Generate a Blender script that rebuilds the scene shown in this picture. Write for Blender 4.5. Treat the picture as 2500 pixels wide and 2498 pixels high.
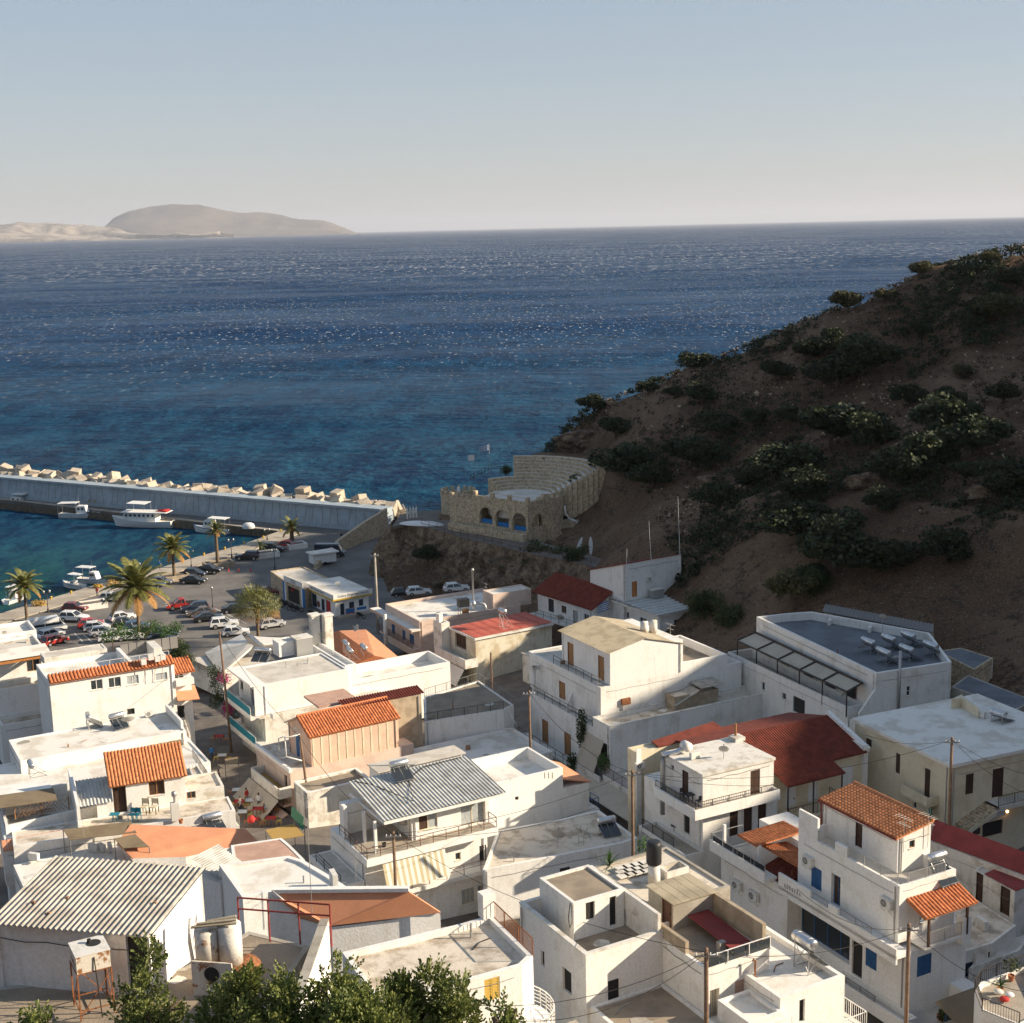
import bpy, bmesh, math, random
import numpy as np
from mathutils import Vector, Matrix, noise
R = math.radians
sin, cos, pi = math.sin, math.cos, math.pi
random.seed(7)
for o in list(bpy.data.objects):
 bpy.data.objects.remove(o)
sc = bpy.context.scene
COL = sc.collection

# ---------------------------------------------------------------- camera
FPX, HC = 3486.0, 60.0
PITCH, ROLL = 11.23, -1.34
cam = bpy.data.objects.new('camera', bpy.data.cameras.new('camera'))
COL.objects.link(cam)
cam.data.sensor_width = 36.0
cam.data.lens = 36.0 * FPX / 2500.0
cam.data.clip_start = 0.5
cam.data.clip_end = 400000.0
CM = Matrix.Rotation(R(90 - PITCH), 3, 'X') @ Matrix.Rotation(R(ROLL), 3, 'Z')
cam.matrix_world = Matrix.Translation((0, 0, HC)) @ CM.to_4x4()
sc.camera = cam

# ---------------------------------------------------------------- light
SUN_AZ, SUN_EL = 90.0, 22.5      # heading of the sun, clockwise from the view axis
world = bpy.data.worlds.new('World')
sc.world = world
world.use_nodes = True
wn = world.node_tree
wn.nodes.clear()
sky = wn.nodes.new('ShaderNodeTexSky')
sky.sky_type = 'NISHITA'
sky.sun_disc = False
sky.sun_elevation = R(SUN_EL)
sky.sun_rotation = R(SUN_AZ)
sky.air_density = 1.0
sky.dust_density = 0.3
sky.ozone_density = 3.5
bg = wn.nodes.new('ShaderNodeBackground')
bg.inputs[1].default_value = 0.15
wo = wn.nodes.new('ShaderNodeOutputWorld')
hs_ = wn.nodes.new('ShaderNodeHueSaturation')
hs_.inputs['Saturation'].default_value = 1.25
tint = wn.nodes.new('ShaderNodeMix')
tint.data_type = 'RGBA'
tint.blend_type = 'MULTIPLY'
tint.inputs[0].default_value = 1.0
tint.inputs[7].default_value = (.965, .96, 1.0, 1)
gm = wn.nodes.new('ShaderNodeGamma')
gm.inputs[1].default_value = 0.36
wn.links.new(sky.outputs[0], gm.inputs[0])
wn.links.new(gm.outputs[0], hs_.inputs['Color'])
wn.links.new(hs_.outputs[0], tint.inputs[6])
wn.links.new(tint.outputs[2], bg.inputs[0])
wn.links.new(bg.outputs[0], wo.inputs[0])
sun = bpy.data.objects.new('sun', bpy.data.lights.new('sun', 'SUN'))
COL.objects.link(sun)
sun.data.energy = 4.2
sun.data.angle = R(0.5)
sun.data.color = (1.0, 0.85, 0.645)
sdir = Vector((sin(R(SUN_AZ)) * cos(R(SUN_EL)), cos(R(SUN_AZ)) * cos(R(SUN_EL)), sin(R(SUN_EL))))
sun.rotation_euler = sdir.to_track_quat('Z', 'Y').to_euler()
sun.location = sdir * 300 + Vector((0, 100, 0))
vs = sc.view_settings
vs.view_transform = 'Standard'
vs.look = 'None'
vs.gamma = 1.0
vs.use_curve_mapping = False
vs.exposure = 1.15
sc.cycles.use_denoising = True
sc.cycles.max_bounces = 8
sc.cycles.volume_bounces = 0

# ---------------------------------------------------------------- picture geometry helpers
CC = Vector((0, 0, HC))
CMI = CM.transposed()

def ray(p):
 return CM @ Vector(((p[0] - 1250.0) / FPX, (1249.0 - p[1]) / FPX, -1.0))

def G(p, z):
 d = ray(p)
 return CC + d * ((z - HC) / d.z)

def Gd(p, D):
 d = ray(p)
 return CC + d * (D / d.y)

def proj(p):
 q = CMI @ (Vector(p) - CC)
 return 1250.0 + FPX * q.x / -q.z, 1249.0 - FPX * q.y / -q.z

def zoom(x0, y0, k):
 return lambda x, y: (x0 + x * k, y0 + y * k)

K1, K2, K3 = 700 / 1932, 800 / 1932, 400 / 1932
ZA, ZB, ZC, ZD = zoom(0, 1100, K1), zoom(600, 1050, K1), zoom(1000, 1050, K1), zoom(0, 1500, K1)
ZE, ZF, ZG, ZH = zoom(500, 1450, K1), zoom(1100, 1400, K2), zoom(1700, 1400, K2), zoom(0, 1900, K1)
ZI, ZJ, ZK = zoom(600, 1850, K1), zoom(1200, 1850, K1), zoom(1800, 1850, K1)
ZL = zoom(1300, 550, 1200 / 1932)
N1, N2, N3 = zoom(40, 1140, K3), zoom(400, 1180, K3), zoom(40, 1440, K3)
N4, N6, N7 = zoom(440, 1560, 400 / 1544), zoom(1280, 1640, 400 / 1930), zoom(2060, 1640, 430 / 1930)

def hd(deg):
 return Vector((sin(R(deg)), cos(R(deg)), 0))

# ---------------------------------------------------------------- mesh helpers
class MB:
 def __init__(s):
  s.v, s.f = [], []

 def add(s, vs, fs):
  n = len(s.v)
  s.v += [tuple(p) for p in vs]
  s.f += [tuple(i + n for i in f) for f in fs]
  return s

 def hexa(s, p):
  return s.add(p, [(0, 3, 2, 1), (4, 5, 6, 7), (0, 1, 5, 4), (1, 2, 6, 5), (2, 3, 7, 6), (3, 0, 4, 7)])

 def box(s, x0, x1, y0, y1, z0, z1):
  return s.hexa([(x0, y0, z0), (x1, y0, z0), (x1, y1, z0), (x0, y1, z0),
  (x0, y0, z1), (x1, y0, z1), (x1, y1, z1), (x0, y1, z1)])

 def obox(s, o, e, n, s0, s1, d0, d1, z0, z1):
  """box in a face frame: o + e*s + n*d, height z"""
  P = lambda a, b, c: (o[0] + e[0] * a + n[0] * b, o[1] + e[1] * a + n[1] * b, c)
  return s.hexa([P(s0, d1, z0), P(s0, d0, z0), P(s1, d0, z0), P(s1, d1, z0),
  P(s0, d1, z1), P(s0, d0, z1), P(s1, d0, z1), P(s1, d1, z1)])

 def bar(s, p, q, w, h=None):
  p, q = Vector(p), Vector(q)
  h = h or w
  d = (q - p).normalized()
  a = d.cross(Vector((0, 0, 1)))
  if a.length < 1e-3:
   a = Vector((1, 0, 0))
  a.normalize()
  b = a.cross(d) * (h / 2)
  a = a * (w / 2)
  return s.hexa([p - a - b, p + a - b, q + a - b, q - a - b, p - a + b, p + a + b, q + a + b, q - a + b])

 def tube(s, pts, r, n=6, r1=None):
  pts = [Vector(p) for p in pts]
  m = len(pts)
  vs, fs = [], []
  up = Vector((0, 0, 1))
  for i, p in enumerate(pts):
   d = (pts[min(i + 1, m - 1)] - pts[max(i - 1, 0)])
   d = d.normalized() if d.length > 1e-9 else up
   a = d.cross(up)
   if a.length < .05:
    a = d.cross(Vector((1, 0, 0)))
   a.normalize()
   b = d.cross(a)
   rr = r if r1 is None else r + (r1 - r) * i / max(1, m - 1)
   for k in range(n):
    t = 2 * pi * k / n
    vs.append(p + a * (rr * cos(t)) + b * (rr * sin(t)))
  for i in range(m - 1):
   for k in range(n):
    k2 = (k + 1) % n
    fs.append((i * n + k, i * n + k2, (i + 1) * n + k2, (i + 1) * n + k))
  fs.append(tuple(range(n))[::-1])
  fs.append(tuple((m - 1) * n + k for k in range(n)))
  return s.add(vs, fs)

 def cyl(s, p, q, r, r1=None, n=14):
  return s.tube([p, q], r, n, r1)

 def lathe(s, prof, n=16, c=(0, 0, 0)):
  vs, fs = [], []
  for r, z in prof:
   for k in range(n):
    t = 2 * pi * k / n
    vs.append((c[0] + r * cos(t), c[1] + r * sin(t), c[2] + z))
  for i in range(len(prof) - 1):
   for k in range(n):
    k2 = (k + 1) % n
    fs.append((i * n + k, i * n + k2, (i + 1) * n + k2, (i + 1) * n + k))
  return s.add(vs, fs)

 def prism(s, poly, z0, z1, cap=True):
  n = len(poly)
  vs = [(p[0], p[1], z0) for p in poly] + [(p[0], p[1], z1) for p in poly]
  fs = [(i, (i + 1) % n, n + (i + 1) % n, n + i) for i in range(n)]
  if cap:
   fs += [tuple(range(n))[::-1], tuple(range(n, 2 * n))]
  return s.add(vs, fs)

 def poly(s, pts):
  return s.add(pts, [tuple(range(len(pts)))])

 def slab(s, pts, t):
  """thick sheet: quad/polygon pts extruded along its normal, downward by t"""
  pts = [Vector(p) for p in pts]
  n = (pts[1] - pts[0]).cross(pts[2] - pts[0]).normalized()
  if n.z < 0:
   pts = pts[::-1]
   n = -n
  lo = [p - n * t for p in pts]
  m = len(pts)
  fs = [tuple(range(m)), tuple(range(2 * m - 1, m - 1, -1))]
  fs += [(i, m + i, m + (i + 1) % m, (i + 1) % m) for i in range(m)]
  return s.add(pts + lo, fs)

 def mesh(s, name, mat, smooth=False, dz=0.0):
  me = bpy.data.meshes.new(name)
  me.from_pydata([(p[0], p[1], p[2] + dz) for p in s.v] if dz else s.v, [], s.f)
  me.materials.append(mat if not isinstance(mat, str) else M[mat])
  if smooth:
   me.polygons.foreach_set('use_smooth', [True] * len(me.polygons))
  me.update()
  return me

 def build(s, name, mat, parent=None, dz=0.0, smooth=False, loc=None):
  o = bpy.data.objects.new(name, s.mesh(name, mat, smooth, dz))
  COL.objects.link(o)
  o.parent = parent
  if loc is not None:
   o.location = loc
  return o

def tag(o, label=None, cat=None, group=None, kind=None):
 for k, v in (('label', label), ('category', cat), ('group', group), ('kind', kind)):
  if v:
   o[k] = v
 return o

def thing(name, label, cat, loc=(0, 0, 0), rot=0.0, group=None):
 o = bpy.data.objects.new(name, None)
 COL.objects.link(o)
 o.empty_display_size = .3
 o.location = loc
 o.rotation_euler = (0, 0, rot)
 return tag(o, label, cat, group)

def copy_tree(o, parent=None):
 c = o.copy()
 COL.objects.link(c)
 c.parent = parent
 for ch in list(o.children):
  copy_tree(ch, c)
 return c

def link(name, me, parent=None, mw=None):
 o = bpy.data.objects.new(name, me)
 COL.objects.link(o)
 o.parent = parent
 if mw is not None:
  o.matrix_local = mw
 return o

# ---------------------------------------------------------------- materials
M = {}

def pm(name, col, rough=.85, col2=None, scale=1.0, lo=.45, hi=.65, bump=.15, bscale=25., streak=0., streakcol=(.35, .29, .22),
 rnd=0., metal=0., spec=.3, coords='world', fine=.06, detail=6, emit=None):
 m = bpy.data.materials.new(name)
 m.use_nodes = True
 nt = m.node_tree
 N, L = nt.nodes, nt.links
 b = N['Principled BSDF']
 b.inputs['Roughness'].default_value = rough
 b.inputs['Metallic'].default_value = metal
 b.inputs['Specular IOR Level'].default_value = spec
 if coords == 'world':
  g = N.new('ShaderNodeNewGeometry')
  co = g.outputs['Position']
 else:
  g = N.new('ShaderNodeTexCoord')
  co = g.outputs['Object']

 def nz(sc_, det=detail, vec=co, rgh=.6):
  n = N.new('ShaderNodeTexNoise')
  n.inputs['Scale'].default_value = sc_
  n.inputs['Detail'].default_value = det
  n.inputs['Roughness'].default_value = rgh
  L.new(vec, n.inputs['Vector'])
  return n.outputs['Fac']

 def ramp(f, a, c):
  r = N.new('ShaderNodeMapRange')
  r.inputs[1].default_value = a
  r.inputs[2].default_value = c
  r.interpolation_type = 'SMOOTHSTEP'
  L.new(f, r.inputs[0])
  return r.outputs[0]

 def mix(f, a, c, mode='MIX'):
  x = N.new('ShaderNodeMix')
  x.data_type = 'RGBA'
  x.blend_type = mode
  if isinstance(f, float):
   x.inputs[0].default_value = f
  else:
   L.new(f, x.inputs[0])
  for s_, i in ((a, 6), (c, 7)):
   if isinstance(s_, (tuple, list)):
    x.inputs[i].default_value = (*s_[:3], 1)
   else:
    L.new(s_, x.inputs[i])
  return x.outputs[2]
 c = mix(ramp(nz(scale), lo, hi), col, col2) if col2 else None
 if c is None:
  rgb = N.new('ShaderNodeRGB')
  rgb.outputs[0].default_value = (*col, 1)
  c = rgb.outputs[0]
 if streak:
  mp = N.new('ShaderNodeMapping')
  mp.inputs['Scale'].default_value = (2.2, 2.2, .22)
  L.new(co, mp.inputs[0])
  f = ramp(nz(1.0, 5, mp.outputs[0]), .52, .78)
  q = N.new('ShaderNodeMath')
  q.operation = 'MULTIPLY'
  q.inputs[1].default_value = streak
  L.new(f, q.inputs[0])
  c = mix(q.outputs[0], c, streakcol)
 if fine:
  f = nz(bscale * .8, 3)
  r = N.new('ShaderNodeMapRange')
  r.inputs[1].default_value = .3
  r.inputs[2].default_value = .7
  r.inputs[3].default_value = 1 - fine * 2
  r.inputs[4].default_value = 1 + fine
  L.new(f, r.inputs[0])
  cx = N.new('ShaderNodeCombineColor')
  for i in range(3):
   L.new(r.outputs[0], cx.inputs[i])
  c = mix(1.0, c, cx.outputs[0], 'MULTIPLY')
 if rnd:
  oi = N.new('ShaderNodeObjectInfo')
  hs = N.new('ShaderNodeHueSaturation')
  r = N.new('ShaderNodeMapRange')
  r.inputs[3].default_value = 1 - rnd
  r.inputs[4].default_value = 1 + rnd
  L.new(oi.outputs['Random'], r.inputs[0])
  L.new(r.outputs[0], hs.inputs['Value'])
  L.new(c, hs.inputs['Color'])
  c = hs.outputs[0]
 L.new(c, b.inputs['Base Color'])
 if bump:
  bn = N.new('ShaderNodeBump')
  bn.inputs['Strength'].default_value = bump
  bn.inputs['Distance'].default_value = .05
  L.new(nz(bscale, 4), bn.inputs['Height'])
  L.new(bn.outputs[0], b.inputs['Normal'])
 if emit:
  b.inputs['Emission Color'].default_value = (*emit[:3], 1)
  b.inputs['Emission Strength'].default_value = emit[3]
 M[name] = m
 return m

pm('white', (.80, .775, .73), .9, (.66, .62, .55), .55, .48, .72, .3, 9, streak=.34)
pm('whitebright', (.83, .81, .77), .9, (.72, .685, .62), .5, .5, .75, .25, 9, streak=.22)
pm('whitedirty', (.72, .69, .63), .9, (.50, .45, .37), .8, .48, .66, .3, 12, streak=.45)
pm('dirtywall', (.66, .61, .49), .95, (.50, .42, .29), .5, .45, .62, .3, 10, streak=.55, streakcol=(.36, .26, .15))
pm('cream', (.72, .63, .46), .9, (.62, .52, .36), .5, .45, .65, .2, 10, streak=.2)
pm('pink', (.70, .48, .36), .9, (.62, .42, .31), .7, .45, .65, .2, 10, streak=.12)
pm('peach', (.66, .52, .43), .9, (.58, .44, .36), .7, .45, .65, .2, 10, streak=.1)
pm('deckwhite', (.80, .76, .69), .92, (.64, .585, .50), .45, .45, .62, .3, 14)
pm('deckgrey', (.64, .595, .525), .92, (.52, .475, .41), .5, .42, .62, .3, 16)
pm('deckbrown', (.34, .275, .205), .95, (.25, .205, .155), .5, .42, .62, .3, 14)
pm('deckdirty', (.68, .605, .50), .95, (.40, .33, .25), .7, .45, .64, .3, 12)
pm('concrete', (.42, .385, .33), .92, (.31, .28, .23), .6, .42, .62, .35, 14, streak=.3)
pm('membrane', (.17, .185, .205), .9, (.13, .14, .155), .4, .4, .6, .2, 30)
pm('stone', (.60, .48, .33), .95, (.40, .31, .205), 2.2, .42, .6, .9, 5, fine=.16)
pm('blockwall', (.44, .36, .26), .95, (.34, .27, .19), 1.2, .42, .6, .4, 12)
pm('brick', (.34, .2, .13), .95, (.26, .15, .1), 2, .42, .6, .4, 20)
pm('tile', (.56, .20, .085), .85, (.44, .145, .06), 3, .42, .62, .25, 30, rnd=.2)
pm('tilebright', (.66, .27, .12), .85, (.55, .21, .09), 3, .42, .62, .25, 30, rnd=.17)
pm('tilered', (.215, .05, .03), .85, (.155, .037, .024), 1.5, .42, .62, .25, 30, rnd=.12)
pm('salmon', (.66, .30, .165), .9, (.60, .27, .15), .9, .4, .65, .15, 25)
pm('salmondull', (.56, .36, .27), .9, (.47, .29, .22), .9, .4, .65, .25, 14)
pm('redsheet', (.56, .14, .095), .75, (.46, .11, .075), .8, .4, .65, .1, 20)
pm('maroon', (.27, .05, .045), .8, (.21, .04, .035), .9, .4, .65, .1, 20)
pm('corr', (.46, .435, .385), .9, (.33, .305, .265), 1.1, .42, .62, .3, 22, streak=.2, fine=.1)
pm('corrgrey', (.50, .50, .47), .8, (.38, .37, .34), 1.1, .42, .62, .2, 22)
pm('corrbeige', (.47, .40, .285), .9, (.36, .30, .21), .8, .42, .62, .3, 22)
pm('steel', (.62, .63, .64), .32, None, bump=.05, metal=.85, coords='obj', fine=.05)
pm('galv', (.45, .45, .44), .5, None, bump=.05, metal=.6, coords='obj')
pm('whitepaint', (.78, .77, .74), .5, (.68, .66, .6), 2, .5, .7, .05, 20, coords='obj')
pm('whitemetal', (.8, .8, .78), .4, None, bump=.02, coords='obj', fine=.02)
pm('rust', (.33, .13, .05), .9, (.20, .085, .04), 6, .4, .6, .3, 40)
pm('rustwhite', (.66, .62, .53), .75, (.30, .13, .05), 2.4, .52, .62, .2, 30, streak=.5, streakcol=(.36, .15, .05))
pm('iron', (.06, .05, .045), .7, None, bump=.05)
pm('irongrey', (.22, .21, .2), .6, None, bump=.05)
pm('brownmetal', (.13, .07, .05), .6, None, bump=.05)
pm('bluepaint', (.03, .10, .24), .55, (.035, .13, .28), 3, bump=.05)
pm('tealpaint', (.02, .22, .30), .6, None, bump=.05)
pm('greenpaint', (.02, .16, .09), .6, None, bump=.05)
pm('wood', (.36, .19, .08), .7, (.28, .14, .06), 5, .4, .6, .2, 40)
pm('woodorange', (.52, .22, .07), .6, (.42, .17, .05), 5, .4, .6, .2, 40)
pm('wooddark', (.075, .04, .026), .65, (.05, .028, .02), 5, bump=.2, bscale=40)
pm('pole', (.24, .155, .10), .9, (.17, .11, .075), 4, .4, .6, .4, 30, streak=.3)
pm('yellowshut', (.62, .42, .10), .7, None, bump=.05)
pm('pinkshut', (.55, .36, .28), .7, None, bump=.05)
pm('awning', (.50, .44, .35), .9, (.44, .38, .30), .6, bump=.1, bscale=60)
pm('awningwhite', (.74, .70, .61), .9, None, bump=.1, bscale=60)
pm('awningstripe', (.50, .43, .28), .9, None, bump=.1, bscale=60)
pm('canvas', (.24, .185, .115), .92, (.2, .15, .095), .6, bump=.15, bscale=50)
pm('canvasyellow', (.42, .27, .085), .92, (.36, .23, .07), .6, bump=.15, bscale=50)
pm('redcloth', (.5, .045, .04), .9, None, bump=.1)
pm('ac', (.72, .70, .65), .6, (.62, .59, .53), 4, bump=.03, coords='obj')
pm('dishgrey', (.44, .42, .38), .6, None, bump=.03, coords='obj')
pm('cliffrock', (.24, .165, .105), .95, (.11, .075, .05), .7, .4, .62, 1.0, 3, fine=.25)
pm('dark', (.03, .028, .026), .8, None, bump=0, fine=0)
pm('rubber', (.022, .022, .022), .85, None, bump=0, coords='obj')
pm('cable', (.03, .027, .024), .8, None, bump=0, fine=0)
pm('blacktank', (.025, .027, .03), .5, None, bump=.03, coords='obj')
pm('asphalt', (.20, .185, .17), .92, (.15, .14, .13), .25, .4, .62, .3, 20, fine=.1)
pm('paving', (.46, .40, .32), .92, (.36, .31, .25), .35, .4, .62, .3, 12, fine=.08)
pm('streetstone', (.19, .165, .14), .9, (.14, .12, .105), .6, .4, .62, .3, 12)
pm('linepaint', (.6, .58, .53), .8, None, bump=0)
pm('blockconcrete', (.50, .425, .335), .95, (.40, .335, .26), 1.3, .4, .62, .5, 7, rnd=.12)
pm('seawall', (.37, .43, .47), .9, (.31, .36, .40), .5, .4, .62, .3, 8, streak=.2, streakcol=(.2, .2, .19))  # bluish cast of skylight put into the wall colour
pm('quayface', (.15, .12, .085), .95, (.09, .075, .055), 1.2, .4, .62, .5, 6)
pm('glass', (.03, .036, .042), .08, None, bump=0, spec=.6, fine=0)
pm('curtain', (.42, .44, .44), .9, (.30, .33, .35), 7, bump=.2, bscale=8)
pm('trunk', (.20, .145, .095), .95, (.13, .095, .06), 5, .4, .6, .8, 14)
pm('bark', (.13, .095, .065), .95, (.09, .065, .045), 5, bump=.6)
pm('soilpot', (.42, .17, .08), .85, None, bump=.1)
pm('signwhite', (.74, .73, .70), .6, None, bump=0)
pm('signyellow', (.55, .36, .05), .6, None, bump=0)
pm('signnavy', (.02, .025, .07), .6, None, bump=0)
pm('signblue', (.02, .16, .42), .6, None, bump=0)
pm('skin', (.5, .3, .2), .6, None, bump=0)
pm('lampglow', (.8, .6, .3), .5, None, bump=0, emit=(1, .55, .2, 5))

def leafmat(name, c1, c2, scale=2.0, rough=.6, trans=.25, rnd=.18):
 m = bpy.data.materials.new(name)
 m.use_nodes = True
 nt = m.node_tree
 N, L = nt.nodes, nt.links
 b = N['Principled BSDF']
 b.inputs['Roughness'].default_value = rough
 b.inputs['Specular IOR Level'].default_value = .35
 g = N.new('ShaderNodeNewGeometry')
 n = N.new('ShaderNodeTexNoise')
 n.inputs['Scale'].default_value = scale
 n.inputs['Detail'].default_value = 3
 L.new(g.outputs['Position'], n.inputs['Vector'])
 ad = N.new('ShaderNodeMath')
 ad.operation = 'ADD'
 mu = N.new('ShaderNodeMath')
 mu.operation = 'MULTIPLY_ADD'
 mu.inputs[1].default_value = .7
 mu.inputs[2].default_value = -.35
 L.new(g.outputs['Random Per Island'], mu.inputs[0])
 L.new(n.outputs['Fac'], ad.inputs[0])
 L.new(mu.outputs[0], ad.inputs[1])
 mr = N.new('ShaderNodeMapRange')
 mr.inputs[1].default_value = .25
 mr.inputs[2].default_value = .75
 L.new(ad.outputs[0], mr.inputs[0])
 x = N.new('ShaderNodeMix')
 x.data_type = 'RGBA'
 x.inputs[6].default_value = (*c1, 1)
 x.inputs[7].default_value = (*c2, 1)
 L.new(mr.outputs[0], x.inputs[0])
 oi = N.new('ShaderNodeObjectInfo')
 hs = N.new('ShaderNodeHueSaturation')
 r = N.new('ShaderNodeMapRange')
 r.inputs[3].default_value = 1 - rnd
 r.inputs[4].default_value = 1 + rnd
 L.new(oi.outputs['Random'], r.inputs[0])
 L.new(r.outputs[0], hs.inputs['Value'])
 L.new(x.outputs[2], hs.inputs['Color'])
 L.new(hs.outputs[0], b.inputs['Base Color'])
 if trans:
  t = N.new('ShaderNodeBsdfTranslucent')
  L.new(hs.outputs[0], t.inputs['Color'])
  ms = N.new('ShaderNodeMixShader')
  ms.inputs[0].default_value = trans
  L.new(b.outputs[0], ms.inputs[1])
  L.new(t.outputs[0], ms.inputs[2])
  L.new(ms.outputs[0], N['Material Output'].inputs['Surface'])
 M[name] = m

leafmat('leafcarob', (.10, .135, .03), (.25, .27, .08), 6.0, .5)
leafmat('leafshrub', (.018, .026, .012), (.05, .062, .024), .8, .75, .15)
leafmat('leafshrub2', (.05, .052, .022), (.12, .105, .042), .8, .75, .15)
leafmat('leafbrown', (.05, .034, .021), (.10, .066, .04), .8, .85, .1)
leafmat('leaftree', (.025, .045, .013), (.075, .095, .028), .8, .7, .2)
leafmat('leafbright', (.04, .10, .018), (.09, .17, .035), 1.5, .6)
leafmat('palmleaf', (.10, .115, .03), (.25, .235, .07), 1.5, .55, .2)
leafmat('palmgreen', (.06, .09, .025), (.17, .17, .06), 1.5, .55, .2)
leafmat('palmdry', (.30, .15, .05), (.42, .24, .09), 1.5, .8, .1)
leafmat('bougain', (.36, .02, .12), (.55, .05, .22), 3, .6, .3)
leafmat('net', (.45, .27, .05), (.6, .4, .1), 3, .9, 0)

def paint(name, col, rough=.28):
 m = bpy.data.materials.new(name)
 m.use_nodes = True
 b = m.node_tree.nodes['Principled BSDF']
 b.inputs['Base Color'].default_value = (*col, 1)
 b.inputs['Roughness'].default_value = rough
 b.inputs['Coat Weight'].default_value = .35
 b.inputs['Coat Roughness'].default_value = .12
 M[name] = m

for nm, c in dict(carwhite=(.74, .73, .71), carred=(.42, .03, .025), carblack=(.02, .02, .022), carblue=(.03, .075, .15), carsilver=(.42, .42, .42),
  cargrey=(.11, .11, .115), carnavy=(.018, .03, .055), carmaroon=(.17, .03, .03), carbrown=(.13, .10, .08), headlamp=(.65, .65, .63),
  taillamp=(.4, .02, .02), hullwhite=(.76, .75, .72), hullblue=(.03, .12, .3), hullred=(.4, .06, .04)).items():
 paint(nm, c)
# ---------------------------------------------------------------- terrain
CP = []

def cpx(p, D):
 q = Gd(p, D)
 CP.append((q.x, q.y, q.z))

for px, py, D in ((1372, 1085, 268), (1400, 1020, 270), (1500, 975, 266), (1640, 915, 262), (1800, 850, 258), (1950, 790, 255), (2100, 728, 252),
  (2250, 668, 250), (2400, 622, 248), (2500, 596, 248), (2700, 560, 248),
  (1400, 1130, 262), (1480, 1110, 250), (1560, 1060, 246), (1750, 960, 242), (1950, 900, 238), (2150, 850, 234), (2400, 760, 232), (2520, 720, 232),
  (1500, 1250, 226), (1620, 1230, 218), (1800, 1180, 210), (2000, 1100, 208), (2200, 1030, 208), (2450, 960, 205),
  (1480, 1345, 205), (1650, 1340, 195), (1800, 1300, 188), (2000, 1270, 180), (2200, 1240, 175), (2450, 1190, 172)):
 cpx((px, py), D)
CP += [(5, 300, -2), (25, 296, 2), (45, 292, 10), (75, 285, 24), (100, 280, 34), (130, 280, 38), (60, 315, -6), (100, 325, -4), (150, 330, -4), (0, 330, -8), (-30, 320, -8), (200, 330, -4),
 # town slope
 (-70, 175, 1.2), (-45, 172, 2.0), (-25, 172, 2.6), (-8, 172, 3.8), (3, 172, 5.0), (20, 172, 7), (-60, 145, 3), (-30, 145, 3.2), (0, 145, 3.2), (15, 155, 5), (-45, 120, 5), (-20, 120, 5.5),
 (0, 120, 4), (20, 125, 5.5), (8, 130, 3), (35, 140, 9.5), (50, 150, 16), (-40, 100, 7), (-15, 100, 6.5), (10, 100, 7), (30, 105, 7.5), (45, 110, 8.5), (-30, 80, 11), (0, 80, 11), (20, 84, 6.8), (32, 84, 6.5),
 (-25, 65, 18), (0, 65, 16), (15, 68, 12), (30, 70, 8), (-15, 50, 31.0), (-5, 50, 29), (5, 50, 23), (20, 50, 18), (-12, 30, 38), (0, 30, 36), (12, 30, 34), (0, 8, 50), (-30, 10, 48), (30, 10, 46), (0, -15, 56), (-60, -10, 54), (60, -10, 52), (-120, 60, 20), (-100, 120, 2),
 (-60, 40, 34), (-60, 90, 8),
 # headland under the theatre
 (-15, 243, 9.4), (-10, 252, 9.8), (-16, 252, 9.0), (-2, 240, 9.7), (-2, 256, 11), (4, 230, 9.8), (9, 240, 12.5), (12, 222, 10), (14, 212, 10.5), (-22, 240, 3), (-19, 230, 1.4), (-12, 232, 4), (-6, 224, 2.8), (0, 214, 3.5), (5, 206, 5), (14, 198, 8),
 # harbour and shore
 (-45, 195, .8), (-20, 195, 1.2), (-50, 215, .6), (-30, 215, .8), (-18, 212, 1.2), (-8, 200, 2), (-40, 235, .2), (-25, 240, .6), (-24, 252, 2), (-20, 262, 0), (-80, 200, -1), (-75, 220, -5), (-65, 240, -6),
 (-60, 262, -6), (-90, 280, -8), (-40, 300, -8), (-60, 330, -10), (-120, 300, -10), (-120, 220, -8), (-110, 180, -3), (-20, 300, -7),
 # unseen hill right of the picture, heights shaped to cast the town's shade
 (60, 120, 17.0), (75, 120, 25.0), (95, 120, 40.9), (120, 120, 53.5), (70, 150, 26.0), (95, 150, 44.5), (120, 150, 57.2), (90, 185, 44.0), (115, 190, 55.5), (140, 190, 64.5), (120, 225, 67.0), (150, 230, 81.0), (150, 112, 69.0), (150, 94, 65.6), (155, 185, 68.8),
 (130, 255, 62.3), (165, 260, 71.0), (60, 85, 16.0), (85, 85, 26.0), (110, 85, 38.7), (70, 55, 24.0), (100, 50, 38.7), (190, 200, 79.5), (190, 120, 81.7), (190, 60, 64.5), (200, 280, 64.5)]
cp = np.array(CP)

def tps(r2):
 return np.where(r2 > 0, .5 * r2 * np.log(np.maximum(r2, 1e-9)), 0)

d2 = ((cp[:, None, :2] - cp[None, :, :2]) ** 2).sum(-1)
n_ = len(cp)
A_ = np.zeros((n_ + 3, n_ + 3))
A_[:n_, :n_] = tps(d2) + np.eye(n_) * 15.0
A_[:n_, n_] = 1
A_[:n_, n_ + 1:] = cp[:, :2]
A_[n_, :n_] = 1
A_[n_ + 1:, :n_] = cp[:, :2].T
W_ = np.linalg.solve(A_, np.concatenate([cp[:, 2], np.zeros(3)]))

def terr(X, Y):
 P = np.stack([np.asarray(X, float).ravel(), np.asarray(Y, float).ravel()], 1)
 out = W_[n_] + P @ W_[n_ + 1:]
 r2 = ((P[:, None, :] - cp[None, :, :2]) ** 2).sum(-1)
 return out + tps(r2) @ W_[:n_]

def hz(x, y):
 return float(terr([x], [y])[0])

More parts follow.
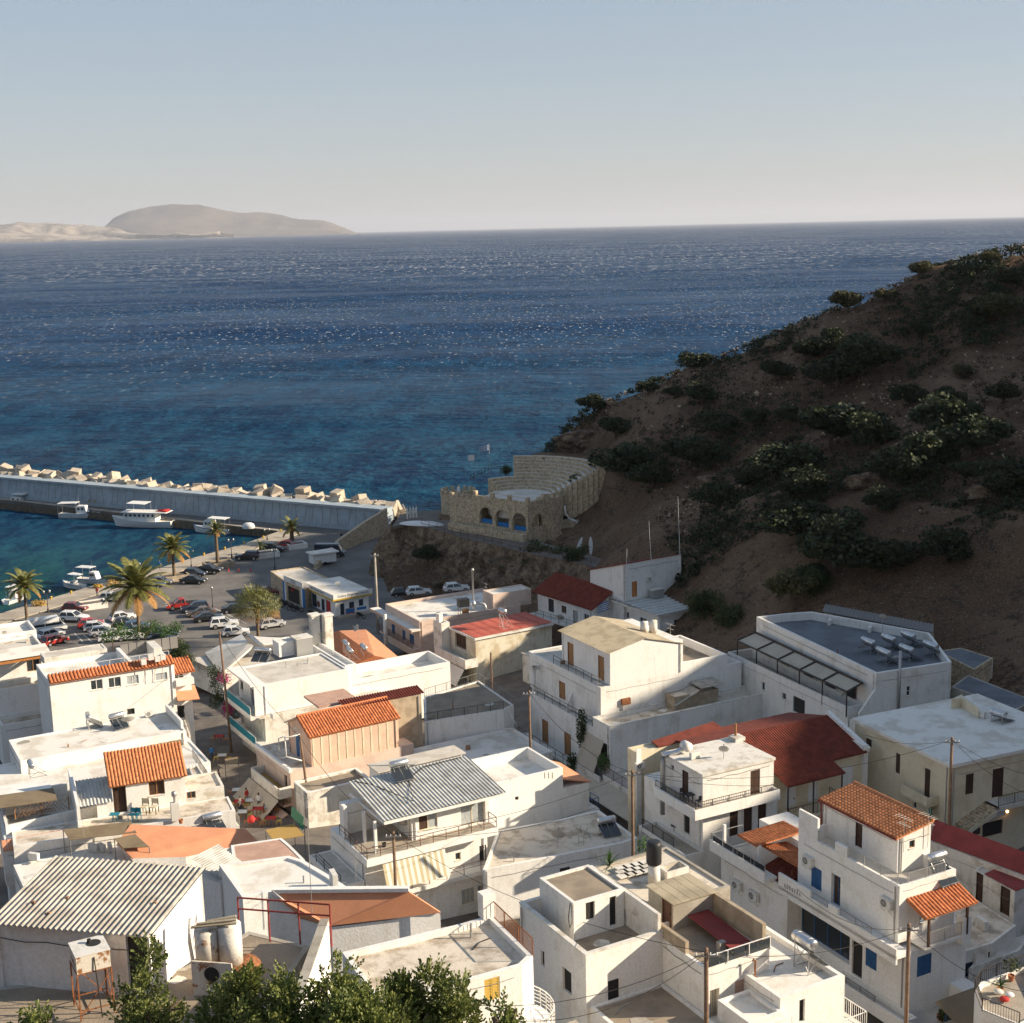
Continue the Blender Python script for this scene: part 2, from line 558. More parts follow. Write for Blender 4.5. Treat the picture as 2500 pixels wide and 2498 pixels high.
def hillness(x, y):
 """0 in the town and at the harbour, 1 on the open hillside"""
 a = min(1, max(0, (y - 178 - max(0, 10 - x) * 1.4) / 14))
 b = min(1, max(0, (x - 50 - (140 - y) * .15) / 12))
 c = min(1, max(0, (45 - y) / 10))
 return max(a, b, c)

nx_, ny_ = 230, 260
xs = np.linspace(-130, 215, nx_)
ys = np.linspace(-25, 400, ny_)
XX, YY = np.meshgrid(xs, ys)
ZZ = terr(XX, YY).reshape(XX.shape)
verts = []
for j in range(ny_):
 for i in range(nx_):
  x, y, z = xs[i], ys[j], ZZ[j, i]
  h = hillness(x, y)
  if h > 0 and z > .5:
   z += h * (noise.fractal(Vector((x * .07, y * .07, 3)), 1.0, 2.1, 4) * 1.5 + (.5 - abs(noise.noise(Vector((x * .055, y * .03, 5))))) * 2.2 - 1.2 + abs(noise.noise(Vector((x * .35, y * .35, 9)))) * 1.1 - .4)
  dt = math.hypot(x - 1.25, y - 235.1)
  ht_ = math.degrees(math.atan2(x - 1.25, y - 235.1))
  if dt < 14.4:
   z = min(z, 14.8)
  elif dt < 30 and 6 < ht_ < 112:
   z = max(z, 20.2 - (dt - 14.4) * .1 - max(0, ht_ - 98) * .35)
  if z < -9:
   z = -9
  verts.append((x, y, z))
faces = [(j * nx_ + i, j * nx_ + i + 1, (j + 1) * nx_ + i + 1, (j + 1) * nx_ + i) for j in range(ny_ - 1) for i in range(nx_ - 1)]

def soilmat():
 m = bpy.data.materials.new('soil')
 m.use_nodes = True
 N, L = m.node_tree.nodes, m.node_tree.links
 b = N['Principled BSDF']
 b.inputs['Roughness'].default_value = .97
 b.inputs['Specular IOR Level'].default_value = .07
 g = N.new('ShaderNodeNewGeometry')

 def nz(s_, d=8, r=.65):
  n = N.new('ShaderNodeTexNoise')
  n.inputs['Scale'].default_value = s_
  n.inputs['Detail'].default_value = d
  n.inputs['Roughness'].default_value = r
  L.new(g.outputs['Position'], n.inputs['Vector'])
  return n.outputs['Fac']

 def rm(f, a, c):
  r = N.new('ShaderNodeMapRange')
  r.interpolation_type = 'SMOOTHSTEP'
  r.inputs[1].default_value, r.inputs[2].default_value = a, c
  L.new(f, r.inputs[0])
  return r.outputs[0]

 def mx(f, a, c):
  x = N.new('ShaderNodeMix')
  x.data_type = 'RGBA'
  L.new(f, x.inputs[0])
  for s_, i in ((a, 6), (c, 7)):
   if isinstance(s_, tuple):
    x.inputs[i].default_value = (*s_, 1)
   else:
    L.new(s_, x.inputs[i])
  return x.outputs[2]
 c = mx(rm(nz(.05), .4, .62), (.14, .083, .05), (.225, .145, .092))
 c = mx(rm(nz(.6), .5, .66), c, (.078, .053, .036))
 v = N.new('ShaderNodeTexVoronoi')
 v.inputs['Scale'].default_value = 2.6
 L.new(g.outputs['Position'], v.inputs['Vector'])
 c = mx(rm(nz(1.7, 6, .75), .60, .66), c, (.27, .215, .165))
 c = mx(rm(nz(4.5, 4, .85), .575, .63), c, (.33, .265, .205))
 c = mx(rm(nz(2.4, 6, .8), .54, .66), c, (.05, .036, .026))
 L.new(c, b.inputs['Base Color'])
 bn = N.new('ShaderNodeBump')
 bn.inputs['Strength'].default_value = .9
 bn.inputs['Distance'].default_value = .6
 L.new(nz(1.3, 10, .75), bn.inputs['Height'])
 L.new(bn.outputs[0], b.inputs['Normal'])
 M['soil'] = m

soilmat()
mb = MB()
mb.v, mb.f = verts, faces
tag(mb.build('hillside_terrain', 'soil', smooth=True), 'bare brown rocky hillside falling from the ridge to the town', kind='structure')

tg = MB()
tg.v = [(v[0], v[1], v[2] + .05) for v in verts]
tg.f = [f for f in faces if all(hillness(verts[i][0], verts[i][1]) < .02 and -80 < verts[i][0] < 50 and 52 < verts[i][1] < min(182, 178 - max(0, verts[i][0] - 6) * 1.25) for i in f)]
tag(tg.build('street', 'streetstone', smooth=True), 'worn grey street paving between the houses', kind='structure')

# ---------------------------------------------------------------- sea
def seamat():
 m = bpy.data.materials.new('seawater')
 m.use_nodes = True
 N, L = m.node_tree.nodes, m.node_tree.links
 b = N['Principled BSDF']
 g = N.new('ShaderNodeNewGeometry')
 sep = N.new('ShaderNodeSeparateXYZ')
 L.new(g.outputs['Position'], sep.inputs[0])

 def mapn(sx, sy, s_, d=5, r=.6, rot=0.0):
  mp = N.new('ShaderNodeMapping')
  mp.inputs['Scale'].default_value = (sx, sy, 1)
  mp.inputs['Rotation'].default_value = (0, 0, rot)
  L.new(g.outputs['Position'], mp.inputs[0])
  n = N.new('ShaderNodeTexNoise')
  n.inputs['Scale'].default_value = s_
  n.inputs['Detail'].default_value = d
  n.inputs['Roughness'].default_value = r
  L.new(mp.outputs[0], n.inputs['Vector'])
  return n.outputs['Fac']

 def rm(f, a, c, o0=0., o1=1., smooth=True):
  r = N.new('ShaderNodeMapRange')
  if smooth:
   r.interpolation_type = 'SMOOTHSTEP'
  for i, v in zip((1, 2, 3, 4), (a, c, o0, o1)):
   r.inputs[i].default_value = v
  L.new(f, r.inputs[0])
  return r.outputs[0]

 def ma(op, a, c):
  x = N.new('ShaderNodeMath')
  x.operation = op
  for i, s_ in enumerate((a, c)):
   if isinstance(s_, float):
    x.inputs[i].default_value = s_
   else:
    L.new(s_, x.inputs[i])
  return x.outputs[0]

 def mx(f, a, c):
  x = N.new('ShaderNodeMix')
  x.data_type = 'RGBA'
  L.new(f, x.inputs[0])
  for s_, i in ((a, 6), (c, 7)):
   if isinstance(s_, tuple):
    x.inputs[i].default_value = (*s_, 1)
   else:
    L.new(s_, x.inputs[i])
  return x.outputs[2]
 dist = sep.outputs['Y']
 # water colour: green-blue shallows, deep blue open sea
 deep = mx(rm(mapn(.35, 1, .012, 4), .38, .65), (.005, .042, .118), (.009, .060, .152))
 c = mx(rm(dist, 300., 900.), (.013, .070, .124), deep)
 c = mx(rm(dist, 240., 300.), (.014, .072, .070), c)
 # chop: light and dark of the wave faces painted into the water colour
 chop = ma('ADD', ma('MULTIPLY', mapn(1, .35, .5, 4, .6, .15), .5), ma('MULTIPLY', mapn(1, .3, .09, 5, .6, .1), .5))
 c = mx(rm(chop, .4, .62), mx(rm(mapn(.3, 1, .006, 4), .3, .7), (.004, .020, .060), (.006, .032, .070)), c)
 # white caps
 caps = ma('MULTIPLY', rm(mapn(.55, .12, .8, 3, .7), .615, .645), rm(mapn(1, .4, .008, 3), .30, .52))
 caps2 = ma('MULTIPLY', rm(mapn(.2, .03, .6, 3, .7), .585, .62), rm(mapn(1, .4, .002, 3), .26, .5))
 caps = ma('MULTIPLY', caps, rm(dist, 420., 950., 0., 1.))
 caps2 = ma('MULTIPLY', caps2, rm(dist, 1300., 2600., 0., 1.))
 cap = ma('MAXIMUM', caps, caps2)
 cap = ma('MULTIPLY', cap, .72)
 L.new(mx(cap, c, (.75, .74, .72)), b.inputs['Base Color'])
 rg = N.new('ShaderNodeMix')
 rg.data_type = 'FLOAT'
 L.new(cap, rg.inputs[0])
 rg.inputs[2].default_value = .3
 rg.inputs[3].default_value = .9
 L.new(rg.outputs[0], b.inputs['Roughness'])
 b.inputs['IOR'].default_value = 1.33
 b.inputs['Specular IOR Level'].default_value = .07
 # gusts change how rough the surface is; waves of three sizes
 gust = rm(mapn(.4, 1, .010, 5), .35, .68, .35, 1.25)
 near = mapn(1, .8, .75, 6, .62, .5)
 mid = mapn(1, .75, .16, 6, .6, .5)
 far = mapn(1, .7, .03, 6, .6, .5)
 h = ma('ADD', ma('MULTIPLY', near, .55), ma('ADD', ma('MULTIPLY', mid, 2.0), ma('MULTIPLY', far, 5.0)))
 h = ma('MULTIPLY', h, gust)
 calm = rm(dist, 262., 300., .32, 1.)
 h = ma('MULTIPLY', h, calm)
 bn = N.new('ShaderNodeBump')
 bn.inputs['Strength'].default_value = .85
 bn.inputs['Distance'].default_value = 1.0
 L.new(h, bn.inputs['Height'])
 L.new(bn.outputs[0], b.inputs['Normal'])
 # wind-roughened water: wave faces seen side-on show the water colour, crests mirror the sky
 df = N.new('ShaderNodeBsdfDiffuse')
 L.new(b.inputs['Base Color'].links[0].from_socket, df.inputs['Color'])
 L.new(bn.outputs[0], df.inputs['Normal'])
 ms = N.new('ShaderNodeMixShader')
 L.new(rm(mapn(.4, 1, .0065, 6), .36, .64, .16, .62), ms.inputs[0])
 L.new(df.outputs[0], ms.inputs[1])
 L.new(b.outputs[0], ms.inputs[2])
 L.new(ms.outputs[0], N['Material Output'].inputs['Surface'])
 M['seawater'] = m

seamat()
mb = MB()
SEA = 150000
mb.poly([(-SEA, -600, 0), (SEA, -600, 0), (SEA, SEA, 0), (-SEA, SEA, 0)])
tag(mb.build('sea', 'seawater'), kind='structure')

# far island: ridge heights read along the horizon, built with depth
pm('islandrock', (.17, .135, .105), .95, (.10, .085, .065), .0014, .4, .62, .0, .02, fine=.1, detail=8)
pm('islandcliff', (.42, .35, .27), .95, (.17, .135, .1), .0035, .4, .62, .0, .02, fine=.1, detail=8)
ISD = 36000.

def island(name, prof, depth, D, mat, wob, label):
 mb = MB()
 n, m = 240, 34
 x0, x1 = prof[0][0], prof[-1][0]
 px = [p[0] for p in prof]
 hs = [p[1] for p in prof]
 for i in range(n):
  t = i / (n - 1)
  x = x0 + (x1 - x0) * t
  h = float(np.interp(x, px, hs))
  wx = Gd((x, 560 - (x - 1250) * .0235), D).x
  for j in range(m):
   s = j / (m - 1)
   y = D - depth * .5 + depth * s
   k = min(1, (s * 2.2) ** .62) if s < .46 else max(0, 1 - ((s - .46) / .54) ** 1.6)
   q = noise.fractal(Vector((wx * .0004, y * .0007, 2)), 1.0, 2.2, 7)
   q2 = abs(noise.noise(Vector((wx * .0015, y * .0003, 7))))
   mb.v.append((wx, y + (noise.noise(Vector((wx * .00045, s * 3, 1))) * 1200), -4 + (h * D / FPX + 4) * k + (q * wob - q2 * wob * .8) * k * (1 - .75 * (abs(s - .46) < .05))))
 mb.f = [(i * m + j, (i + 1) * m + j, (i + 1) * m + j + 1, i * m + j + 1) for i in range(n - 1) for j in range(m - 1)]
 tag(mb.build(name, mat, smooth=True), label, kind='structure')

island('island', [(240, 20), (285, 30), (310, 50), (350, 68), (390, 76), (440, 80), (490, 76), (540, 67), (590, 57), (640, 52), (700, 43), (760, 33), (810, 24), (845, 12), (872, 0)], 7000, ISD, 'islandrock', 170, 'hazy brown island on the horizon')
island('island_cliffs', [(-420, 30), (-300, 40), (-150, 36), (0, 44), (60, 46), (120, 42), (165, 40), (205, 32), (235, 30), (300, 20), (380, 11), (460, 7), (540, 3), (580, 0)], 3800, ISD - 5500, 'islandcliff', 170, 'pale low cliffs below the island')

# ---------------------------------------------------------------- harbour: quay, promenade, breakwater
QZ = 1.5
edge = [ZA(-260, 1180), ZA(60, 1085), ZA(330, 1003), ZA(640, 912), ZA(1060, 800), ZA(1300, 728), ZA(1640, 635), ZA(1885, 545)]
E = [G(p, QZ) for p in edge]
bq = [ZA(-1500, 165), ZA(140, 345)]          # inner edge of the breakwater quay, far left first
BQ = [G(p, QZ) for p in bq]
wl, wr = G(ZA(140, 326), QZ), G(ZB(905, 690), QZ)   # foot of the breakwater wall
wd = (wr - wl).normalized()
wn_ = Vector((-wd.y, wd.x, 0))               # towards the open sea
WL = wl - wd * 150
poly = [E[i] for i in range(8)][::-1]
lot = [(p.x, p.y) for p in E] + [(BQ[1].x, BQ[1].y), (BQ[1].x - wd.x * 150, BQ[1].y - wd.y * 150), (WL.x, WL.y), (wr.x, wr.y)]
lot += [(G(p, QZ).x, G(p, QZ).y) for p in (ZB(960, 800), ZB(900, 930), ZB(960, 1090), ZB(1180, 1190))] + [(-12, 172), (-75, 172)]
mb = MB()
mb.prism(lot[::-1] if sum((lot[i - 1][0] * lot[i][1] - lot[i][0] * lot[i - 1][1]) for i in range(len(lot))) < 0 else lot, -4, QZ)
tag(mb.build('quay', 'asphalt'), 'dark asphalt harbour yard and breakwater quay', kind='structure')

def strip(name, pts, w, z0, z1, mat, label, side=1):
 mb = MB()
 pts = [Vector((p[0], p[1], 0)) for p in pts]
 nn = []
 for i in range(len(pts)):
  d = (pts[min(i + 1, len(pts) - 1)] - pts[max(i - 1, 0)]).normalized()
  nn.append(Vector((-d.y, d.x, 0)) * side)
 for i in range(len(pts) - 1):
  a, b, c, d = pts[i], pts[i + 1], pts[i + 1] + nn[i + 1] * w, pts[i] + nn[i] * w
  q = [a, b, c, d]
  if (q[1] - q[0]).cross(q[2] - q[0]).z < 0:
   q = q[::-1]
  mb.prism(q, z0, z1)
 return tag(mb.build(name, mat), label, kind='structure')

strip('promenade', E, 5.2, QZ + .002, QZ + .12, 'paving', 'pale paved promenade along the water', -1)
strip('quay_coping', [BQ[1] + (BQ[0] - BQ[1]).normalized() * 110, BQ[1], E[7]], 1.1, QZ + .002, QZ + .1, 'paving', 'pale coping along the breakwater quay', 1)
mb = MB()
q0, q1 = BQ[1] - wd * 150, E[7]
mb.add([(q0.x, q0.y, -3), (q1.x, q1.y, -3), (q1.x, q1.y, QZ + .001), (q0.x, q0.y, QZ + .001)], [(0, 1, 2, 3)])
mb.v = [(a - wn_.x * .02, b - wn_.y * .02, c) for a, b, c in mb.v]
tag(mb.build('quay_face', 'quayface'), 'weathered dark stone face of the breakwater quay', kind='structure')

# breakwater wall: panels with slanted joints, ledge, crown
WLn = (wr - WL).length
root = thing('breakwater_wall', 'long grey concrete sea wall along the breakwater', 'sea wall', WL, math.atan2(wd.y, wd.x))
mb = MB()
mb.add([(0, 0, QZ), (WLn, 0, QZ), (WLn, .35, QZ + 4.3), (0, .35, QZ + 4.3), (0, 5, QZ), (WLn, 5, QZ), (WLn, 5, QZ + 4.3), (0, 5, QZ + 4.3)],
 [(0, 1, 2, 3), (3, 2, 6, 7), (1, 5, 6, 2), (4, 0, 3, 7), (5, 4, 7, 6)])
mb.build('wall', 'seawall', root, dz=-QZ)
MB().box(0, WLn + .3, -.12, .75, QZ + 4.303, QZ + 4.75).build('crown', 'seawall', root, dz=-QZ)
MB().box(0, WLn, -.5, -.003, QZ, QZ + .7).build('plinth', 'seawall', root, dz=-QZ)
x = WLn - 1.5
k = 0
while x > 60:
 s_ = (.55, -.1, .35, .75, -.4)[k % 5]
 mb = MB()
 yb, yt = .7 / 4.3 * .35, .35
 mb.add([(x, yb - .012, .72), (x + .13, yb - .012, .72), (x + .13 + s_, yt - .015, 4.28), (x + s_, yt - .015, 4.28),
   (x, yb + .05, .72), (x + .13, yb + .05, .72), (x + .13 + s_, yt + .05, 4.28), (x + s_, yt + .05, 4.28)],
 [(0, 1, 2, 3), (4, 0, 3, 7), (1, 5, 6, 2)])
 mb.build('joint', 'irongrey', root)
 x -= 2.1 + .5 * sin(k * 2.3)
 k += 1
# armour blocks on the sea side
rb = random.Random(3)
bmeshes = []
for k in range(4):
 mb = MB()
 a, b_, c = 1.15 + .2 * rb.random(), 1.0 + .2 * rb.random(), .95 + .15 * rb.random()
 bm = bmesh.new()
 bmesh.ops.create_cube(bm, size=2)
 for v in bm.verts:
  v.co = Vector((v.co.x * a, v.co.y * b_, v.co.z * c)) + Vector((rb.uniform(-.08, .08), rb.uniform(-.08, .08), rb.uniform(-.08, .08)))
 bmesh.ops.bevel(bm, geom=bm.edges[:], offset=.07, segments=1, affect='EDGES')
 me = bpy.data.meshes.new('concrete_block')
 bm.to_mesh(me)
 bm.free()
 me.materials.append(M['blockconcrete'])
 bmeshes.append(me)
s_ = 1.5
nb = 0
while s_ < 215:
 for row in range(3):
  p = wr - wd * (s_ + rb.uniform(-.6, .6)) + wn_ * (6.2 + row * 2.2 + rb.uniform(-.4, .4))
  if row == 0 and rb.random() < .25:
   continue
  z = QZ + (3.5, 3.3, 1.6)[row] + rb.uniform(-.6, .6)
  if row == 1 and rb.random() < .3:
   z += 1.1
  if proj((p.x, p.y, z))[0] < 10:
   continue
  o = bpy.data.objects.new('concrete_block', bmeshes[nb % 4])
  COL.objects.link(o)
  o.location = (p.x, p.y, z)
  o.rotation_euler = (rb.uniform(-.5, .5), rb.uniform(-.5, .5), rb.uniform(0, 3.1))
  wx = proj((p.x, p.y, z))[0]
  seg = min(((940, 'beside the ramp end of the sea wall'), (840, 'just left of the wall end'), (715, 'behind the short quay palm'), (607, 'behind the covered dinghy'), (520, 'behind the boat at the inner corner'), (435, 'between the two right hand moored boats'),
  (350, 'behind the large excursion boat'), (270, 'left of the excursion boat'), (197, 'behind the left fishing boat'), (90, 'near the left edge')), key=lambda q: abs(q[0] - wx))[1]
  lb = 'tilted pale armour block, ' + ('inner', 'middle', 'outer')[row] + ' row, ' + seg
  tag(o, lb, 'concrete block', 'breakwater blocks, ' + ('inner', 'middle', 'outer')[row] + ' row, ' + seg)
  nb += 1
 s_ += 2.15
mb = MB()
for i in range(60):
 t0 = -60 + i * 4.5
 a, b_ = WL + wd * (t0) + wn_ * 5, WL + wd * (t0 + 4.5) + wn_ * 5
 f = lambda p, w: p + wn_ * (w + .8 * noise.noise(p * .3))
 mb.add([(a.x, a.y, QZ + 3.2), (b_.x, b_.y, QZ + 3.2), tuple(f(b_, 9)[:2]) + (QZ + 1,), tuple(f(a, 9)[:2]) + (QZ + 1,), tuple(f(b_, 16)[:2]) + (-4,), tuple(f(a, 16)[:2]) + (-4,)],
 [(0, 1, 2, 3), (3, 2, 4, 5)])
tag(mb.build('breakwater_core', 'blockconcrete'), 'rubble bank under the breakwater blocks', kind='structure')

# haze: the air over sea and town
hm = bpy.data.materials.new('haze')
hm.use_nodes = True
hm.node_tree.nodes.clear()
pv = hm.node_tree.nodes.new('ShaderNodeVolumePrincipled')
pv.inputs['Color'].default_value = (.80, .84, .95, 1)
pv.inputs['Density'].default_value = 2.0e-5
pv.inputs['Anisotropy'].default_value = 0.1
ho = hm.node_tree.nodes.new('ShaderNodeOutputMaterial')
hm.node_tree.links.new(pv.outputs[0], ho.inputs['Volume'])
mb = MB()
HZ = 152000
mb.box(-HZ, HZ, -900, HZ, -12, 1000)
tag(mb.build('haze', hm), kind='stuff')
# ---------------------------------------------------------------- building kit
ALLB = []

class Bld:
 def __init__(s, name, label, p, z, th, zb, cat='house', group=None):
  O = G(p, z)
  s.o = Vector((O.x, O.y, 0))
  s.a, s.b = hd(th), hd(th - 90)
  s.th, s.zb, s.z = th, zb, z
  s.decks, s.walls = [], []
  ALLB.append(s)
  s.rz = R(90 - th)
  s.root = thing(name, label, cat, (O.x, O.y, zb), s.rz, group)

 def P(s, u, v, w):
  q = s.o + s.a * u + s.b * v
  return Vector((q.x, q.y, w))

 def loc(s, p, w):
  q = G(p, w) - s.o
  return q.dot(s.a), q.dot(s.b)

 def fv(s, p, v=0.0):
  d = ray(p)
  t = (v - (CC - s.o).dot(s.b)) / d.dot(s.b)
  q = CC + d * t
  return (q - s.o).dot(s.a), q.z

 def fu(s, p, u=0.0):
  d = ray(p)
  t = (u - (CC - s.o).dot(s.a)) / d.dot(s.a)
  q = CC + d * t
  return (q - s.o).dot(s.b), q.z

 def u_at(s, p, w, v=0.0):
  lo, hi = -60., 80.
  for _ in range(50):
   m = (lo + hi) / 2
   if proj(s.P(m, v, w))[0] < p[0]:
    lo = m
   else:
    hi = m
  return lo

 def v_at(s, p, w, u=0.0):
  lo, hi = -60., 80.
  for _ in range(50):
   m = (lo + hi) / 2
   if proj(s.P(u, m, w))[0] > p[0]:
    lo = m
   else:
    hi = m
  return lo

 def add(s, mb, name, mat, parent=None, smooth=False):
  return mb.build(name, mat, parent or s.root, dz=-s.zb, smooth=smooth)

 # walls with real openings
 def mass(s, u0, u1, v0, v1, w0, w1, mat='white', deck='deckwhite', par=.45, t=.22, ops=(), name='wall', rim=None):
  return s.polymass([(u0, v0), (u1, v0), (u1, v1), (u0, v1)], w0, w1, mat, deck, par, t, ops, name, rim)

 def polymass(s, poly, w0, w1, mat='white', deck='deckwhite', par=.45, t=.22, ops=(), name='wall', rim=None):
  mb = MB()
  n = len(poly)
  P = [Vector((p[0], p[1], 0)) for p in poly]
  holes = {}
  for op in ops:
   f = op[0]
   fi = {'v': 0, 'u': 3}.get(f, f)
   a, b = P[fi], P[(fi + 1) % n]
   e = (b - a).normalized()
   nn = Vector((-e.y, e.x, 0))
   (x0, y0), (x1, y1) = op[1], op[2]
   xm, ym = (x0 + x1) / 2, (y0 + y1) / 2

   def hit(px, py):
    d = ray((px, py))
    wn2 = s.a * nn.x + s.b * nn.y
    we = s.a * e.x + s.b * e.y
    base = s.P(a.x, a.y, 0)
    tt = (base - CC).dot(wn2) / d.dot(wn2)
    q = CC + d * tt
    return (q - base).dot(we), q.z
   s0, s1 = sorted((hit(x0, ym)[0], hit(x1, ym)[0]))
   za, zb = sorted((hit(xm, y0)[1], hit(xm, y1)[1]))
   L = (b - a).length
   s0, s1 = max(.05, s0), min(L - .05, s1)
   za, zb = max(w0 + .02, za), min(w1 - .05 - (par if par else 0) * 0, zb)
   if s1 - s0 < .1 or zb - za < .1:
    continue
   st = op[3]
   kw = op[4] if len(op) > 4 else {}
   dep = kw.get('dep', {'o': 1.2, 'w': .16, 's': .1, 'd': .14, 'g': .35}.get(st, .16))
   holes.setdefault(fi, []).append((s0, s1, za, zb, dep))
   s.opening(a, e, nn, s0, s1, za, zb, dep, st, kw)
  for i in range(n):
   a, b = P[i], P[(i + 1) % n]
   L = (b - a).length
   if L < 1e-4:
    continue
   e = (b - a) / L
   nn = Vector((-e.y, e.x, 0))
   H = holes.get(i, [])
   xs_ = sorted({0, L, *[h[0] for h in H], *[h[1] for h in H]})
   zs_ = sorted({w0, w1, *[h[2] for h in H], *[h[3] for h in H]})
   Q = lambda q, d, z: (a.x + e.x * q + nn.x * d, a.y + e.y * q + nn.y * d, z)
   for xa, xb in zip(xs_, xs_[1:]):
    for za, zb in zip(zs_, zs_[1:]):
     xm, zm = (xa + xb) / 2, (za + zb) / 2
     if any(h[0] < xm < h[1] and h[2] < zm < h[3] for h in H):
      continue
     mb.add([Q(xa, 0, za), Q(xb, 0, za), Q(xb, 0, zb), Q(xa, 0, zb)], [(0, 1, 2, 3)])
   for (h0, h1, z0, z1, d) in H:
    mb.add([Q(h0, 0, z0), Q(h1, 0, z0), Q(h1, 0, z1), Q(h0, 0, z1), Q(h0, d, z0), Q(h1, d, z0), Q(h1, d, z1), Q(h0, d, z1)],
  [(0, 1, 5, 4), (1, 2, 6, 5), (2, 3, 7, 6), (3, 0, 4, 7), (4, 5, 6, 7)])
  dk = None
  if w1 - w0 > 2.4:
   s.walls.append((P, w0, w1, mat))
  if par:
   inner = offset(P, t)
   if deck:
    s.decks.append((inner, w1 - par, deck))
   mb.add([(p.x, p.y, w1) for p in P] + [(p.x, p.y, w1) for p in inner] + [(p.x, p.y, w1 - par) for p in inner],
  [(i, (i + 1) % n, n + (i + 1) % n, n + i) for i in range(n)] + [(n + i, n + (i + 1) % n, 2 * n + (i + 1) % n, 2 * n + i) for i in range(n)])
   o = s.add(mb, name, mat)
   if deck:
    dk = MB()
    dk.add([(p.x, p.y, w1 - par) for p in inner], [tuple(range(n))])
    dk = s.add(dk, 'roof_deck', deck)
   if rim:
    r = MB()
    i2, o2 = offset(P, t + .03), offset(P, -.04)
    r.add([(p.x, p.y, w1 + .003) for p in o2] + [(p.x, p.y, w1 + .003) for p in i2] + [(p.x, p.y, w1 + .07) for p in o2] + [(p.x, p.y, w1 + .07) for p in i2],
  sum([[(2 * n + i, 2 * n + (i + 1) % n, 3 * n + (i + 1) % n, 3 * n + i), (i, (i + 1) % n, 2 * n + (i + 1) % n, 2 * n + i),
       (n + (i + 1) % n, n + i, 3 * n + i, 3 * n + (i + 1) % n)] for i in range(n)], []))
    s.add(r, 'coping', rim)
  else:
   o = s.add(mb, name, mat)
   dk = MB()
   dk.add([(p.x, p.y, w1) for p in P], [tuple(range(n))])
   dk = s.add(dk, 'roof_deck', deck or mat)
  return o

 def opening(s, a, e, nn, s0, s1, za, zb, dep, st, kw):
  fm = kw.get('frame', 'whitepaint')
  mat = kw.get('mat', 'wood')
  ob = lambda mb, *q: mb.obox(a, e, nn, *q)
  W, H = s1 - s0, zb - za
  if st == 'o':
   if dep > .28:  # dark sheet painted as the shade inside the opening
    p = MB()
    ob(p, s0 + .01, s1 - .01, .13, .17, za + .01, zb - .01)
    s.add(p, 'doorway_shade' if H > 1.6 else 'opening_shade', kw.get('mat', 'dark'))
   return
  if st in 'wg':
   f = MB()
   fw = .06
   d0, d1 = dep - .09, dep - .03
   ob(f, s0, s0 + fw, d0, d1, za, zb)
   ob(f, s1 - fw, s1, d0, d1, za, zb)
   ob(f, s0 + fw, s1 - fw, d0, d1, za, za + fw)
   ob(f, s0 + fw, s1 - fw, d0, d1, zb - fw, zb)
   nm = kw.get('n', 2 if W > .7 else 1)
   for k in range(1, nm):
    x = s0 + W * k / nm
    ob(f, x - .035, x + .035, d0 + .003, d1, za + fw, zb - fw)
   if kw.get('bar'):
    ob(f, s0 + fw, s1 - fw, d0 + .005, d1, za + H * .5 - .02, za + H * .5 + .02)
   w = s.add(f, 'window' if st == 'w' else 'glass_door', fm)
   for k in range(nm):
    p = MB()
    x0, x1 = s0 + W * k / nm + .045, s0 + W * (k + 1) / nm - .045
    ob(p, x0, x1, dep - .055, dep - .04, za + .05, zb - .05)
    pm_ = kw.get('pane', 'glass')
    if isinstance(pm_, (list, tuple)):
     pm_ = pm_[k % len(pm_)]
    s.add(p, 'pane', pm_, w)
   if kw.get('sill', st == 'w'):
    q = MB()
    ob(q, s0 - .06, s1 + .06, -.06, .05, za - .07, za - .003)
    s.add(q, 'sill', kw.get('sillmat', 'whitedirty'), w)
  elif st == 's':
   n = kw.get('n', 2 if W > .6 else 1)
   for k in range(n):
    x0, x1 = s0 + W * k / n + .01, s0 + W * (k + 1) / n - .01
    f = MB()
    ob(f, x0, x1, .04, .06, za, zb)
    ob(f, x0, x0 + .06, .015, .04, za, zb)
    ob(f, x1 - .06, x1, .015, .04, za, zb)
    z = za
    while z < zb - .1:
     ob(f, x0 + .06, x1 - .06, .02, .04, z + .02, z + .1)
     z += .14
    s.add(f, 'shutter', mat)
  elif st == 'd':
   f = MB()
   ob(f, s0, s0 + .07, .02, dep, za, zb)
   ob(f, s1 - .07, s1, .02, dep, za, zb)
   ob(f, s0 + .07, s1 - .07, .02, dep, zb - .07, zb)
   fr = s.add(f, 'door_frame', fm if 'frame' in kw else mat)
   d = MB()
   n = kw.get('n', 1)
   for k in range(n):
    x0, x1 = s0 + .075 + (W - .15) * k / n, s0 + .075 + (W - .15) * (k + 1) / n
    ob(d, x0, x1 - .01, dep - .05, dep - .01, za + .01, zb - .075)
    xm = (x1 - x0) * .16
    for q0, q1 in ((.08, .42), (.5, .92)):
     ob(d, x0 + xm, x1 - xm, dep - .07, dep - .05, za + H * q0, za + H * q1 - .05)
   dd = s.add(d, 'door', mat)
   h = MB()
   ob(h, s1 - .2, s1 - .14, dep - .13, dep - .07, za + .95, za + 1.08)
   s.add(h, 'handle', 'iron', dd)

 def slab(s, u0, u1, v0, v1, w0, w1, mat='white', name='slab', parent=None):
  return s.add(MB().box(u0, u1, v0, v1, w0, w1), name, mat, parent)

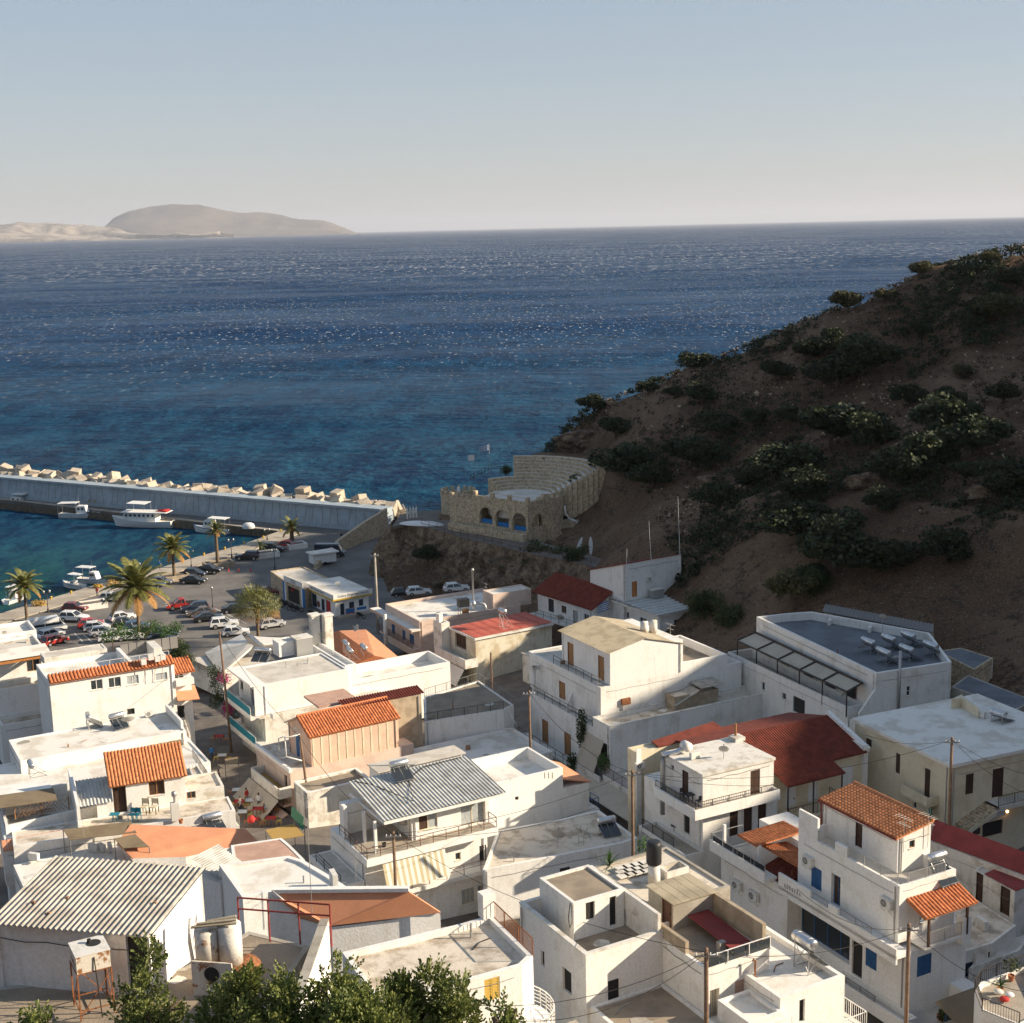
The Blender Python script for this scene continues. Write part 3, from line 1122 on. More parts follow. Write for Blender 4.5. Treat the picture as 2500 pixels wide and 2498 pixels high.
 def rail(s, pts, w, h=.95, mat='iron', gap=.16, post=1.6, r=.018, mid=(), name='railing', bars=True):
  mb = MB()
  for (p, q) in zip(pts, pts[1:]):
   p, q = Vector((p[0], p[1], w)), Vector((q[0], q[1], w))
   L = (q - p).length
   up = Vector((0, 0, 1))
   mb.bar(p + up * h, q + up * h, .045, .04)
   if bars:
    mb.bar(p + up * .1, q + up * .1, .03, .03)
   for m_ in mid:
    mb.bar(p + up * (h * m_), q + up * (h * m_), .03, .03)
   n = max(1, round(L / post))
   for k in range(n + 1):
    a = p.lerp(q, k / n)
    mb.bar(a, a + up * h, .045, .045)
   if bars:
    n = max(1, int(L / gap))
    for k in range(1, n):
     a = p.lerp(q, k / n)
     mb.bar(a + up * .1, a + up * h, r, r)
  return s.add(mb, name, mat)

 def awning(s, face, s0, s1, w, out, drop, mat='awning', at=0.0, stripes=None):
  """sloping cloth from the wall: face 'u' or 'v', along s0..s1 at plane `at`"""
  mb = MB()
  n = 14
  for i in range(n + 1):
   t = s0 + (s1 - s0) * i / n
   for j in range(5):
    f = j / 4
    sag = -.06 * sin(pi * f) + .015 * sin(i * 1.9 + j)
    d = at - out * f
    mb.v.append((d, t, w - drop * f + sag) if face == 'u' else (t, d, w - drop * f + sag))
  mb.f = [(i * 5 + j, (i + 1) * 5 + j, (i + 1) * 5 + j + 1, i * 5 + j + 1) for i in range(n) for j in range(4)]
  o = s.add(mb, 'awning', mat, smooth=True)
  fr = MB()
  e0 = (at - out, s0, w - drop - .02) if face == 'u' else (s0, at - out, w - drop - .02)
  e1 = (at - out, s1, w - drop - .02) if face == 'u' else (s1, at - out, w - drop - .02)
  fr.tube([e0, e1], .035, 6)
  for t in (s0, s1):
   fr.tube([(at, t, w - drop - .1) if face == 'u' else (t, at, w - drop - .1), (at - out, t, w - drop - .02) if face == 'u' else (t, at - out, w - drop - .02)], .02, 5)
  s.add(fr, 'awning_frame', 'irongrey', o)
  return o

def offset(P, t):
 n = len(P)
 out = []
 ar = sum(P[i - 1].x * P[i].y - P[i].x * P[i - 1].y for i in range(n))
 sg = 1 if ar > 0 else -1
 for i in range(n):
  a, b, c = P[i - 1], P[i], P[(i + 1) % n]
  d1, d2 = (b - a).normalized(), (c - b).normalized()
  n1, n2 = Vector((-d1.y, d1.x, 0)) * sg, Vector((-d2.y, d2.x, 0)) * sg
  m = n1 + n2
  if m.length < 1e-6:
   m = n1
  m = m / max(.3, m.dot(n1))
  out.append(b + m * t)
 return out

def tile_mesh(w, l, mat, seg=6):
 mb = MB()
 for j, (y, sc_) in enumerate(((0, 1.0), (l, .84))):
  for k in range(seg + 1):
   a = pi * k / seg
   mb.v.append((-cos(a) * w * .5 * sc_, y, sin(a) * w * .42 * sc_ + (.012 if j == 0 else 0)))
 n = seg + 1
 mb.f = [(k, k + 1, n + k + 1, n + k) for k in range(seg)]
 n2 = len(mb.v)
 mb.v += [(v[0] * .8, v[1], v[2] * .75) for v in mb.v[:n]]
 mb.f += [(k + 1, k, n2 + k, n2 + k + 1) for k in range(seg)]
 return mb.mesh('tile', mat, True)

def tile_roof(b, P0, P1, P2, ncol, nrow, mat='tile', indiv=True, under=True, limit=300, parent=None):
 """P0 eave-left, P1 eave-right, P2 ridge-left (building coordinates, absolute height)"""
 P0, P1, P2 = [Vector(p) - Vector((0, 0, b.zb)) for p in (P0, P1, P2)]
 ex, ey = P1 - P0, P2 - P0
 W, L = ex.length, ey.length
 ex, ey = ex / W, ey / L
 nz_ = ex.cross(ey)
 if nz_.z < 0:
  nz_ = -nz_
 root = parent or b.root
 if under:
  mb = MB()
  q = [P0, P1, P1 + ey * L, P0 + ey * L]
  mb.slab([p + nz_ * .01 for p in q], .1)
  board = mb.build('roof_board', mat, root)
 w, l = W / ncol, L / nrow
 me = tile_mesh(w * .96, l * 1.12, M[mat])
 rot = Matrix((ex, ey if ex.cross(ey).z > 0 else ey, nz_)).transposed().to_4x4()
 if ex.cross(ey).dot(nz_) < 0:
  rot = Matrix((-ex, ey, nz_)).transposed().to_4x4()
 rest = MB()
 k = 0
 rr = random.Random(int(W * 100))
 for j in range(nrow):
  for i in range(ncol):
   pos = P0 + ex * ((i + .5) * w) + ey * (j * l - .03 + rr.uniform(-.012, .012)) + nz_ * (.015 + rr.uniform(0, .008))
   mw = Matrix.Translation(pos) @ rot @ Matrix.Rotation(rr.uniform(-.025, .025), 4, 'Z') @ Matrix.Rotation(.05, 4, 'X')
   if indiv and k < limit:
    link('tile', me, root, mw)
   else:
    n = len(rest.v)
    rest.v += [tuple(mw @ v.co) for v in me.vertices]
    rest.f += [tuple(n + x for x in p.vertices) for p in me.polygons]
   k += 1
 if rest.v:
  o = rest.build('roof_tiles', mat, root, smooth=True)
  o['kind'] = 'stuff'

def corr_roof(b, P0, P1, P2, waves, amp, mat, nc=1, nr=1, t=0, name='roof_sheet', over=.06):
 """corrugated sheets; waves counted along P0->P1, sheets run P0->P2"""
 P0, P1, P2 = [Vector(p) - Vector((0, 0, b.zb)) for p in (P0, P1, P2)]
 ex, ey = P1 - P0, P2 - P0
 nz_ = ex.cross(ey).normalized()
 if nz_.z < 0:
  nz_ = -nz_
 wv = waves / nc
 for r_ in range(nr):
  for c in range(nc):
   mb = MB()
   n = max(8, int(wv * 8))
   for i in range(n + 1):
    s_ = (c + i / n * 1.02) / nc
    h = amp * sin(2 * pi * s_ * waves)
    for f in (r_ / nr, (r_ + 1) / nr + (over / ey.length if r_ < nr - 1 else 0)):
     p = P0 + ex * s_ + ey * f + nz_ * (h + .012 * (nr - r_) * 1.5 + .008 * (c % 2))
     mb.v.append(tuple(p))
   mb.f = [(2 * i, 2 * i + 2, 2 * i + 3, 2 * i + 1) for i in range(n)]
   mb.build(name, mat, b.root, smooth=True)

# ---------------------------------------------------------------- small things
def xf(loc, head=0.0):
 """local frame whose -Y side faces `head`+180: local x right, y away along heading"""
 return loc, R(-head)

def heater(loc, head, label, L=1.3, h=1.0, d=.5, panel=True, text=True):
 """solar water heater; panel slopes down towards -heading"""
 r = thing('solar_water_heater', label, 'solar heater', loc, R(-head))
 mb = MB()
 z = h + d * .5
 mb.tube([(-L / 2 - .03, 0, z), (-L / 2, 0, z), (-L / 2 + .001, 0, z)], .1, 16)
 n = 18
 prof = [(.02, -L / 2 - .05), (d * .42, -L / 2 - .04), (d * .5, -L / 2 + .02), (d * .5, L / 2 - .02), (d * .42, L / 2 + .04), (.02, L / 2 + .05)]
 t = MB()
 t.lathe(prof, n)
 mb = MB()
 mb.v = [(p[2], p[1], p[0] + z) for p in t.v]
 mb.f = t.f
 tk = mb.build('tank', 'steel', r, smooth=True)
 bd = MB()
 for x in (-L * .3, L * .3):
  bd.tube([(x + .02 * 0, d * .51 * cos(a), z + d * .51 * sin(a)) for a in [2 * pi * k / 16 for k in range(17)]], .012, 4)
 bd.build('band', 'galv', tk)
 st = MB()
 for sx in (-L * .38, L * .38):
  st.bar((sx, .22, 0), (sx, .16, z - d * .45), .04)
  st.bar((sx, -1.25, 0), (sx, .1, z - d * .3), .04)
  st.bar((sx, -1.25, .03), (sx, .22, .03), .035)
  st.bar((sx, .2, .1), (sx, -.5, .55 * h), .03)
 st.bar((-L * .38, .2, .15), (L * .38, .17, z - d * .5), .025)
 st.bar((L * .38, .2, .15), (-L * .38, .17, z - d * .5), .025)
 st.build('stand', 'galv', r)
 if panel:
  for sx in ((-L * .27, L * .27) if L > 1.15 else (0,)):
   w = (L * .5 if L > 1.15 else L * .9) / 2
   p = MB()
   a0, a1 = Vector((sx - w, -1.35, .14)), Vector((sx + w, -1.35, .14))
   b0, b1 = Vector((sx - w, .0, h * .95)), Vector((sx + w, .0, h * .95))
   p.slab([a0, a1, b1, b0], .08)
   pn = p.build('collector_panel', 'membrane', r)
   g = MB()
   nn = (a1 - a0).cross(b0 - a0).normalized()
   g.slab([q + nn * .012 for q in (a0.lerp(b1, .04), a1.lerp(b0, .04), b1.lerp(a0, .04), b0.lerp(a1, .04))], .008)
   g.build('pane', 'glass', pn)
 return r

def ac_unit(loc, head, label, w=.85, h=.6, bracket=False):
 r = thing('air_conditioner', label, 'air conditioner', loc, R(-head))
 mb = MB()
 mb.box(-w / 2, w / 2, 0, .32, .05, h)
 c = mb.build('casing', 'ac', r)
 f = MB()
 cx, cz, rr = -w * .13, .05 + (h - .05) * .5, h * .36
 f.tube([(cx, -.012, cz), (cx, .01, cz)], rr, 20)
 fan = f.build('fan_opening', 'dark', r)
 g = MB()
 for k in range(3):
  q = rr * (.35 + .3 * k)
  g.tube([(cx + q * cos(a), -.02, cz + q * sin(a)) for a in [2 * pi * j / 18 for j in range(19)]], .008, 4)
 for k in range(4):
  a = pi * k / 4
  g.bar((cx - rr * cos(a), -.02, cz - rr * sin(a)), (cx + rr * cos(a), -.02, cz + rr * sin(a)), .012)
 g.build('grille', 'ac', fan)
 ft = MB()
 for sx in (-w * .35, w * .35):
  ft.box(sx - .03, sx + .03, .0, .34, 0, .05)
  if bracket:
   ft.bar((sx, .32, -.35), (sx, -.02, 0), .03)
 ft.build('foot', 'galv', r)
 return r

def dish(loc, head, label, d=.9, h=1.0, el=35):
 r = thing('satellite_dish', label, 'satellite dish', loc, R(-head))
 MB().tube([(0, .12, 0), (0, .12, h)], .03, 8).build('mast', 'galv', r)
 mb = MB()
 n = 22
 prof = [(0, 0)] + [(d / 2 * k / 5, .16 * d * (k / 5) ** 2) for k in range(1, 6)]
 mb.lathe(prof, n)
 m_ = Matrix.Translation((0, 0, h)) @ Matrix.Rotation(R(90 - el), 4, 'X')
 mb.v = [tuple(m_ @ Vector(v)) for v in mb.v]
 mb.build('reflector', 'dishgrey', r, smooth=True)
 a = MB()
 f = m_ @ Vector((0, 0, d * .55))
 a.tube([m_ @ Vector((0, -d * .48, .16 * d)), f], .014, 5)
 a.tube([f, m_ @ Vector((0, 0, d * .68))], .045, 8)
 a.build('feed_arm', 'irongrey', r)
 return r

def yagi(loc, head, label, h=2.2, n=6, L=1.3):
 r = thing('tv_antenna', label, 'antenna', loc, R(-head))
 MB().tube([(0, 0, 0), (0, 0, h)], .018, 6).build('mast', 'galv', r)
 mb = MB()
 for z, s_ in ((h - .05, 1), (h - .55, .75)):
  mb.bar((-L / 2 * s_, 0, z), (L / 2 * s_, 0, z), .016)
  for k in range(n):
   x = -L / 2 * s_ + L * s_ * k / (n - 1)
   w = (.32 - .03 * k) * s_
   mb.tube([(x, -w, z), (x, w, z)], .007, 4)
 mb.build('element_array', 'galv', r)
 return r

def upole(loc, h, label, lean=(0, 0), cross=True, mat='pole', r=.13, head=0, arms=1):
 t = thing('utility_pole', label, 'utility pole', loc, R(-head))
 mb = MB()
 top = Vector((lean[0], lean[1], h))
 mb.tube([(0, 0, -.5), top * .5 + Vector((.02, 0, 0)), top], r * 1.15, 10, r * .8)
 mb.build('post', mat, t, smooth=True)
 if cross:
  for k in range(arms):
   z = h - .35 - k * .55
   c = top * (z / h)
   c.z = z
   MB().bar(c + Vector((-.6, -.1, 0)), c + Vector((.6, -.1, 0)), .07, .07).build('crossarm', 'galv', t)
   for x in (-.5, -.18, .18, .5):
    ins = MB()
    ins.lathe([(.0, 0), (.04, 0), (.05, .06), (.03, .1), (.04, .14), (0, .16)], 8, (c.x + x, c.y - .1, z + .035))
    ins.build('insulator', 'whitepaint', t, smooth=True)
 return t

def cable(p, q, sag, label, r=.018, n=14):
 mb = MB()
 p, q = Vector(p), Vector(q)
 mb.tube([p.lerp(q, k / n) - Vector((0, 0, sag * 4 * (k / n) * (1 - k / n))) for k in range(n + 1)], r, 5)
 c = p
 mb.v = [(v[0] - c.x, v[1] - c.y, v[2] - c.z) for v in mb.v]
 o = mb.build('overhead_cable', 'cable', loc=c, smooth=True)
 return tag(o, label, 'cable')

def text_mesh(txt, size, mat, parent, mw, name='lettering', align='CENTER', extrude=.004):
 cu = bpy.data.curves.new('txt', 'FONT')
 cu.body = txt
 cu.size = size
 cu.extrude = extrude
 cu.align_x = align
 cu.align_y = 'CENTER'
 cu.resolution_u = 3
 o = bpy.data.objects.new('txt', cu)
 COL.objects.link(o)
 dg = bpy.context.evaluated_depsgraph_get()
 me = bpy.data.meshes.new_from_object(o.evaluated_get(dg))
 bpy.data.objects.remove(o)
 me.materials.clear()
 me.materials.append(M[mat])
 return link(name, me, parent, mw)

def face_matrix(b, face, s_, w, at):
 """matrix (building local) for text lying on a face; text x to the viewer's right"""
 if face == 'v':
  return Matrix.Translation((s_, at, w - b.zb)) @ Matrix.Rotation(R(90), 4, 'X')
 return Matrix.Translation((at, s_, w - b.zb)) @ Matrix.Rotation(R(-90), 4, 'Z') @ Matrix.Rotation(R(90), 4, 'X')

EL = lambda o, h: Vector((o.x, o.y, h))
# ================================================================ town, far rows
# ---- tour office kiosk
k = Bld('tour_kiosk', 'white tour office kiosk with blue frames and yellow sign fascia', ZB(588, 1120), 5.1, 58, 1.5, 'kiosk')
U, V = k.u_at(ZB(850, 0), 5.1), k.v_at(ZB(380, 0), 5.1)
k.mass(.55, U - .4, .55, V - .1, 1.5, 4.7, 'whitebright', par=0, ops=[
 ('v', ZB(637, 1168), ZB(666, 1255), 'w', dict(frame='signblue', n=1)), ('v', ZB(697, 1158), ZB(731, 1200), 'w', dict(frame='signblue', n=1)),
 ('v', ZB(762, 1140), ZB(792, 1185), 'w', dict(frame='signblue', n=1)),
 ('u', ZB(445, 1105), ZB(478, 1190), 'w', dict(frame='signblue', n=2)), ('u', ZB(510, 1140), ZB(532, 1245), 'w', dict(frame='signblue', n=1)),
 ('u', ZB(540, 1150), ZB(572, 1250), 'w', dict(frame='signblue', n=1, pane='redcloth'))])
k.slab(0, U, 0, V, 4.703, 5.0, 'deckwhite', 'roof')
for f in 'vu':
 L = U if f == 'v' else V
 mb = MB()
 mb.box(-.02, L, -.12, -.003, 4.3, 5.3) if f == 'v' else mb.box(-.12, -.003, -.02, L, 4.3, 5.3)
 sg = k.add(mb, 'sign_board', 'signwhite')
 mb = MB()
 mb.box(-.14, L, -.16, -.123, 4.3, 4.55) if f == 'v' else mb.box(-.16, -.123, -.14, L, 4.3, 4.55)
 k.add(mb, 'stripe', 'signyellow', sg)
 text_mesh('Galini Express tours', .66, 'signnavy', sg, face_matrix(k, f, L * .5, 4.93, -.13))
k.slab(.5, U - .2, -.6, .54, 1.5, 1.75, 'paving', 'step')
ac_unit(k.P(U * .55, V * .55, 5.0), 140, 'small rooftop unit on the white tour kiosk roof')
# posters on the kiosk wall
for i, (p, q, c) in enumerate(((ZB(672, 1205), ZB(735, 1252), 'hullred'), (ZB(745, 1195), ZB(815, 1222), 'signwhite'))):
 u0, w1 = k.fv(p, .55)
 u1, w0 = k.fv(q, .55)
 pb = k.add(MB().box(u0, u1, .5, .546, min(w0, w1), max(w0, w1)), 'poster_board', c)
 k.add(MB().box(u0 + .05, u1 - .05, .49, .498, (w0 + w1) / 2, max(w0, w1) - .05), 'poster', 'signblue', pb)
hl = k.fu(ZB(492, 1172), .55)
mb = MB()
mb.tube([(.5, hl[0] + .42 * cos(a), hl[1] + .42 * sin(a)) for a in [2 * pi * j / 18 for j in range(19)]], .05, 5)
for j in range(4):
 a = pi * j / 4
 mb.bar((.5, hl[0] - .6 * cos(a), hl[1] - .6 * sin(a)), (.5, hl[0] + .6 * cos(a), hl[1] + .6 * sin(a)), .05)
k.add(mb, 'ship_wheel', 'maroon')

# ---- stone rentals office
rz = Bld('rentals_office', 'low stone rentals office with grey roof and arched blue entrance', ZB(250, 1010), 4.7, 58, 1.5, 'shop')
pl = [rz.loc(p, 4.7) for p in (ZB(250, 1010), ZB(397, 1072), ZB(560, 998), ZB(390, 920), ZB(165, 950))]
rz.polymass(pl, 1.5, 4.7, 'stone', 'deckgrey', .15, .25, ops=[(0, ZB(284, 1065), ZB(362, 1165), 'o', dict(dep=2.5))])
a = Vector((*pl[0], 0))
e = (Vector((*pl[1], 0)) - a)
L = e.length
e.normalize()
nn = Vector((-e.y, e.x, 0))
for s0, s1, m_ in ((-.05, .55, 'signblue'), (.56, 1.0, 'whitebright'), (L - 1.3, L - .85, 'whitebright'), (L - .84, L - .02, 'signblue')):
 rz.add(MB().obox(a, e, nn, s0, s1, -.06, -.003, 1.5, 4.6), 'pilaster', m_)
mb = MB().obox(a, e, nn, .5, L - .5, -.1, -.02, 4.72, 5.6)
sg = rz.add(mb, 'sign_board', 'signwhite')
ang = math.atan2(e.y, e.x)
for j, tx in enumerate(('RENTALS', 'CAR BIKE')):
 c = a + e * (L / 2) - nn * .11
 text_mesh(tx, .42, 'signnavy', sg, Matrix.Translation((c.x, c.y, 5.38 - .4 * j - 1.5)) @ Matrix.Rotation(ang, 4, 'Z') @ Matrix.Rotation(R(90), 4, 'X'))
mb = MB()
m_ = a + e * (L * .48) - nn * .05
mb.box(-.3, .3, -.05, .05, 3.6, 4.0)
mb.v = [(m_.x + v[0], m_.y + v[1], v[2]) for v in mb.v]
rz.add(mb, 'lamp_sign', 'redcloth')

# ---- beige flat-roofed house behind
b2 = Bld('house', 'beige two storey house with long white flat roof and blue shutters', ZB(1170, 1290), 8.5, 61, 3.0)
U, V = b2.u_at(ZB(1850, 0), 8.5), b2.v_at(ZB(940, 0), 8.5)
b2.mass(0, U, 0, V, 3.0, 8.5, 'peach', 'deckwhite', .45, ops=[
 ('u', ZB(1056, 1350), ZB(1076, 1425), 's', dict(mat='bluepaint')), ('u', ZB(1105, 1378), ZB(1135, 1480), 's', dict(mat='bluepaint')),
 ('u', ZB(985, 1310), ZB(1006, 1385), 's', dict(mat='bluepaint'))])
b2.slab(-1.3, -.003, -.3, V + 2.5, 7.25, 7.5, 'deckwhite', 'eave_slab')
b2.slab(-1.36, -1.303, -.3, V + 2.5, 7.15, 7.5, 'pink', 'eave_fascia')
b2.slab(-1.1, -.003, 0, V, 4.55, 4.75, 'peach', 'balcony_slab')
b2.rail([(-1.05, .1), (-1.05, V)], 4.75, 1.0, 'brownmetal')
ph = b2.loc(ZB(1668, 1215), 8.05)
uh = b2.u_at(ZB(1922, 0), 10.3, ph[1])
vh = b2.v_at(ZB(1597, 0), 10.3, ph[0])
b2.mass(ph[0], uh, ph[1], vh, 8.06, 10.3, 'peach', 'deckwhite', .12, ops=[('v', ZB(1700, 1160), ZB(1740, 1200), 'o', dict(dep=.1))], name='roof_room')
c0 = b2.fv(ZB(865, 1235), 0)
mb = MB()
p = b2.loc(ZB(865, 1340), 3.5)
mb.cyl((-2.0, V * .62, 3.0), (-2.0, V * .62, 8.2), .28, n=12)
b2.add(mb, 'chimney', 'whitedirty', smooth=True)
p = G(ZB(1535, 1215), 8.05)
r = thing('kitchen_flue', 'tall steel kitchen flue with hopper on the flat roof', 'flue', p)
MB().lathe([(.12, 1.5), (.12, 5.6), (.2, 5.6), (.2, 5.9), (.05, 6.0)], 12).build('pipe', 'galv', r, smooth=True)
MB().lathe([(.1, 0), (.12, .1), (.5, 1.0), (.16, 1.5), (.12, 1.5)], 12).build('hopper', 'steel', r, smooth=True)
MB().tube([(.1, 0, 1.1), (.8, -.1, 1.05), (1.5, -.2, .9), (1.7, -.2, .4), (1.7, -.2, 0)], .22, 10).build('duct', 'galv', r, smooth=True)
p = G(ZB(1467, 1245), 8.05)
r = thing('roof_fan_box', 'black box fan on a stand beside the flue', 'fan unit', p, .4)
MB().box(-.75, .75, -.5, .5, 1.2, 2.3).build('box', 'blacktank', r)
mb = MB()
for sx in (-.6, .6):
 for sy in (-.4, .4):
  mb.bar((sx, sy, 0), (sx, sy, 1.2), .07)
mb.build('stand', 'rust', r)
MB().box(-.4, .4, -.9, -.52, 0, 1.0).build('crate', 'wood', r)
yagi(G(ZB(1620, 1120), 10.3), 70, 'tv antenna on the beige house roof room', 1.8)

# ---- red sheet-roofed house with stained wall
b3 = Bld('house', 'house with flat red roof sheet and tall stained yellow side wall', ZC(440, 1405), 10.0, 58, 4.0)
U, V = b3.u_at(ZC(970, 0), 10.0), b3.v_at(ZC(262, 0), 10.0)
b3.mass(.25, U - .1, .3, V - .2, 4.0, 9.7, 'dirtywall', 'deckwhite', 0, ops=[('u', ZC(305, 1365), ZC(380, 1470), 'g', dict(frame='wooddark', pane='wooddark', n=3))])
b3.slab(0, U, 0, V, 9.703, 9.98, 'whitedirty', 'roof_slab')
mb = MB()
mb.slab([(.15, .15, 10.0), (U - .15, .15, 10.12), (U - .15, V - .15, 10.12), (.15, V - .15, 10.0)], .02)
rf = b3.add(mb, 'roof_sheet', 'redsheet')
for j in range(9):
 u = .5 + (U - 1) * j / 8
 b3.add(MB().box(u - .02, u + .02, .16, V - .16, 10.13, 10.16), 'seam', 'redsheet', rf)
b3.slab(-1.6, .24, -.2, V + .6, 6.35, 6.6, 'whitedirty', 'balcony_slab')
b3.slab(-1.6, -1.45, -.2, V + .6, 6.603, 7.5, 'whitedirty', 'balcony_wall')
b3.slab(-1.45, .2, -.2, -.05, 6.603, 7.5, 'whitedirty', 'balcony_wall')
b3.mass(-1.0, .2, V + .05, V + 2.2, 4, 10.6, 'whitedirty', 'deckdirty', .3, name='stair_wall')
b3.slab(-.9, -.35, V + .8, V + 1.6, 10.6, 11.6, 'whitebright', 'chimney')
b3.awning('u', .2, V - .8, 6.2, 1.3, 1.9, 'awningwhite', at=-1.55)
q = b3.loc(ZC(628, 1330), 10.1)
heater(b3.P(q[0], q[1], 10.06), 238, 'solar water heater on a tall frame on the red roof', 1.35, 1.9, .62, panel=False)

# ---- low sheds in front of the stained wall
b3b = Bld('shed', 'small whitewashed shed with grey sheet roof below the stained wall', ZC(835, 1545), 8.2, 58, 4.5, 'shed')
U, V = b3b.u_at(ZC(1000, 0), 8.2), b3b.v_at(ZC(760, 0), 8.2)
b3b.mass(0, U, 0, V, 4.5, 8.2, 'whitedirty', 'deckdirty', .1)
corr_roof(b3b, (-.15, -.1, 8.22), (-.15, V + .1, 8.4), (U, -.1, 8.22), 12, .025, 'corr')

# ---- red tiled house next to the white tower
b5 = Bld('house', 'long white house under a red tiled roof left of the white tower house', ZC(1217, 1212), 10.0, 54, 6.5)
V = b5.v_at(ZC(826, 0), 10.0)
b5.mass(.5, 8, .1, V - .6, 6.5, 9.95, 'white', 'white', 0, ops=[
 ('u', ZC(935, 1140), ZC(972, 1225), 'w', dict(frame='wooddark', n=1)), ('u', ZC(1023, 1185), ZC(1056, 1232), 'w', dict(frame='wood')),
 ('u', ZC(1102, 1215), ZC(1133, 1312), 'd', dict(mat='galv')), ('u', ZC(1175, 1240), ZC(1208, 1295), 'w', dict())])
q = b5.loc(ZC(985, 985), 12.2)
tile_roof(b5, (0, V, 10.0), (0, -.3, 10.0), (4.2, V, 12.1), 44, 12, 'tilered', limit=300)
mb = MB()
mb.slab([(4.2, V, 12.12), (4.2, -.3, 12.12), (8.4, -.3, 10.0), (8.4, V, 10.0)], .12)
b5.add(mb, 'back_slope', 'tilered')
for v in (.1, V - .6):
 mb = MB()
 mb.add([(.5, v, 9.95), (8, v, 9.95), (4.2, v, 11.95), (.5, v + .2, 9.95), (8, v + .2, 9.95), (4.2, v + .2, 11.95)], [(0, 1, 2), (5, 4, 3), (0, 3, 4, 1), (1, 4, 5, 2), (2, 5, 3, 0)])
 b5.add(mb, 'gable', 'white')
b5.slab(-1.2, .49, .2, V - .6, 7.0, 7.2, 'whitedirty', 'balcony_slab')
b5.rail([(-1.15, .3), (-1.15, V - .6)], 7.2, .95, 'iron', mid=(.5,), bars=False)
dish(b5.P(-1.6, 4.5, 7.0), 200, 'pair of grey dishes on the wall beside the tiled house', 1.1, 1.2)

# ---- white tower house with aerials
b4 = Bld('tower_house', 'tall white house with sloping red roof edge and long aerials', ZC(1450, 905), 16.2, 58, 6.5)
U, V = b4.u_at(ZC(1830, 0), 16.2), b4.v_at(ZC(1216, 0), 14.2)
zl = b4.fu(ZC(1216, 945))[1]
mb = MB()
mb.add([(0, 0, 6.5), (U, 0, 6.5), (U, V, 6.5), (0, V, 6.5), (0, 0, 16.2), (U, 0, 16.2), (U, V, zl), (0, V, zl)],
 [(1, 2, 6, 5), (2, 3, 7, 6), (3, 0, 4, 7)])
b4.add(mb, 'wall', 'white')
b4.polymass([(0, 0), (U, 0), (U, .3), (0, .3)], 6.5, 16.19, 'white', 'white', 0, ops=[('v', ZC(1498, 1020), ZC(1533, 1125), 'd', dict(mat='woodorange'))], name='front_wall')
mb = MB()
mb.slab([(-.2, -.05, 16.35), (U + .2, -.05, 16.35), (U + .2, V + .3, zl + .12), (-.2, V + .3, zl + .12)], .12)
b4.add(mb, 'roof', 'tilered')
q = b4.fv(ZC(1610, 1000))
ac_unit(b4.P(q[0], -.36, q[1] - .3), b4.th - 90 + 0, 'air conditioner on the white tower house wall', bracket=True)
for p, top, l in ((ZC(1455, 1150), ZC(1465, 800), 'short aerial mast on the left corner of the white tower house'), (ZC(1643, 1130), ZC(1612, 615), 'leaning thin aerial mast on the white tower house'),
  (ZC(1828, 1050), ZC(1808, 450), 'tallest thin aerial mast at the right corner of the tower house')):
 u, w = b4.fv(p, -.15)
 u2, w2 = b4.fv(top, -.15)
 base = b4.P(u, -.15, w)
 t = thing('aerial_mast', l, 'aerial', base)
 d = b4.P(u2, -.15, w2) - base
 MB().tube([(0, 0, 0), d * .5, d], .05, 6, .02).build('mast', 'whitepaint', t)
 mb = MB()
 for j in range(4):
  c = d * (.2 + .08 * j)
  mb.bar(c + Vector((-.25, 0, 0)), c + Vector((.25, .1, 0)), .03)
 mb.build('bracket', 'galv', t)
# annex with ribbed metal roof
an = Bld('house', 'low white annex with pale ribbed metal roof below the tower house', ZF(1222, 245), 11.0, 58, 6.5)
U, V = an.u_at(ZF(1578, 0), 11.0), an.v_at(ZF(930, 0), 11.0)
an.mass(.6, U - .8, .4, V - .2, 6.5, 10.6, 'white', 'white', 0, ops=[
 ('u', ZF(1017, 225), ZF(1052, 262), 'w', dict()), ('u', ZF(1115, 262), ZF(1155, 305), 'w', dict()),
 ('v', ZF(1318, 270), ZF(1355, 320), 'w', dict()), ('v', ZF(1410, 225), ZF(1452, 330), 'g', dict()), ('v', ZF(1370, 235), ZF(1402, 330), 'g', dict(n=1)), ])
an.slab(0, U, 0, V, 10.603, 10.9, 'whitedirty', 'roof_slab')
mb = MB()
mb.slab([(-.1, -.1, 10.98), (U + .1, -.1, 10.98), (U + .1, V + .1, 11.25), (-.1, V + .1, 11.25)], .05)
rf = an.add(mb, 'roof_sheet', 'corrgrey')
for j in range(11):
 v = .1 + (V - .2) * j / 10
 an.add(MB().box(-.1, U + .1, v - .03, v + .03, 10.99 + .27 * v / V, 11.05 + .27 * v / V), 'seam', 'whitemetal', rf)
q = an.fv(ZF(1460, 200), .4)
ac_unit(an.P(q[0], .05, q[1] - .3), an.th - 90, 'air conditioner under the ribbed roof edge of the annex')
# flag on the annex
p = an.P(-.5, V * .93, 8.3)
t = thing('flag', 'striped blue and white flag on a pole at the annex', 'flag', p)
MB().tube([(0, 0, -1.8), (0, 0, 3.0)], .03, 6).build('pole', 'galv', t)

def greek(parent, z, w, h, rotz, wav=.08):
 for j in range(9):
  mb = MB()
  for i in range(7):
   x = w * i / 6
   y = wav * sin(i * 1.3)
   dz = -.05 * i * w
   mb.v += [(x, y, z + h * (8 - j) / 9 + dz), (x, y, z + h * (9 - j) / 9 + dz)]
  mb.f = [(2 * i, 2 * i + 2, 2 * i + 3, 2 * i + 1) for i in range(6)]
  o = mb.build('stripe', 'signblue' if j % 2 == 0 else 'signwhite', parent)
  o.rotation_euler.z = rotz

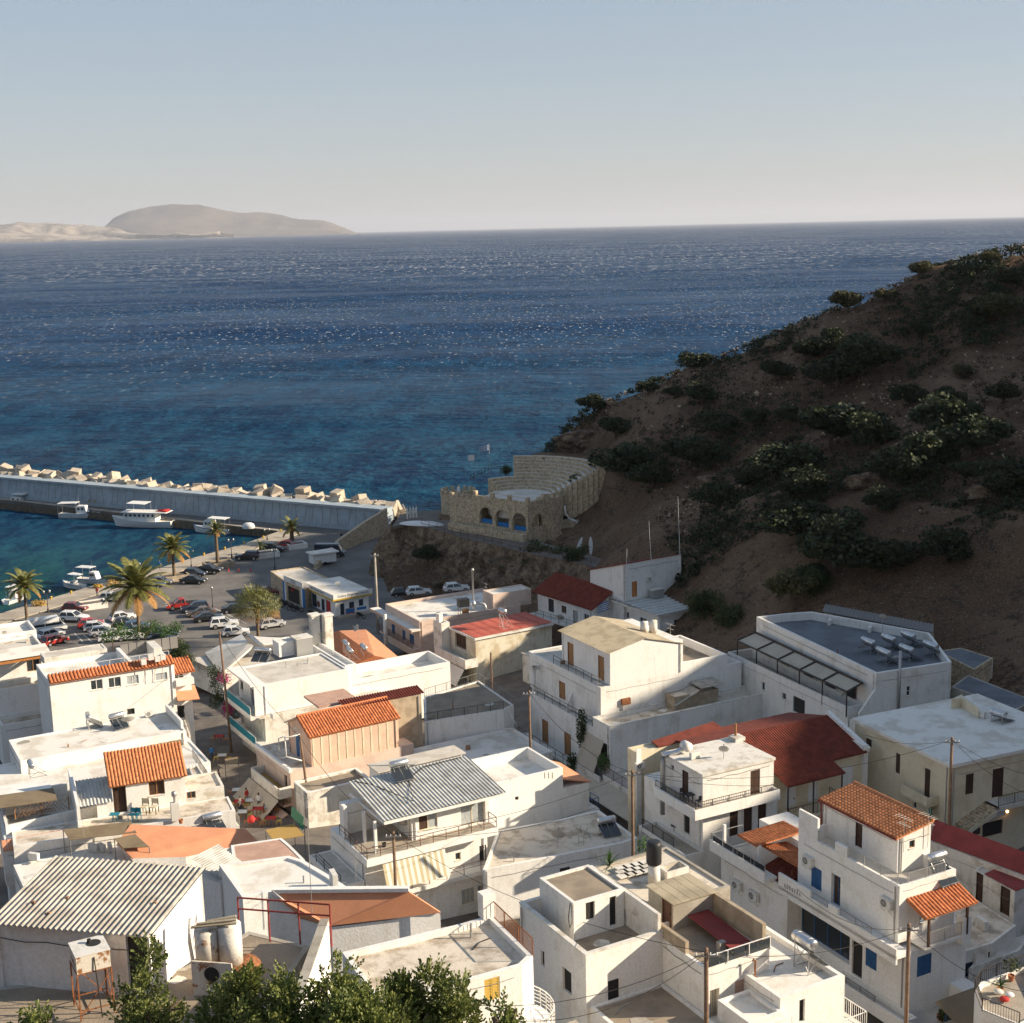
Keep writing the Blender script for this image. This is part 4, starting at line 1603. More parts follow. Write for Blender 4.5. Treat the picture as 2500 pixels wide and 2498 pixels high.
greek(t, 1.4, 1.6, 1.2, R(200))
r = thing('crate_unit', 'grey metal cabinet on the annex roof', 'cabinet', b4.P(b4.fv(ZC(1660, 1110), -.8)[0], -.9, 11.2), R(30))
MB().box(-.9, .9, -.5, .5, 0, 1.1).build('cabinet', 'galv', r)
MB().box(-.95, .95, -.55, .55, 1.103, 1.18).build('lid', 'whitedirty', r)
# ================================================================ centre: big white house with corrugated roof
ZX = 11.6
m = Bld('house', 'tall stepped white house with beige corrugated roof and brown doors', ZF(940, 905), 11.6, 62, 5.0)
Um = m.u_at(ZF(1893, 0), ZX)
Vm = m.loc(ZF(872, 862), ZX - .35)[1]
uT, wT = m.fv(ZF(940, 470), Vm)
uE = m.fv(ZF(1370, 400), Vm)[0]
uR, wR = m.fv(ZF(1152, 383), Vm)
uL = m.fv(ZF(885, 660), Vm)[0]
VT = m.v_at(ZF(655, 345), wT, uT)
VL1 = m.v_at(ZF(512, 0), wT - 3, uL)
VL3 = m.v_at(ZF(462, 0), wT - 6, 0)
w3 = m.fu(ZF(640, 745), uL)[1] - .3
w1 = m.fu(ZF(885, 632), uT)[1] - .05
m.mass(0, Um, 0, Vm, 5, ZX, 'white', 'deckdirty', .4, rim='whitedirty', ops=[('u', ZF(880, 1000), ZF(932, 1120), 'o')])
m.mass(uT, uE, Vm + .005, VT, w1, wT, 'whitebright', 'white', 0, name='top_room', ops=[
 ('u', ZF(690, 410), ZF(725, 545), 'd', dict(mat='wood')), ('u', ZF(870, 488), ZF(905, 632), 'd', dict(mat='wood'))])
mb = MB()
for v in (Vm + .005, VT):
 pass
mb.add([(uT, Vm + .006, wT), (uE, Vm + .006, wT - .5), (uR, Vm + .006, wR), (uT, VT, wT), (uE, VT, wT - .5), (uR, VT, wR)], [(0, 1, 2), (5, 4, 3), (0, 3, 4, 1)])
m.add(mb, 'gable', 'whitebright')
corr_roof(m, (uT - .3, Vm - .15, wT - .08), (uT - .3, VT + .3, wT - .08), (uR, Vm - .15, wR + .06), 60, .022, 'corrbeige', nc=6, nr=3)
mb = MB()
mb.slab([(uR, Vm - .15, wR + .05), (uE + .1, Vm - .15, wT - .35), (uE + .1, VT + .3, wT - .35), (uR, VT + .3, wR + .05)], .06)
m.add(mb, 'back_slope', 'corrbeige')
for q in ((ZF(1142, 330)), (ZF(1195, 322))):
 c = m.loc(q, wR - .3)
 m.add(MB().cyl((c[0], c[1], wR - .8), (c[0], c[1], wR + .5), .42, n=18), 'chimney_drum', 'whitedirty', smooth=True)
m.mass(uL, uE + .2, Vm + .004, VL1 + 2, w3, w1, 'white', 'deckgrey', .06, name='middle_storey', ops=[('u', ZF(640, 640), ZF(676, 742), 'd', dict(mat='wood'))])
m.rail([(uL + .08, Vm + .3), (uL + .08, VT)], w1, .9, 'iron', mid=(.5,), bars=False)
m.mass(0.0, uE + .3, Vm + .003, VL3, 5, w3, 'white', 'deckgrey', .08, name='lower_storey', ops=[
 ('u', ZF(540, 866), ZF(576, 1000), 'd', dict(mat='wood')), ('u', ZF(671, 942), ZF(710, 1076), 'd', dict(mat='wood'))])
m.rail([(.08, Vm + .2), (.08, VL3)], w3, .9, 'iron', mid=(.5,), bars=False)
# low right wing walls
wr_ = m.fv(ZF(1380, 525), Vm)[1]
m.mass(uE + .005, m.fv(ZF(1632, 490), Vm)[0], Vm + .006, VT - 1, ZX - 1, wr_, 'whitebright', 'deckbrown', .9, t=.25, name='terrace_wall')
m.mass(m.fv(ZF(1632, 490), Vm)[0] + .005, m.fv(ZF(1716, 520), Vm)[0], Vm + .006, VT - 1, ZX - 1, m.fv(ZF(1700, 525), Vm)[1], 'whitebright', 'deckdirty', .6, name='terrace_wall')
# portal frame and partition on the lower terrace
vp = VL3 - .4
mb = MB()
mb.box(.15, .5, vp - .35, vp, w3, w3 + 3.0)
mb.box(.15, uL, vp - .35, vp, w3 + 2.6, w3 + 3.0)
m.add(mb, 'portal', 'white')
mb = MB()
vq = m.fu(ZF(690, 760), .3)[0]
mb.add([(.3, vq, w3), (uL, vq + .02, w3), (uL, vq + .02, w3 + 2.0), (.3, vq, w3 + .9), (.3, vq + .2, w3), (uL, vq + .2, w3), (uL, vq + .2, w3 + 2.0), (.3, vq + .2, w3 + .9)],
 [(0, 1, 2, 3), (5, 4, 7, 6), (3, 2, 6, 7), (4, 0, 3, 7)])
m.add(mb, 'partition', 'white')
# lower balcony facing the lane
wb = m.fu(ZF(690, 1078))[1]
m.slab(-1.25, -.004, Vm * .2, VL3 + .5, wb - .35, wb, 'whitedirty', 'balcony_slab')
m.rail([(-1.2, Vm * .25), (-1.2, VL3 + .5)], wb, .85, 'iron', mid=(.5,), bars=False)
# cloth awning and trellis
a0, a1 = m.fu(ZF(905, 990))[0], m.fu(ZF(795, 930))[0]
wa = m.fu(ZF(850, 960))[1]
m.awning('u', a0, a1, wa, 1.25, 3.0, 'awning')
m.slab(-1.3, -1.2, a0 - 1.2, a1, wb + .003, wb + .85, 'whitedirty', 'balcony_wall')
# rooftop clutter of the big house
q = m.loc(ZF(1028, 830), ZX - .4)
m.add(MB().box(q[0] - .4, q[0] + .4, q[1] - .25, q[1] + .25, ZX - .4, ZX + .7), 'vent_stack', 'whitedirty')
m.add(MB().box(q[0] - .5, q[0] + .5, q[1] - .35, q[1] + .35, ZX + .703, ZX + 1.35), 'vent_cowl', 'rust')
q = m.loc(ZF(1330, 815), ZX - .4)
m.mass(q[0], q[0] + 5.5, q[1] + .3, Vm - .01, ZX - .4, ZX + 1.0, 'blockwall', 'deckdirty', .05, name='stair_hut')
mb = MB()
mb.slab([(q[0] - .1, q[1], ZX + .2), (q[0] + 3.0, q[1], ZX + 1.35), (q[0] + 3.0, Vm - .1, ZX + 1.4), (q[0] - .1, Vm - .1, ZX + .25)], .06)
m.add(mb, 'hut_roof', 'corr')
mb = MB()
mb.slab([(q[0] + 3.02, q[1] - .2, ZX + 1.6), (q[0] + 6.0, q[1] - .2, ZX + 1.6), (q[0] + 6.0, Vm - .1, ZX + 1.75), (q[0] + 3.02, Vm - .1, ZX + 1.75)], .06)
m.add(mb, 'hut_roof', 'corr')
m.slab(Um - .25, Um - .02, .3, Vm, ZX - .39, ZX + .9, 'brick', 'brick_wall')
for q in (ZF(1400, 430), ZF(1885, 690), ZF(800, 800)):
 pass
yagi(m.P(Um - .4, .6, ZX), 60, 'tv antenna on the far corner of the big white house', 3.4)
yagi(m.P(.4, Vm - .3, ZX), 60, 'tv antenna at the low roof corner of the big white house', 4.2)
yagi(m.P(uE + 3, VT - 3, ZX + 1.5), 60, 'tv antenna behind the corrugated roof of the big white house', 4.5)
# ivy at the corner and beside the awning

def leafcloud(mb, c, rad, n, s, rng, flat=1.0):
 for _ in range(n):
  d = Vector((rng.gauss(0, 1), rng.gauss(0, 1), rng.gauss(0, 1) * flat))
  d = d.normalized() * (rng.random() ** .45)
  p = Vector(c) + Vector((d.x * rad[0], d.y * rad[1], d.z * rad[2]))
  a = Vector((rng.gauss(0, 1), rng.gauss(0, 1), rng.gauss(0, .7))).normalized()
  b_ = a.cross(Vector((rng.gauss(0, 1), rng.gauss(0, 1), rng.gauss(0, 1)))).normalized()
  q = s * rng.uniform(.6, 1.3)
  k = len(mb.v)
  mb.v += [tuple(p - a * q), tuple(p + b_ * q * .55), tuple(p + a * q), tuple(p - b_ * q * .55)]
  mb.f.append((k, k + 1, k + 2, k + 3))

rng = random.Random(11)
for (pxy, pl_, u_, rad, n) in ((ZF(775, 920), 'dark ivy column hanging at the corner left of the awning', -.25, (.35, .7, 2.4), 900), (ZF(722, 1115), 'dark ivy clump on the balcony below the awning', -1.3, (.4, .9, 1.1), 500),
       (ZF(905, 1110), 'green climber behind the right side of the awning', -.4, (.4, .7, 1.0), 400)):
 v_, w_ = m.fu(pxy, u_)
 c = m.P(u_, v_, w_)
 mb = MB()
 leafcloud(mb, (0, 0, 0), (rad[0] + .3, rad[1], rad[2]), n, .13, rng)
 t = thing('ivy', pl_, 'climber', (c.x, c.y, c.z - rad[2]))
 mb.build('foliage', 'leafbright' if n == 400 else 'leaftree', t, dz=rad[2])
 MB().tube([(0, 0, 0), (.1, .1, rad[2]), (0, .2, rad[2] * 1.8)], .04, 5).build('stem', 'bark', t)

# lower block along the lane, with railing and awning, up to the cream house
w4 = m.fu(N6(1000, 1262), -.9)[1]
vN = m.v_at(N6(1690, 0), w4, -.9)
m.mass(-.9, 6, vN, -.01, 5, w4, 'whitedirty', 'deckgrey', .08, name='lane_wing')
m.rail([(-.82, vN + .1), (-.82, -.3)], w4, 1.0, 'brownmetal', gap=.13)
m.rail([(-.82, vN + .1), (1.5, vN + .1)], w4, 1.0, 'brownmetal', gap=.13)
m.awning('u', vN - .5, 2.0, w4 - .5, 2.2, .9, 'awning', at=-.92)
m.awning('u', 2.2, 6.0, w4 - .6, 1.6, .8, 'awning', at=-.05)

# ---- cream house with red tiles
c = Bld('house', 'cream house with broad dark red tiled roof and white doors', ZG(455, 1185), 15.3, 63, 9.5)
Uc = c.u_at(ZG(1008, 0), 15.5)
vr, ur = 5.2, 0
wr2 = 17.0
vR = c.loc(ZG(770, 838), wr2)[1]
c.mass(-2.5, Uc - .3, .4, vR * 2 - .4, 4, 15.2, 'cream', 'cream', 0, ops=[
 ('v', ZG(527, 1245), ZG(588, 1400), 'd', dict(mat='whitepaint')), ('v', ZG(660, 1232), ZG(716, 1408), 'd', dict(mat='whitepaint')), ('v', ZG(857, 1138), ZG(924, 1252), 's', dict(mat='whitepaint'))])
tile_roof(c, (-2.8, 0, 15.3), (Uc, 0, 15.3), (-2.8, vR, wr2), 52, 15, 'tilered', limit=300)
mb = MB()
mb.slab([(-4.2, vR, wr2), (Uc, vR, wr2), (Uc, vR * 2.0, 15.7), (-3.4, vR * 2.0, 15.7)], .12)
c.add(mb, 'back_slope', 'tilered')
tile_roof(c, (.2, -1.7, 14.75), (Uc * .62, -1.7, 14.75), (.2, -.02, 15.28), 30, 4, 'tilered', limit=120)
for u in (.35, Uc * .3, Uc * .6):
 c.add(MB().box(u - .05, u + .05, -1.55, -1.45, 9.9, 14.65), 'post', 'iron')
c.slab(0, Uc * .63, -1.8, .39, 11.6, 11.85, 'cream', 'porch_slab')
c.rail([(.3, -1.7), (Uc * .62, -1.7), (Uc * .62, .3)], 11.85, .95, 'iron')
c.slab(Uc - .29, Uc + .2, .1, vR, 9.5, 15.9, 'whitebright', 'pilaster')
mb = MB()
mb.slab([(Uc - .1, -.1, 15.7), (Uc + .3, -.1, 15.7), (Uc + .3, vR, wr2 + .4), (Uc - .1, vR, wr2 + .4)], .45)
c.add(mb, 'parapet', 'whitebright')
# cream end wall seen from the lane
v0 = N6
ce = Bld('house', 'narrow cream end wall with steel flue beside the white balcony house', N6(1320, 940), 16.0, 62, 9.0)
Ue = ce.u_at(N6(1640, 0), 16)
ce.mass(0, Ue + 3, 0, 1.4, 4, 15.9, 'cream', 'cream', .1, ops=[('v', N6(1345, 1350), N6(1360, 1400), 'o')])
ce.slab(-.02, .45, -.06, -.003, 9.2, 16.2, 'whitebright', 'pilaster')
mb = MB()
mb.slab([(2.2, -.1, 16.05), (9.5, -.1, 16.05), (9.5, 2.0, 16.3), (2.2, 1.0, 16.2)], .12)
ce.add(mb, 'roof', 'tilered')
q = ce.fv(N6(1345, 1100))
ac_unit(ce.P(q[0], -.34, q[1] - .3), ce.th - 90, 'air conditioner high on the cream end wall', bracket=True)

# ---- white balcony house
w = Bld('house', 'white house with flat roof, long balcony and brown doors', ZF(1487, 1192), 17.3, 62.5, 9.5)
U, V = w.u_at(ZF(1906, 0), 17.3), w.v_at(ZF(1253, 0), 17.3)
wf = w.fv(ZF(1488, 1378))[1]
w.mass(0, U, 0, V, wf, 17.2, 'white', 'deckwhite', .06, t=.3, ops=[('u', ZF(1366, 1165), ZF(1402, 1315), 'd', dict(mat='wooddark')), ('v', ZF(1768, 1160), ZF(1824, 1316), 's', dict(mat='wooddark')),
      ('u', ZF(1302, 1130), ZF(1316, 1160), 'o')])
w.slab(-.12, U + .1, -.12, V + .1, 17.203, 17.42, 'whitedirty', 'roof_edge')
bo = w.loc(ZF(1445, 1415), wf)
ub0, vb0 = bo
UB, VB = w.u_at(ZF(1928, 0), wf, vb0), w.v_at(ZF(1207, 0), wf, ub0)
w.slab(ub0, UB, vb0, -.01, wf - .25, wf - .01, 'paving', 'balcony_slab')
w.slab(ub0, -.01, -.009, VB, wf - .25, wf - .01, 'paving', 'balcony_slab')
mb = MB()
mb.box(ub0 - .15, UB, vb0 - .15, vb0, wf - .55, wf + .28)
mb.box(ub0 - .15, ub0, vb0, VB, wf - .55, wf + .28)
mb.box(UB, UB + .15, vb0 - .15, 1, wf - .55, wf + .28)
w.add(mb, 'balcony_wall', 'whitebright')
w.rail([(UB, vb0 + .06), (ub0 + .06, vb0 + .06), (ub0 + .06, VB)], wf + .25, .55, 'iron', gap=.2)
w.mass(.1, U + .5, .1, V + 3, 4, wf - .26, 'white', 'white', 0, name='lower_wall', ops=[
 ('v', ZJ(1605, 362), ZJ(1660, 525), 's', dict(mat='wooddark', n=1)), ('v', ZJ(1700, 338), ZJ(1755, 495), 's', dict(mat='wooddark', n=1)), ('v', ZJ(1795, 312), ZJ(1850, 468), 's', dict(mat='wooddark', n=1)),
 ('u', ZJ(1295, 390), ZJ(1335, 510), 'o')])
# street level terrace with awning, in front
w5 = w.fu(ZJ(1290, 560), -.6)[1] - .2
w.mass(ub0 - .6, .09, vb0 + .5, V + 1, 4, w5, 'white', 'paving', .25, t=.15, name='terrace')
w.rail([(ub0 - .55, 1.5), (ub0 - .55, V + .5)], w5, .8, 'iron')
w.awning('u', vb0 + .6, V + .6, w5 - .45, 1.7, 1.1, 'awning', at=ub0 - .62)
q = w.loc(ZF(1432, 1105), 17.2)
ac_unit(w.P(q[0], q[1], 17.42), 150, 'roof air conditioner on the white balcony house')
q = w.loc(ZF(1610, 1105), 17.2)
dish(w.P(q[0], q[1], 17.2), 190, 'small white dish on the white balcony house roof', .85, .9)
q = w.loc(ZF(1680, 985), 17.3)
w.add(MB().box(q[0] - .5, q[0] + .5, q[1] - .7, q[1] + .3, 17.43, 17.75), 'skylight', 'whitedirty')
w.add(MB().cyl((q[0], q[1], 17.75), (q[0], q[1], 18.8), .1), 'vent_pipe', 'wood')
# duct on the roof edge
pts = [w.P(*w.loc(ZF(1255, 1075), 17.45), 17.45), w.P(*w.loc(ZF(1330, 1055), 17.6), 17.6), w.P(*w.loc(ZF(1385, 1025), 17.9), 17.9)]
t = thing('air_duct', 'silver air duct with fan housing on the white house roof edge', 'duct', pts[0])
MB().tube([p - pts[0] for p in pts], .22, 10).build('duct', 'steel', t, smooth=True)
MB().tube([Vector((0, 0, 0)), Vector((-.1, -.2, -.5)), Vector((-.1, -.2, -5.0))], .2, 10).build('pipe', 'galv', t, smooth=True)
d = pts[2] - pts[0]
MB().cyl(d + Vector((-.1, .3, .1)), d + Vector((.2, -.35, .1)), .42, n=16).build('fan_housing', 'ac', t, smooth=True)

def chair(loc, head, label, mat='iron', seatmat=None, s=1.0, group=None):
 t = thing('chair', label, 'chair', loc, R(-head), group)
 MB().box(-.22 * s, .22 * s, -.22 * s, .22 * s, .42 * s, .46 * s).build('seat', seatmat or mat, t)
 mb = MB()
 mb.box(-.22 * s, .22 * s, .2 * s, .24 * s, .55 * s, .9 * s)
 mb.build('backrest', seatmat or mat, t)
 for x in (-.2, .2):
  for y in (-.2, .22):
   MB().bar((x * s, y * s, 0), (x * s, y * s, .42 * s if y < 0 else .9 * s), .04 * s).build('leg', mat, t)
 return t

def table(loc, label, rr=.4, mat='iron', top=None, h=.72, square=False, group=None, cloth=None):
 t = thing('table', label, 'table', loc, 0, group)
 mb = MB()
 if square:
  mb.box(-rr, rr, -rr * .8, rr * .8, h - .04, h)
 else:
  mb.lathe([(0, h - .04), (rr, h - .04), (rr, h), (0, h)], 18)
 mb.build('top', top or mat, t)
 for k in range(4):
  a = pi / 4 + pi / 2 * k
  MB().bar((rr * .6 * cos(a), rr * .6 * sin(a), 0), (rr * .5 * cos(a), rr * .5 * sin(a), h - .04), .04).build('leg', mat, t)
 return t

q = w.loc(ZF(1415, 1350), wf)
table(w.P(q[0], q[1], wf), 'round dark balcony table of the white house')
chair(w.P(q[0] + .2, q[1] - .9, wf), 150, 'dark balcony chair at the corner of the white house')
chair(w.P(q[0] - .1, q[1] + .8, wf), 330, 'dark balcony chair by the brown door of the white house')
q = w.loc(ZJ(1240, 490), w5)
table(w.P(q[0], q[1], w5 - .25), 'dark terrace table under the white house balcony')
chair(w.P(q[0] + .1, q[1] - .8, w5 - .25), 150, 'pale terrace chair under the white house balcony', 'iron', 'whitedirty')
chair(w.P(q[0] + .1, q[1] + .8, w5 - .25), 330, 'dark terrace chair under the white house balcony')

# ---- hotel with pergola, in shade
h = Bld('hotel', 'white hotel block with grey flat roof and row of awning panels', ZG(1060, 590), 18.0, 68.5, 9.0, 'hotel')
pl = [(0, 0)] + [h.loc(p, 18.0) for p in (ZG(1505, 522), ZG(1375, 350), ZG(680, 225), ZG(535, 235), ZG(355, 255))]
h.polymass([(a_, b_) for a_, b_ in pl], 5, 18.0, 'white', 'membrane', .85, .3, ops=[(0, ZG(1240, 665), ZG(1262, 722), 'w', dict(bar=True))])
wt = 13.6
tw = [h.loc(p, 14.5) for p in (ZG(895, 790), ZG(185, 462))]
v0_, v1_ = tw[0][1], tw[1][1]
u0_ = tw[0][0]
h.polymass([(u0_, v0_), (-.01, v0_ + .1), (-.01, v1_), (tw[1][0], v1_)], 5, 14.5, 'white', 'paving', 1.0, .2, name='terrace', ops=[
 (3, ZG(385, 640), ZG(403, 690), 'w', dict()), (3, ZG(505, 705), ZG(528, 745), 'w', dict()), (3, ZG(570, 735), ZG(640, 830), 'o')])
# sloping wedge wall at the near end
mb = MB()
mb.add([(u0_ + .3, 0, 13.5), (0, 0, 13.5), (0, 0, 16.4), (u0_ + .3, 0, 14.3), (u0_ + .3, .25, 13.5), (0, .25, 13.5), (0, .25, 16.4), (u0_ + .3, .25, 14.3)],
 [(0, 1, 2, 3), (5, 4, 7, 6), (3, 2, 6, 7), (4, 0, 3, 7)])
h.add(mb, 'end_wall', 'white')
h.mass(u0_, 6, v0_ - .3, -.02, 5, 13.4, 'white', 'white', 0, name='base_wall')
npan = 5
po = h.loc(ZG(240, 397), 16.0)
pi_ = h.loc(ZG(360, 355), 16.9)
pe = h.loc(ZG(890, 700), 16.0)
for j in range(npan):
 f0, f1 = j / npan, (j + 1) / npan
 va, vb = pe[1] + (po[1] - pe[1]) * f0 + .08, pe[1] + (po[1] - pe[1]) * f1 - .08
 ua, ub = pe[0] + (po[0] - pe[0]) * f0, pe[0] + (po[0] - pe[0]) * f1
 mb = MB()
 mb.slab([(-.35, va, 16.6), (-.35, vb, 16.6), (ub + .1, vb, 16.0), (ua + .1, va, 16.0)], .05)
 h.add(mb, 'awning_panel', 'awning')
 fr = MB()
 fr.bar((-.35, va - .08, 16.68), (ua, va - .08, 16.05), .12, .16)
 fr.bar((ua, va - .08, 16.0), (ub, vb + .08, 16.0), .12, .16)
 fr.bar((ua, va, 13.5), (ua, va, 16.0), .1)
 if j == npan - 1:
  fr.bar((-.35, vb + .08, 16.68), (ub, vb + .08, 16.05), .12, .16)
  fr.bar((ub, vb, 13.5), (ub, vb, 16.0), .1)
 h.add(fr, 'pergola_frame', 'iron')
h.slab(-.5, -.31, pe[1], po[1] + .3, 16.5, 16.75, 'iron', 'pergola_beam')
# terrace doors in the wall behind the pergola
for f in (.12, .3, .5, .72, .9):
 v_ = pe[1] + (po[1] - pe[1]) * f
 dr = h.add(MB().box(-.09, -.02, v_ - .8, v_ + .8, 13.55, 15.8), 'glass_door', 'wooddark')
 h.add(MB().box(-.11, -.093, v_ - .7, v_ + .7, 13.7, 15.7), 'pane', 'glass', dr)
for i, p in enumerate((ZG(1012, 468), ZG(1132, 448), ZG(1248, 430), ZG(1102, 530), ZG(1238, 512), ZG(1380, 490))):
 q = h.loc(p, 17.2)
 heater(h.P(q[0], q[1], 17.16), 248, ('left', 'middle', 'right')[i % 3] + ' solar heater in the ' + ('back' if i < 3 else 'front') + ' row on the hotel roof', 1.85, .95, .62)
for p, l in ((ZG(778, 303), 'air conditioner at the far parapet of the hotel roof'), (ZG(1015, 345), 'air conditioner on the hotel roof nearest the dish')):
 q = h.loc(p, 17.16)
 ac_unit(h.P(q[0], q[1], 17.15), 120, l)
q = h.loc(ZG(1098, 355), 17.16)
dish(h.P(q[0], q[1], 17.15), 215, 'white satellite dish on the hotel roof', 1.0, 1.7)
q = h.loc(ZG(1225, 825), 14.0)
t = thing('drain_pipe', 'grey drain pipe running down the hotel wall and along the roof', 'pipe', h.P(q[0], -.2, 13.6))
MB().cyl((0, 0, 0), (0, 0, 6.3), .13).build('pipe', 'galv', t, smooth=True)
d = h.P(u0_ + .5, -1.2, 13.5) - h.P(q[0], -.2, 13.6)
MB().cyl((0, 0, .1), d, .12).build('pipe', 'whitepaint', t, smooth=True)
MB().cyl((0, 0, -.2), (0, 0, .3), .22).build('collar', 'irongrey', t, smooth=True)

# ---- cream corner building with balcony, far right
cr = Bld('house', 'cream corner building with white flat roof and brown shutters at the right edge', N7(1170, 1025), 17.0, 66, 9.0)
U = 14.0
V = cr.v_at(N7(85, 0), 17.0)
cr.mass(.25, U, .25, V - .2, 4, 16.7, 'cream', 'cream', 0, ops=[
 ('u', N7(570, 895), N7(617, 1115), 's', dict(mat='wooddark')), ('u', N7(885, 1062), N7(945, 1385), 's', dict(mat='wooddark')), ('u', N7(245, 735), N7(305, 825), 's', dict(mat='wooddark')),
 ('v', N7(1335, 1120), N7(1420, 1340), 's', dict(mat='wooddark')), ('v', N7(1628, 1060), N7(1748, 1370), 's', dict(mat='wooddark')),
 ('v', N7(1415, 1640), N7(1500, 1790), 'w', dict(frame='wooddark')), ('v', N7(1520, 1640), N7(1740, 1800), 'o', dict(dep=1.5)), ('u', N7(755, 1425), N7(795, 1500), 'w', dict())])
cr.slab(0, U + .2, 0, V, 16.703, 17.0, 'deckwhite', 'roof')
vb, wb_ = cr.fu(N7(940, 1385), .25)
cr.slab(-.8, .24, vb - 1.0, vb + 2.2, wb_ - .2, wb_, 'cream', 'balcony_slab')
mb = MB()
mb.box(-.9, -.8, vb - 1.0, vb + 2.2, wb_ - .2, wb_ + .6)
mb.box(-.8, .2, vb - 1.1, vb - 1.0, wb_ - .2, wb_ + .6)
cr.add(mb, 'balcony_wall', 'cream')
us, ws = cr.fv(N7(1690, 1390), .25)
cr.slab(us - 1.5, U, -1.2, .24, ws - .35, ws, 'deckgrey', 'landing_slab')
cr.rail([(us - 1.2, -1.1), (U, -1.1)], ws, .9, 'iron')
# outside stair
ua, wa_ = cr.fv(N7(1310, 1690), -.6)
for j in range(11):
 f = j / 10
 uu = ua + (us - 1.5 - ua) * f
 ww = wa_ + (ws - wa_) * f
 cr.add(MB().box(uu - .02, uu + .3, -1.2, .24, ww - .18, ww), 'step', 'stone')
mb = MB()
mb.add([(ua, -1.25, wa_ - .5), (us - 1.5, -1.25, ws - .6), (us - 1.5, -1.25, ws - .2), (ua, -1.25, wa_ - .1), (ua, .2, wa_ - .5), (us - 1.5, .2, ws - .6), (us - 1.5, .2, ws - .2), (ua, .2, wa_ - .1)],
 [(0, 1, 2, 3), (3, 2, 6, 7), (0, 4, 5, 1)])
cr.add(mb, 'stair_string', 'cream')
su, sw = cr.fv(N7(1650, 1560), -.05)
sg = cr.add(MB().box(su - 1.15, su + 1.15, -.12, .2, sw - .28, sw + .28), 'sign_board', 'signwhite')
cr.add(MB().box(su - 1.2, su + 1.2, -.13, .2, sw + .283, sw + .35), 'sign_frame', 'greenpaint', sg)
text_mesh('TAVERNA', .3, 'greenpaint', sg, face_matrix(cr, 'v', su, sw, -.125)) if False else None
for p in (N7(1497, 1605), N7(1797, 1535)):
 u, ww = cr.fv(p, 0)
 t = thing('wall_lamp', ('lit lamp left of' if p[0] < 2430 else 'lit lamp right of') + ' the shop sign on the cream corner building', 'lamp', cr.P(u, .05, ww))
 bb = bmesh.new()
 bmesh.ops.create_icosphere(bb, subdivisions=2, radius=.11)
 me = bpy.data.meshes.new('bulb')
 bb.to_mesh(me)
 bb.free()
 me.materials.append(M['lampglow'])
 link('bulb', me, t)
 MB().tube([(0, 0, .1), (.02, .1, .22), (.05, .2, .2)], .02, 5).build('bracket', 'iron', t)
q = cr.loc(N7(1690, 560), 17.0)
heater(cr.P(q[0], q[1], 17.0), 235, 'solar heater at the right edge of the cream corner roof', 1.4, .6, .6)
q = cr.loc(N7(1520, 500), 17.0)
ac_unit(cr.P(q[0], q[1], 17.0), 240, 'air conditioner on the cream corner roof beside the solar heater')
cr.polymass([cr.loc(p, 17.9) for p in (N7(1180, 300), N7(1290, 290), N7(1480, 400), N7(1290, 250))], 17.01, 17.9, 'cream', 'cream', 0, name='roof_parapet')
u, ww = cr.fu(N7(945, 1520), -.3)
t = thing('round_sign', 'round green sign on the cream building above the lane', 'sign', cr.P(-.3, u, ww), 0)
mb = MB()
mb.cyl((-.04, 0, 0), (.04, 0, 0), .42, n=24)
mb.build('disc', 'greenpaint', t)
mb = MB()
mb.tube([(-.06, .3 * cos(a), .3 * sin(a)) for a in [2 * pi * j / 20 for j in range(21)]], .035, 5)
mb.build('ring', 'signwhite', t)
MB().bar((.0, .0, 0), (.3, .1, .1), .05).build('bracket', 'iron', t)

# old sheds behind the hotel
for i, (pts, z, zb, l) in enumerate((((ZG(1395, 350), ZG(1400, 300), ZG(800, 182), ZG(755, 228)), 16.5, 11, 'long old shed with grey corrugated roof behind the hotel'), ((ZG(1880, 800), ZG(1990, 740), ZG(1600, 590), ZG(1505, 660)), 15.5, 10, 'dark low building with black sheet roof at the right edge'),
         ((ZG(1640, 560), ZG(1750, 490), ZG(1560, 430), ZG(1420, 450)), 16.0, 10, 'ruined stone shed behind the hotel tanks'))):
 b = Bld('shed', l, pts[0], z, 66, zb, 'shed')
 P_ = [b.loc(q, z) for q in pts]
 if sum(P_[k - 1][0] * P_[k][1] - P_[k][0] * P_[k - 1][1] for k in range(4)) < 0:
  P_ = P_[::-1]
 b.polymass(P_, zb, z - .15, 'stone' if i != 1 else 'concrete', 'membrane', .02)
 if i == 0:
  corr_roof(b, P_[0] + (z,), P_[1] + (z,), P_[3] + (z,), 30, .05, 'irongrey') if (Vector(P_[1]) - Vector(P_[0])).length > (Vector(P_[3]) - Vector(P_[0])).length else corr_roof(b, P_[0] + (z,), P_[3] + (z,), P_[1] + (z,), 30, .05, 'irongrey')
# ================================================================ chapel block and white flat-roofed house
A = Bld('house', 'white three storey house with flat roof and turquoise balcony panels on the lane', ZE(383, 615), 12.0, 60, 2.5)
U, V = A.u_at(ZE(965, 0), 12.0), A.v_at(ZE(222, 0), 12.0)
A.mass(0, U, 0, V, 8.6, 12.0, 'whitebright', 'deckgrey', .12, t=.25, ops=[('u', ZE(310, 640), ZE(330, 770), 'g', dict(n=1, frame='bluepaint')), ('u', ZE(238, 575), ZE(258, 650), 'w', dict(n=1))])
ro = A.loc(ZE(325, 640), 12.05)
mb = MB()
mb.slab([(ro[0], -.02, 12.2), (.3, -.02, 12.2), (.3, V, 12.2), (ro[0], V, 12.2)], .22)
A.add(mb, 'roof_overhang', 'whitebright')
fin = A.add(MB().box(-.9, -.01, -.05, .12, 8.65, 11.95), 'fin_wall', 'whitebright')
bl = A.loc(ZE(300, 822), 8.9)
ub = bl[0]
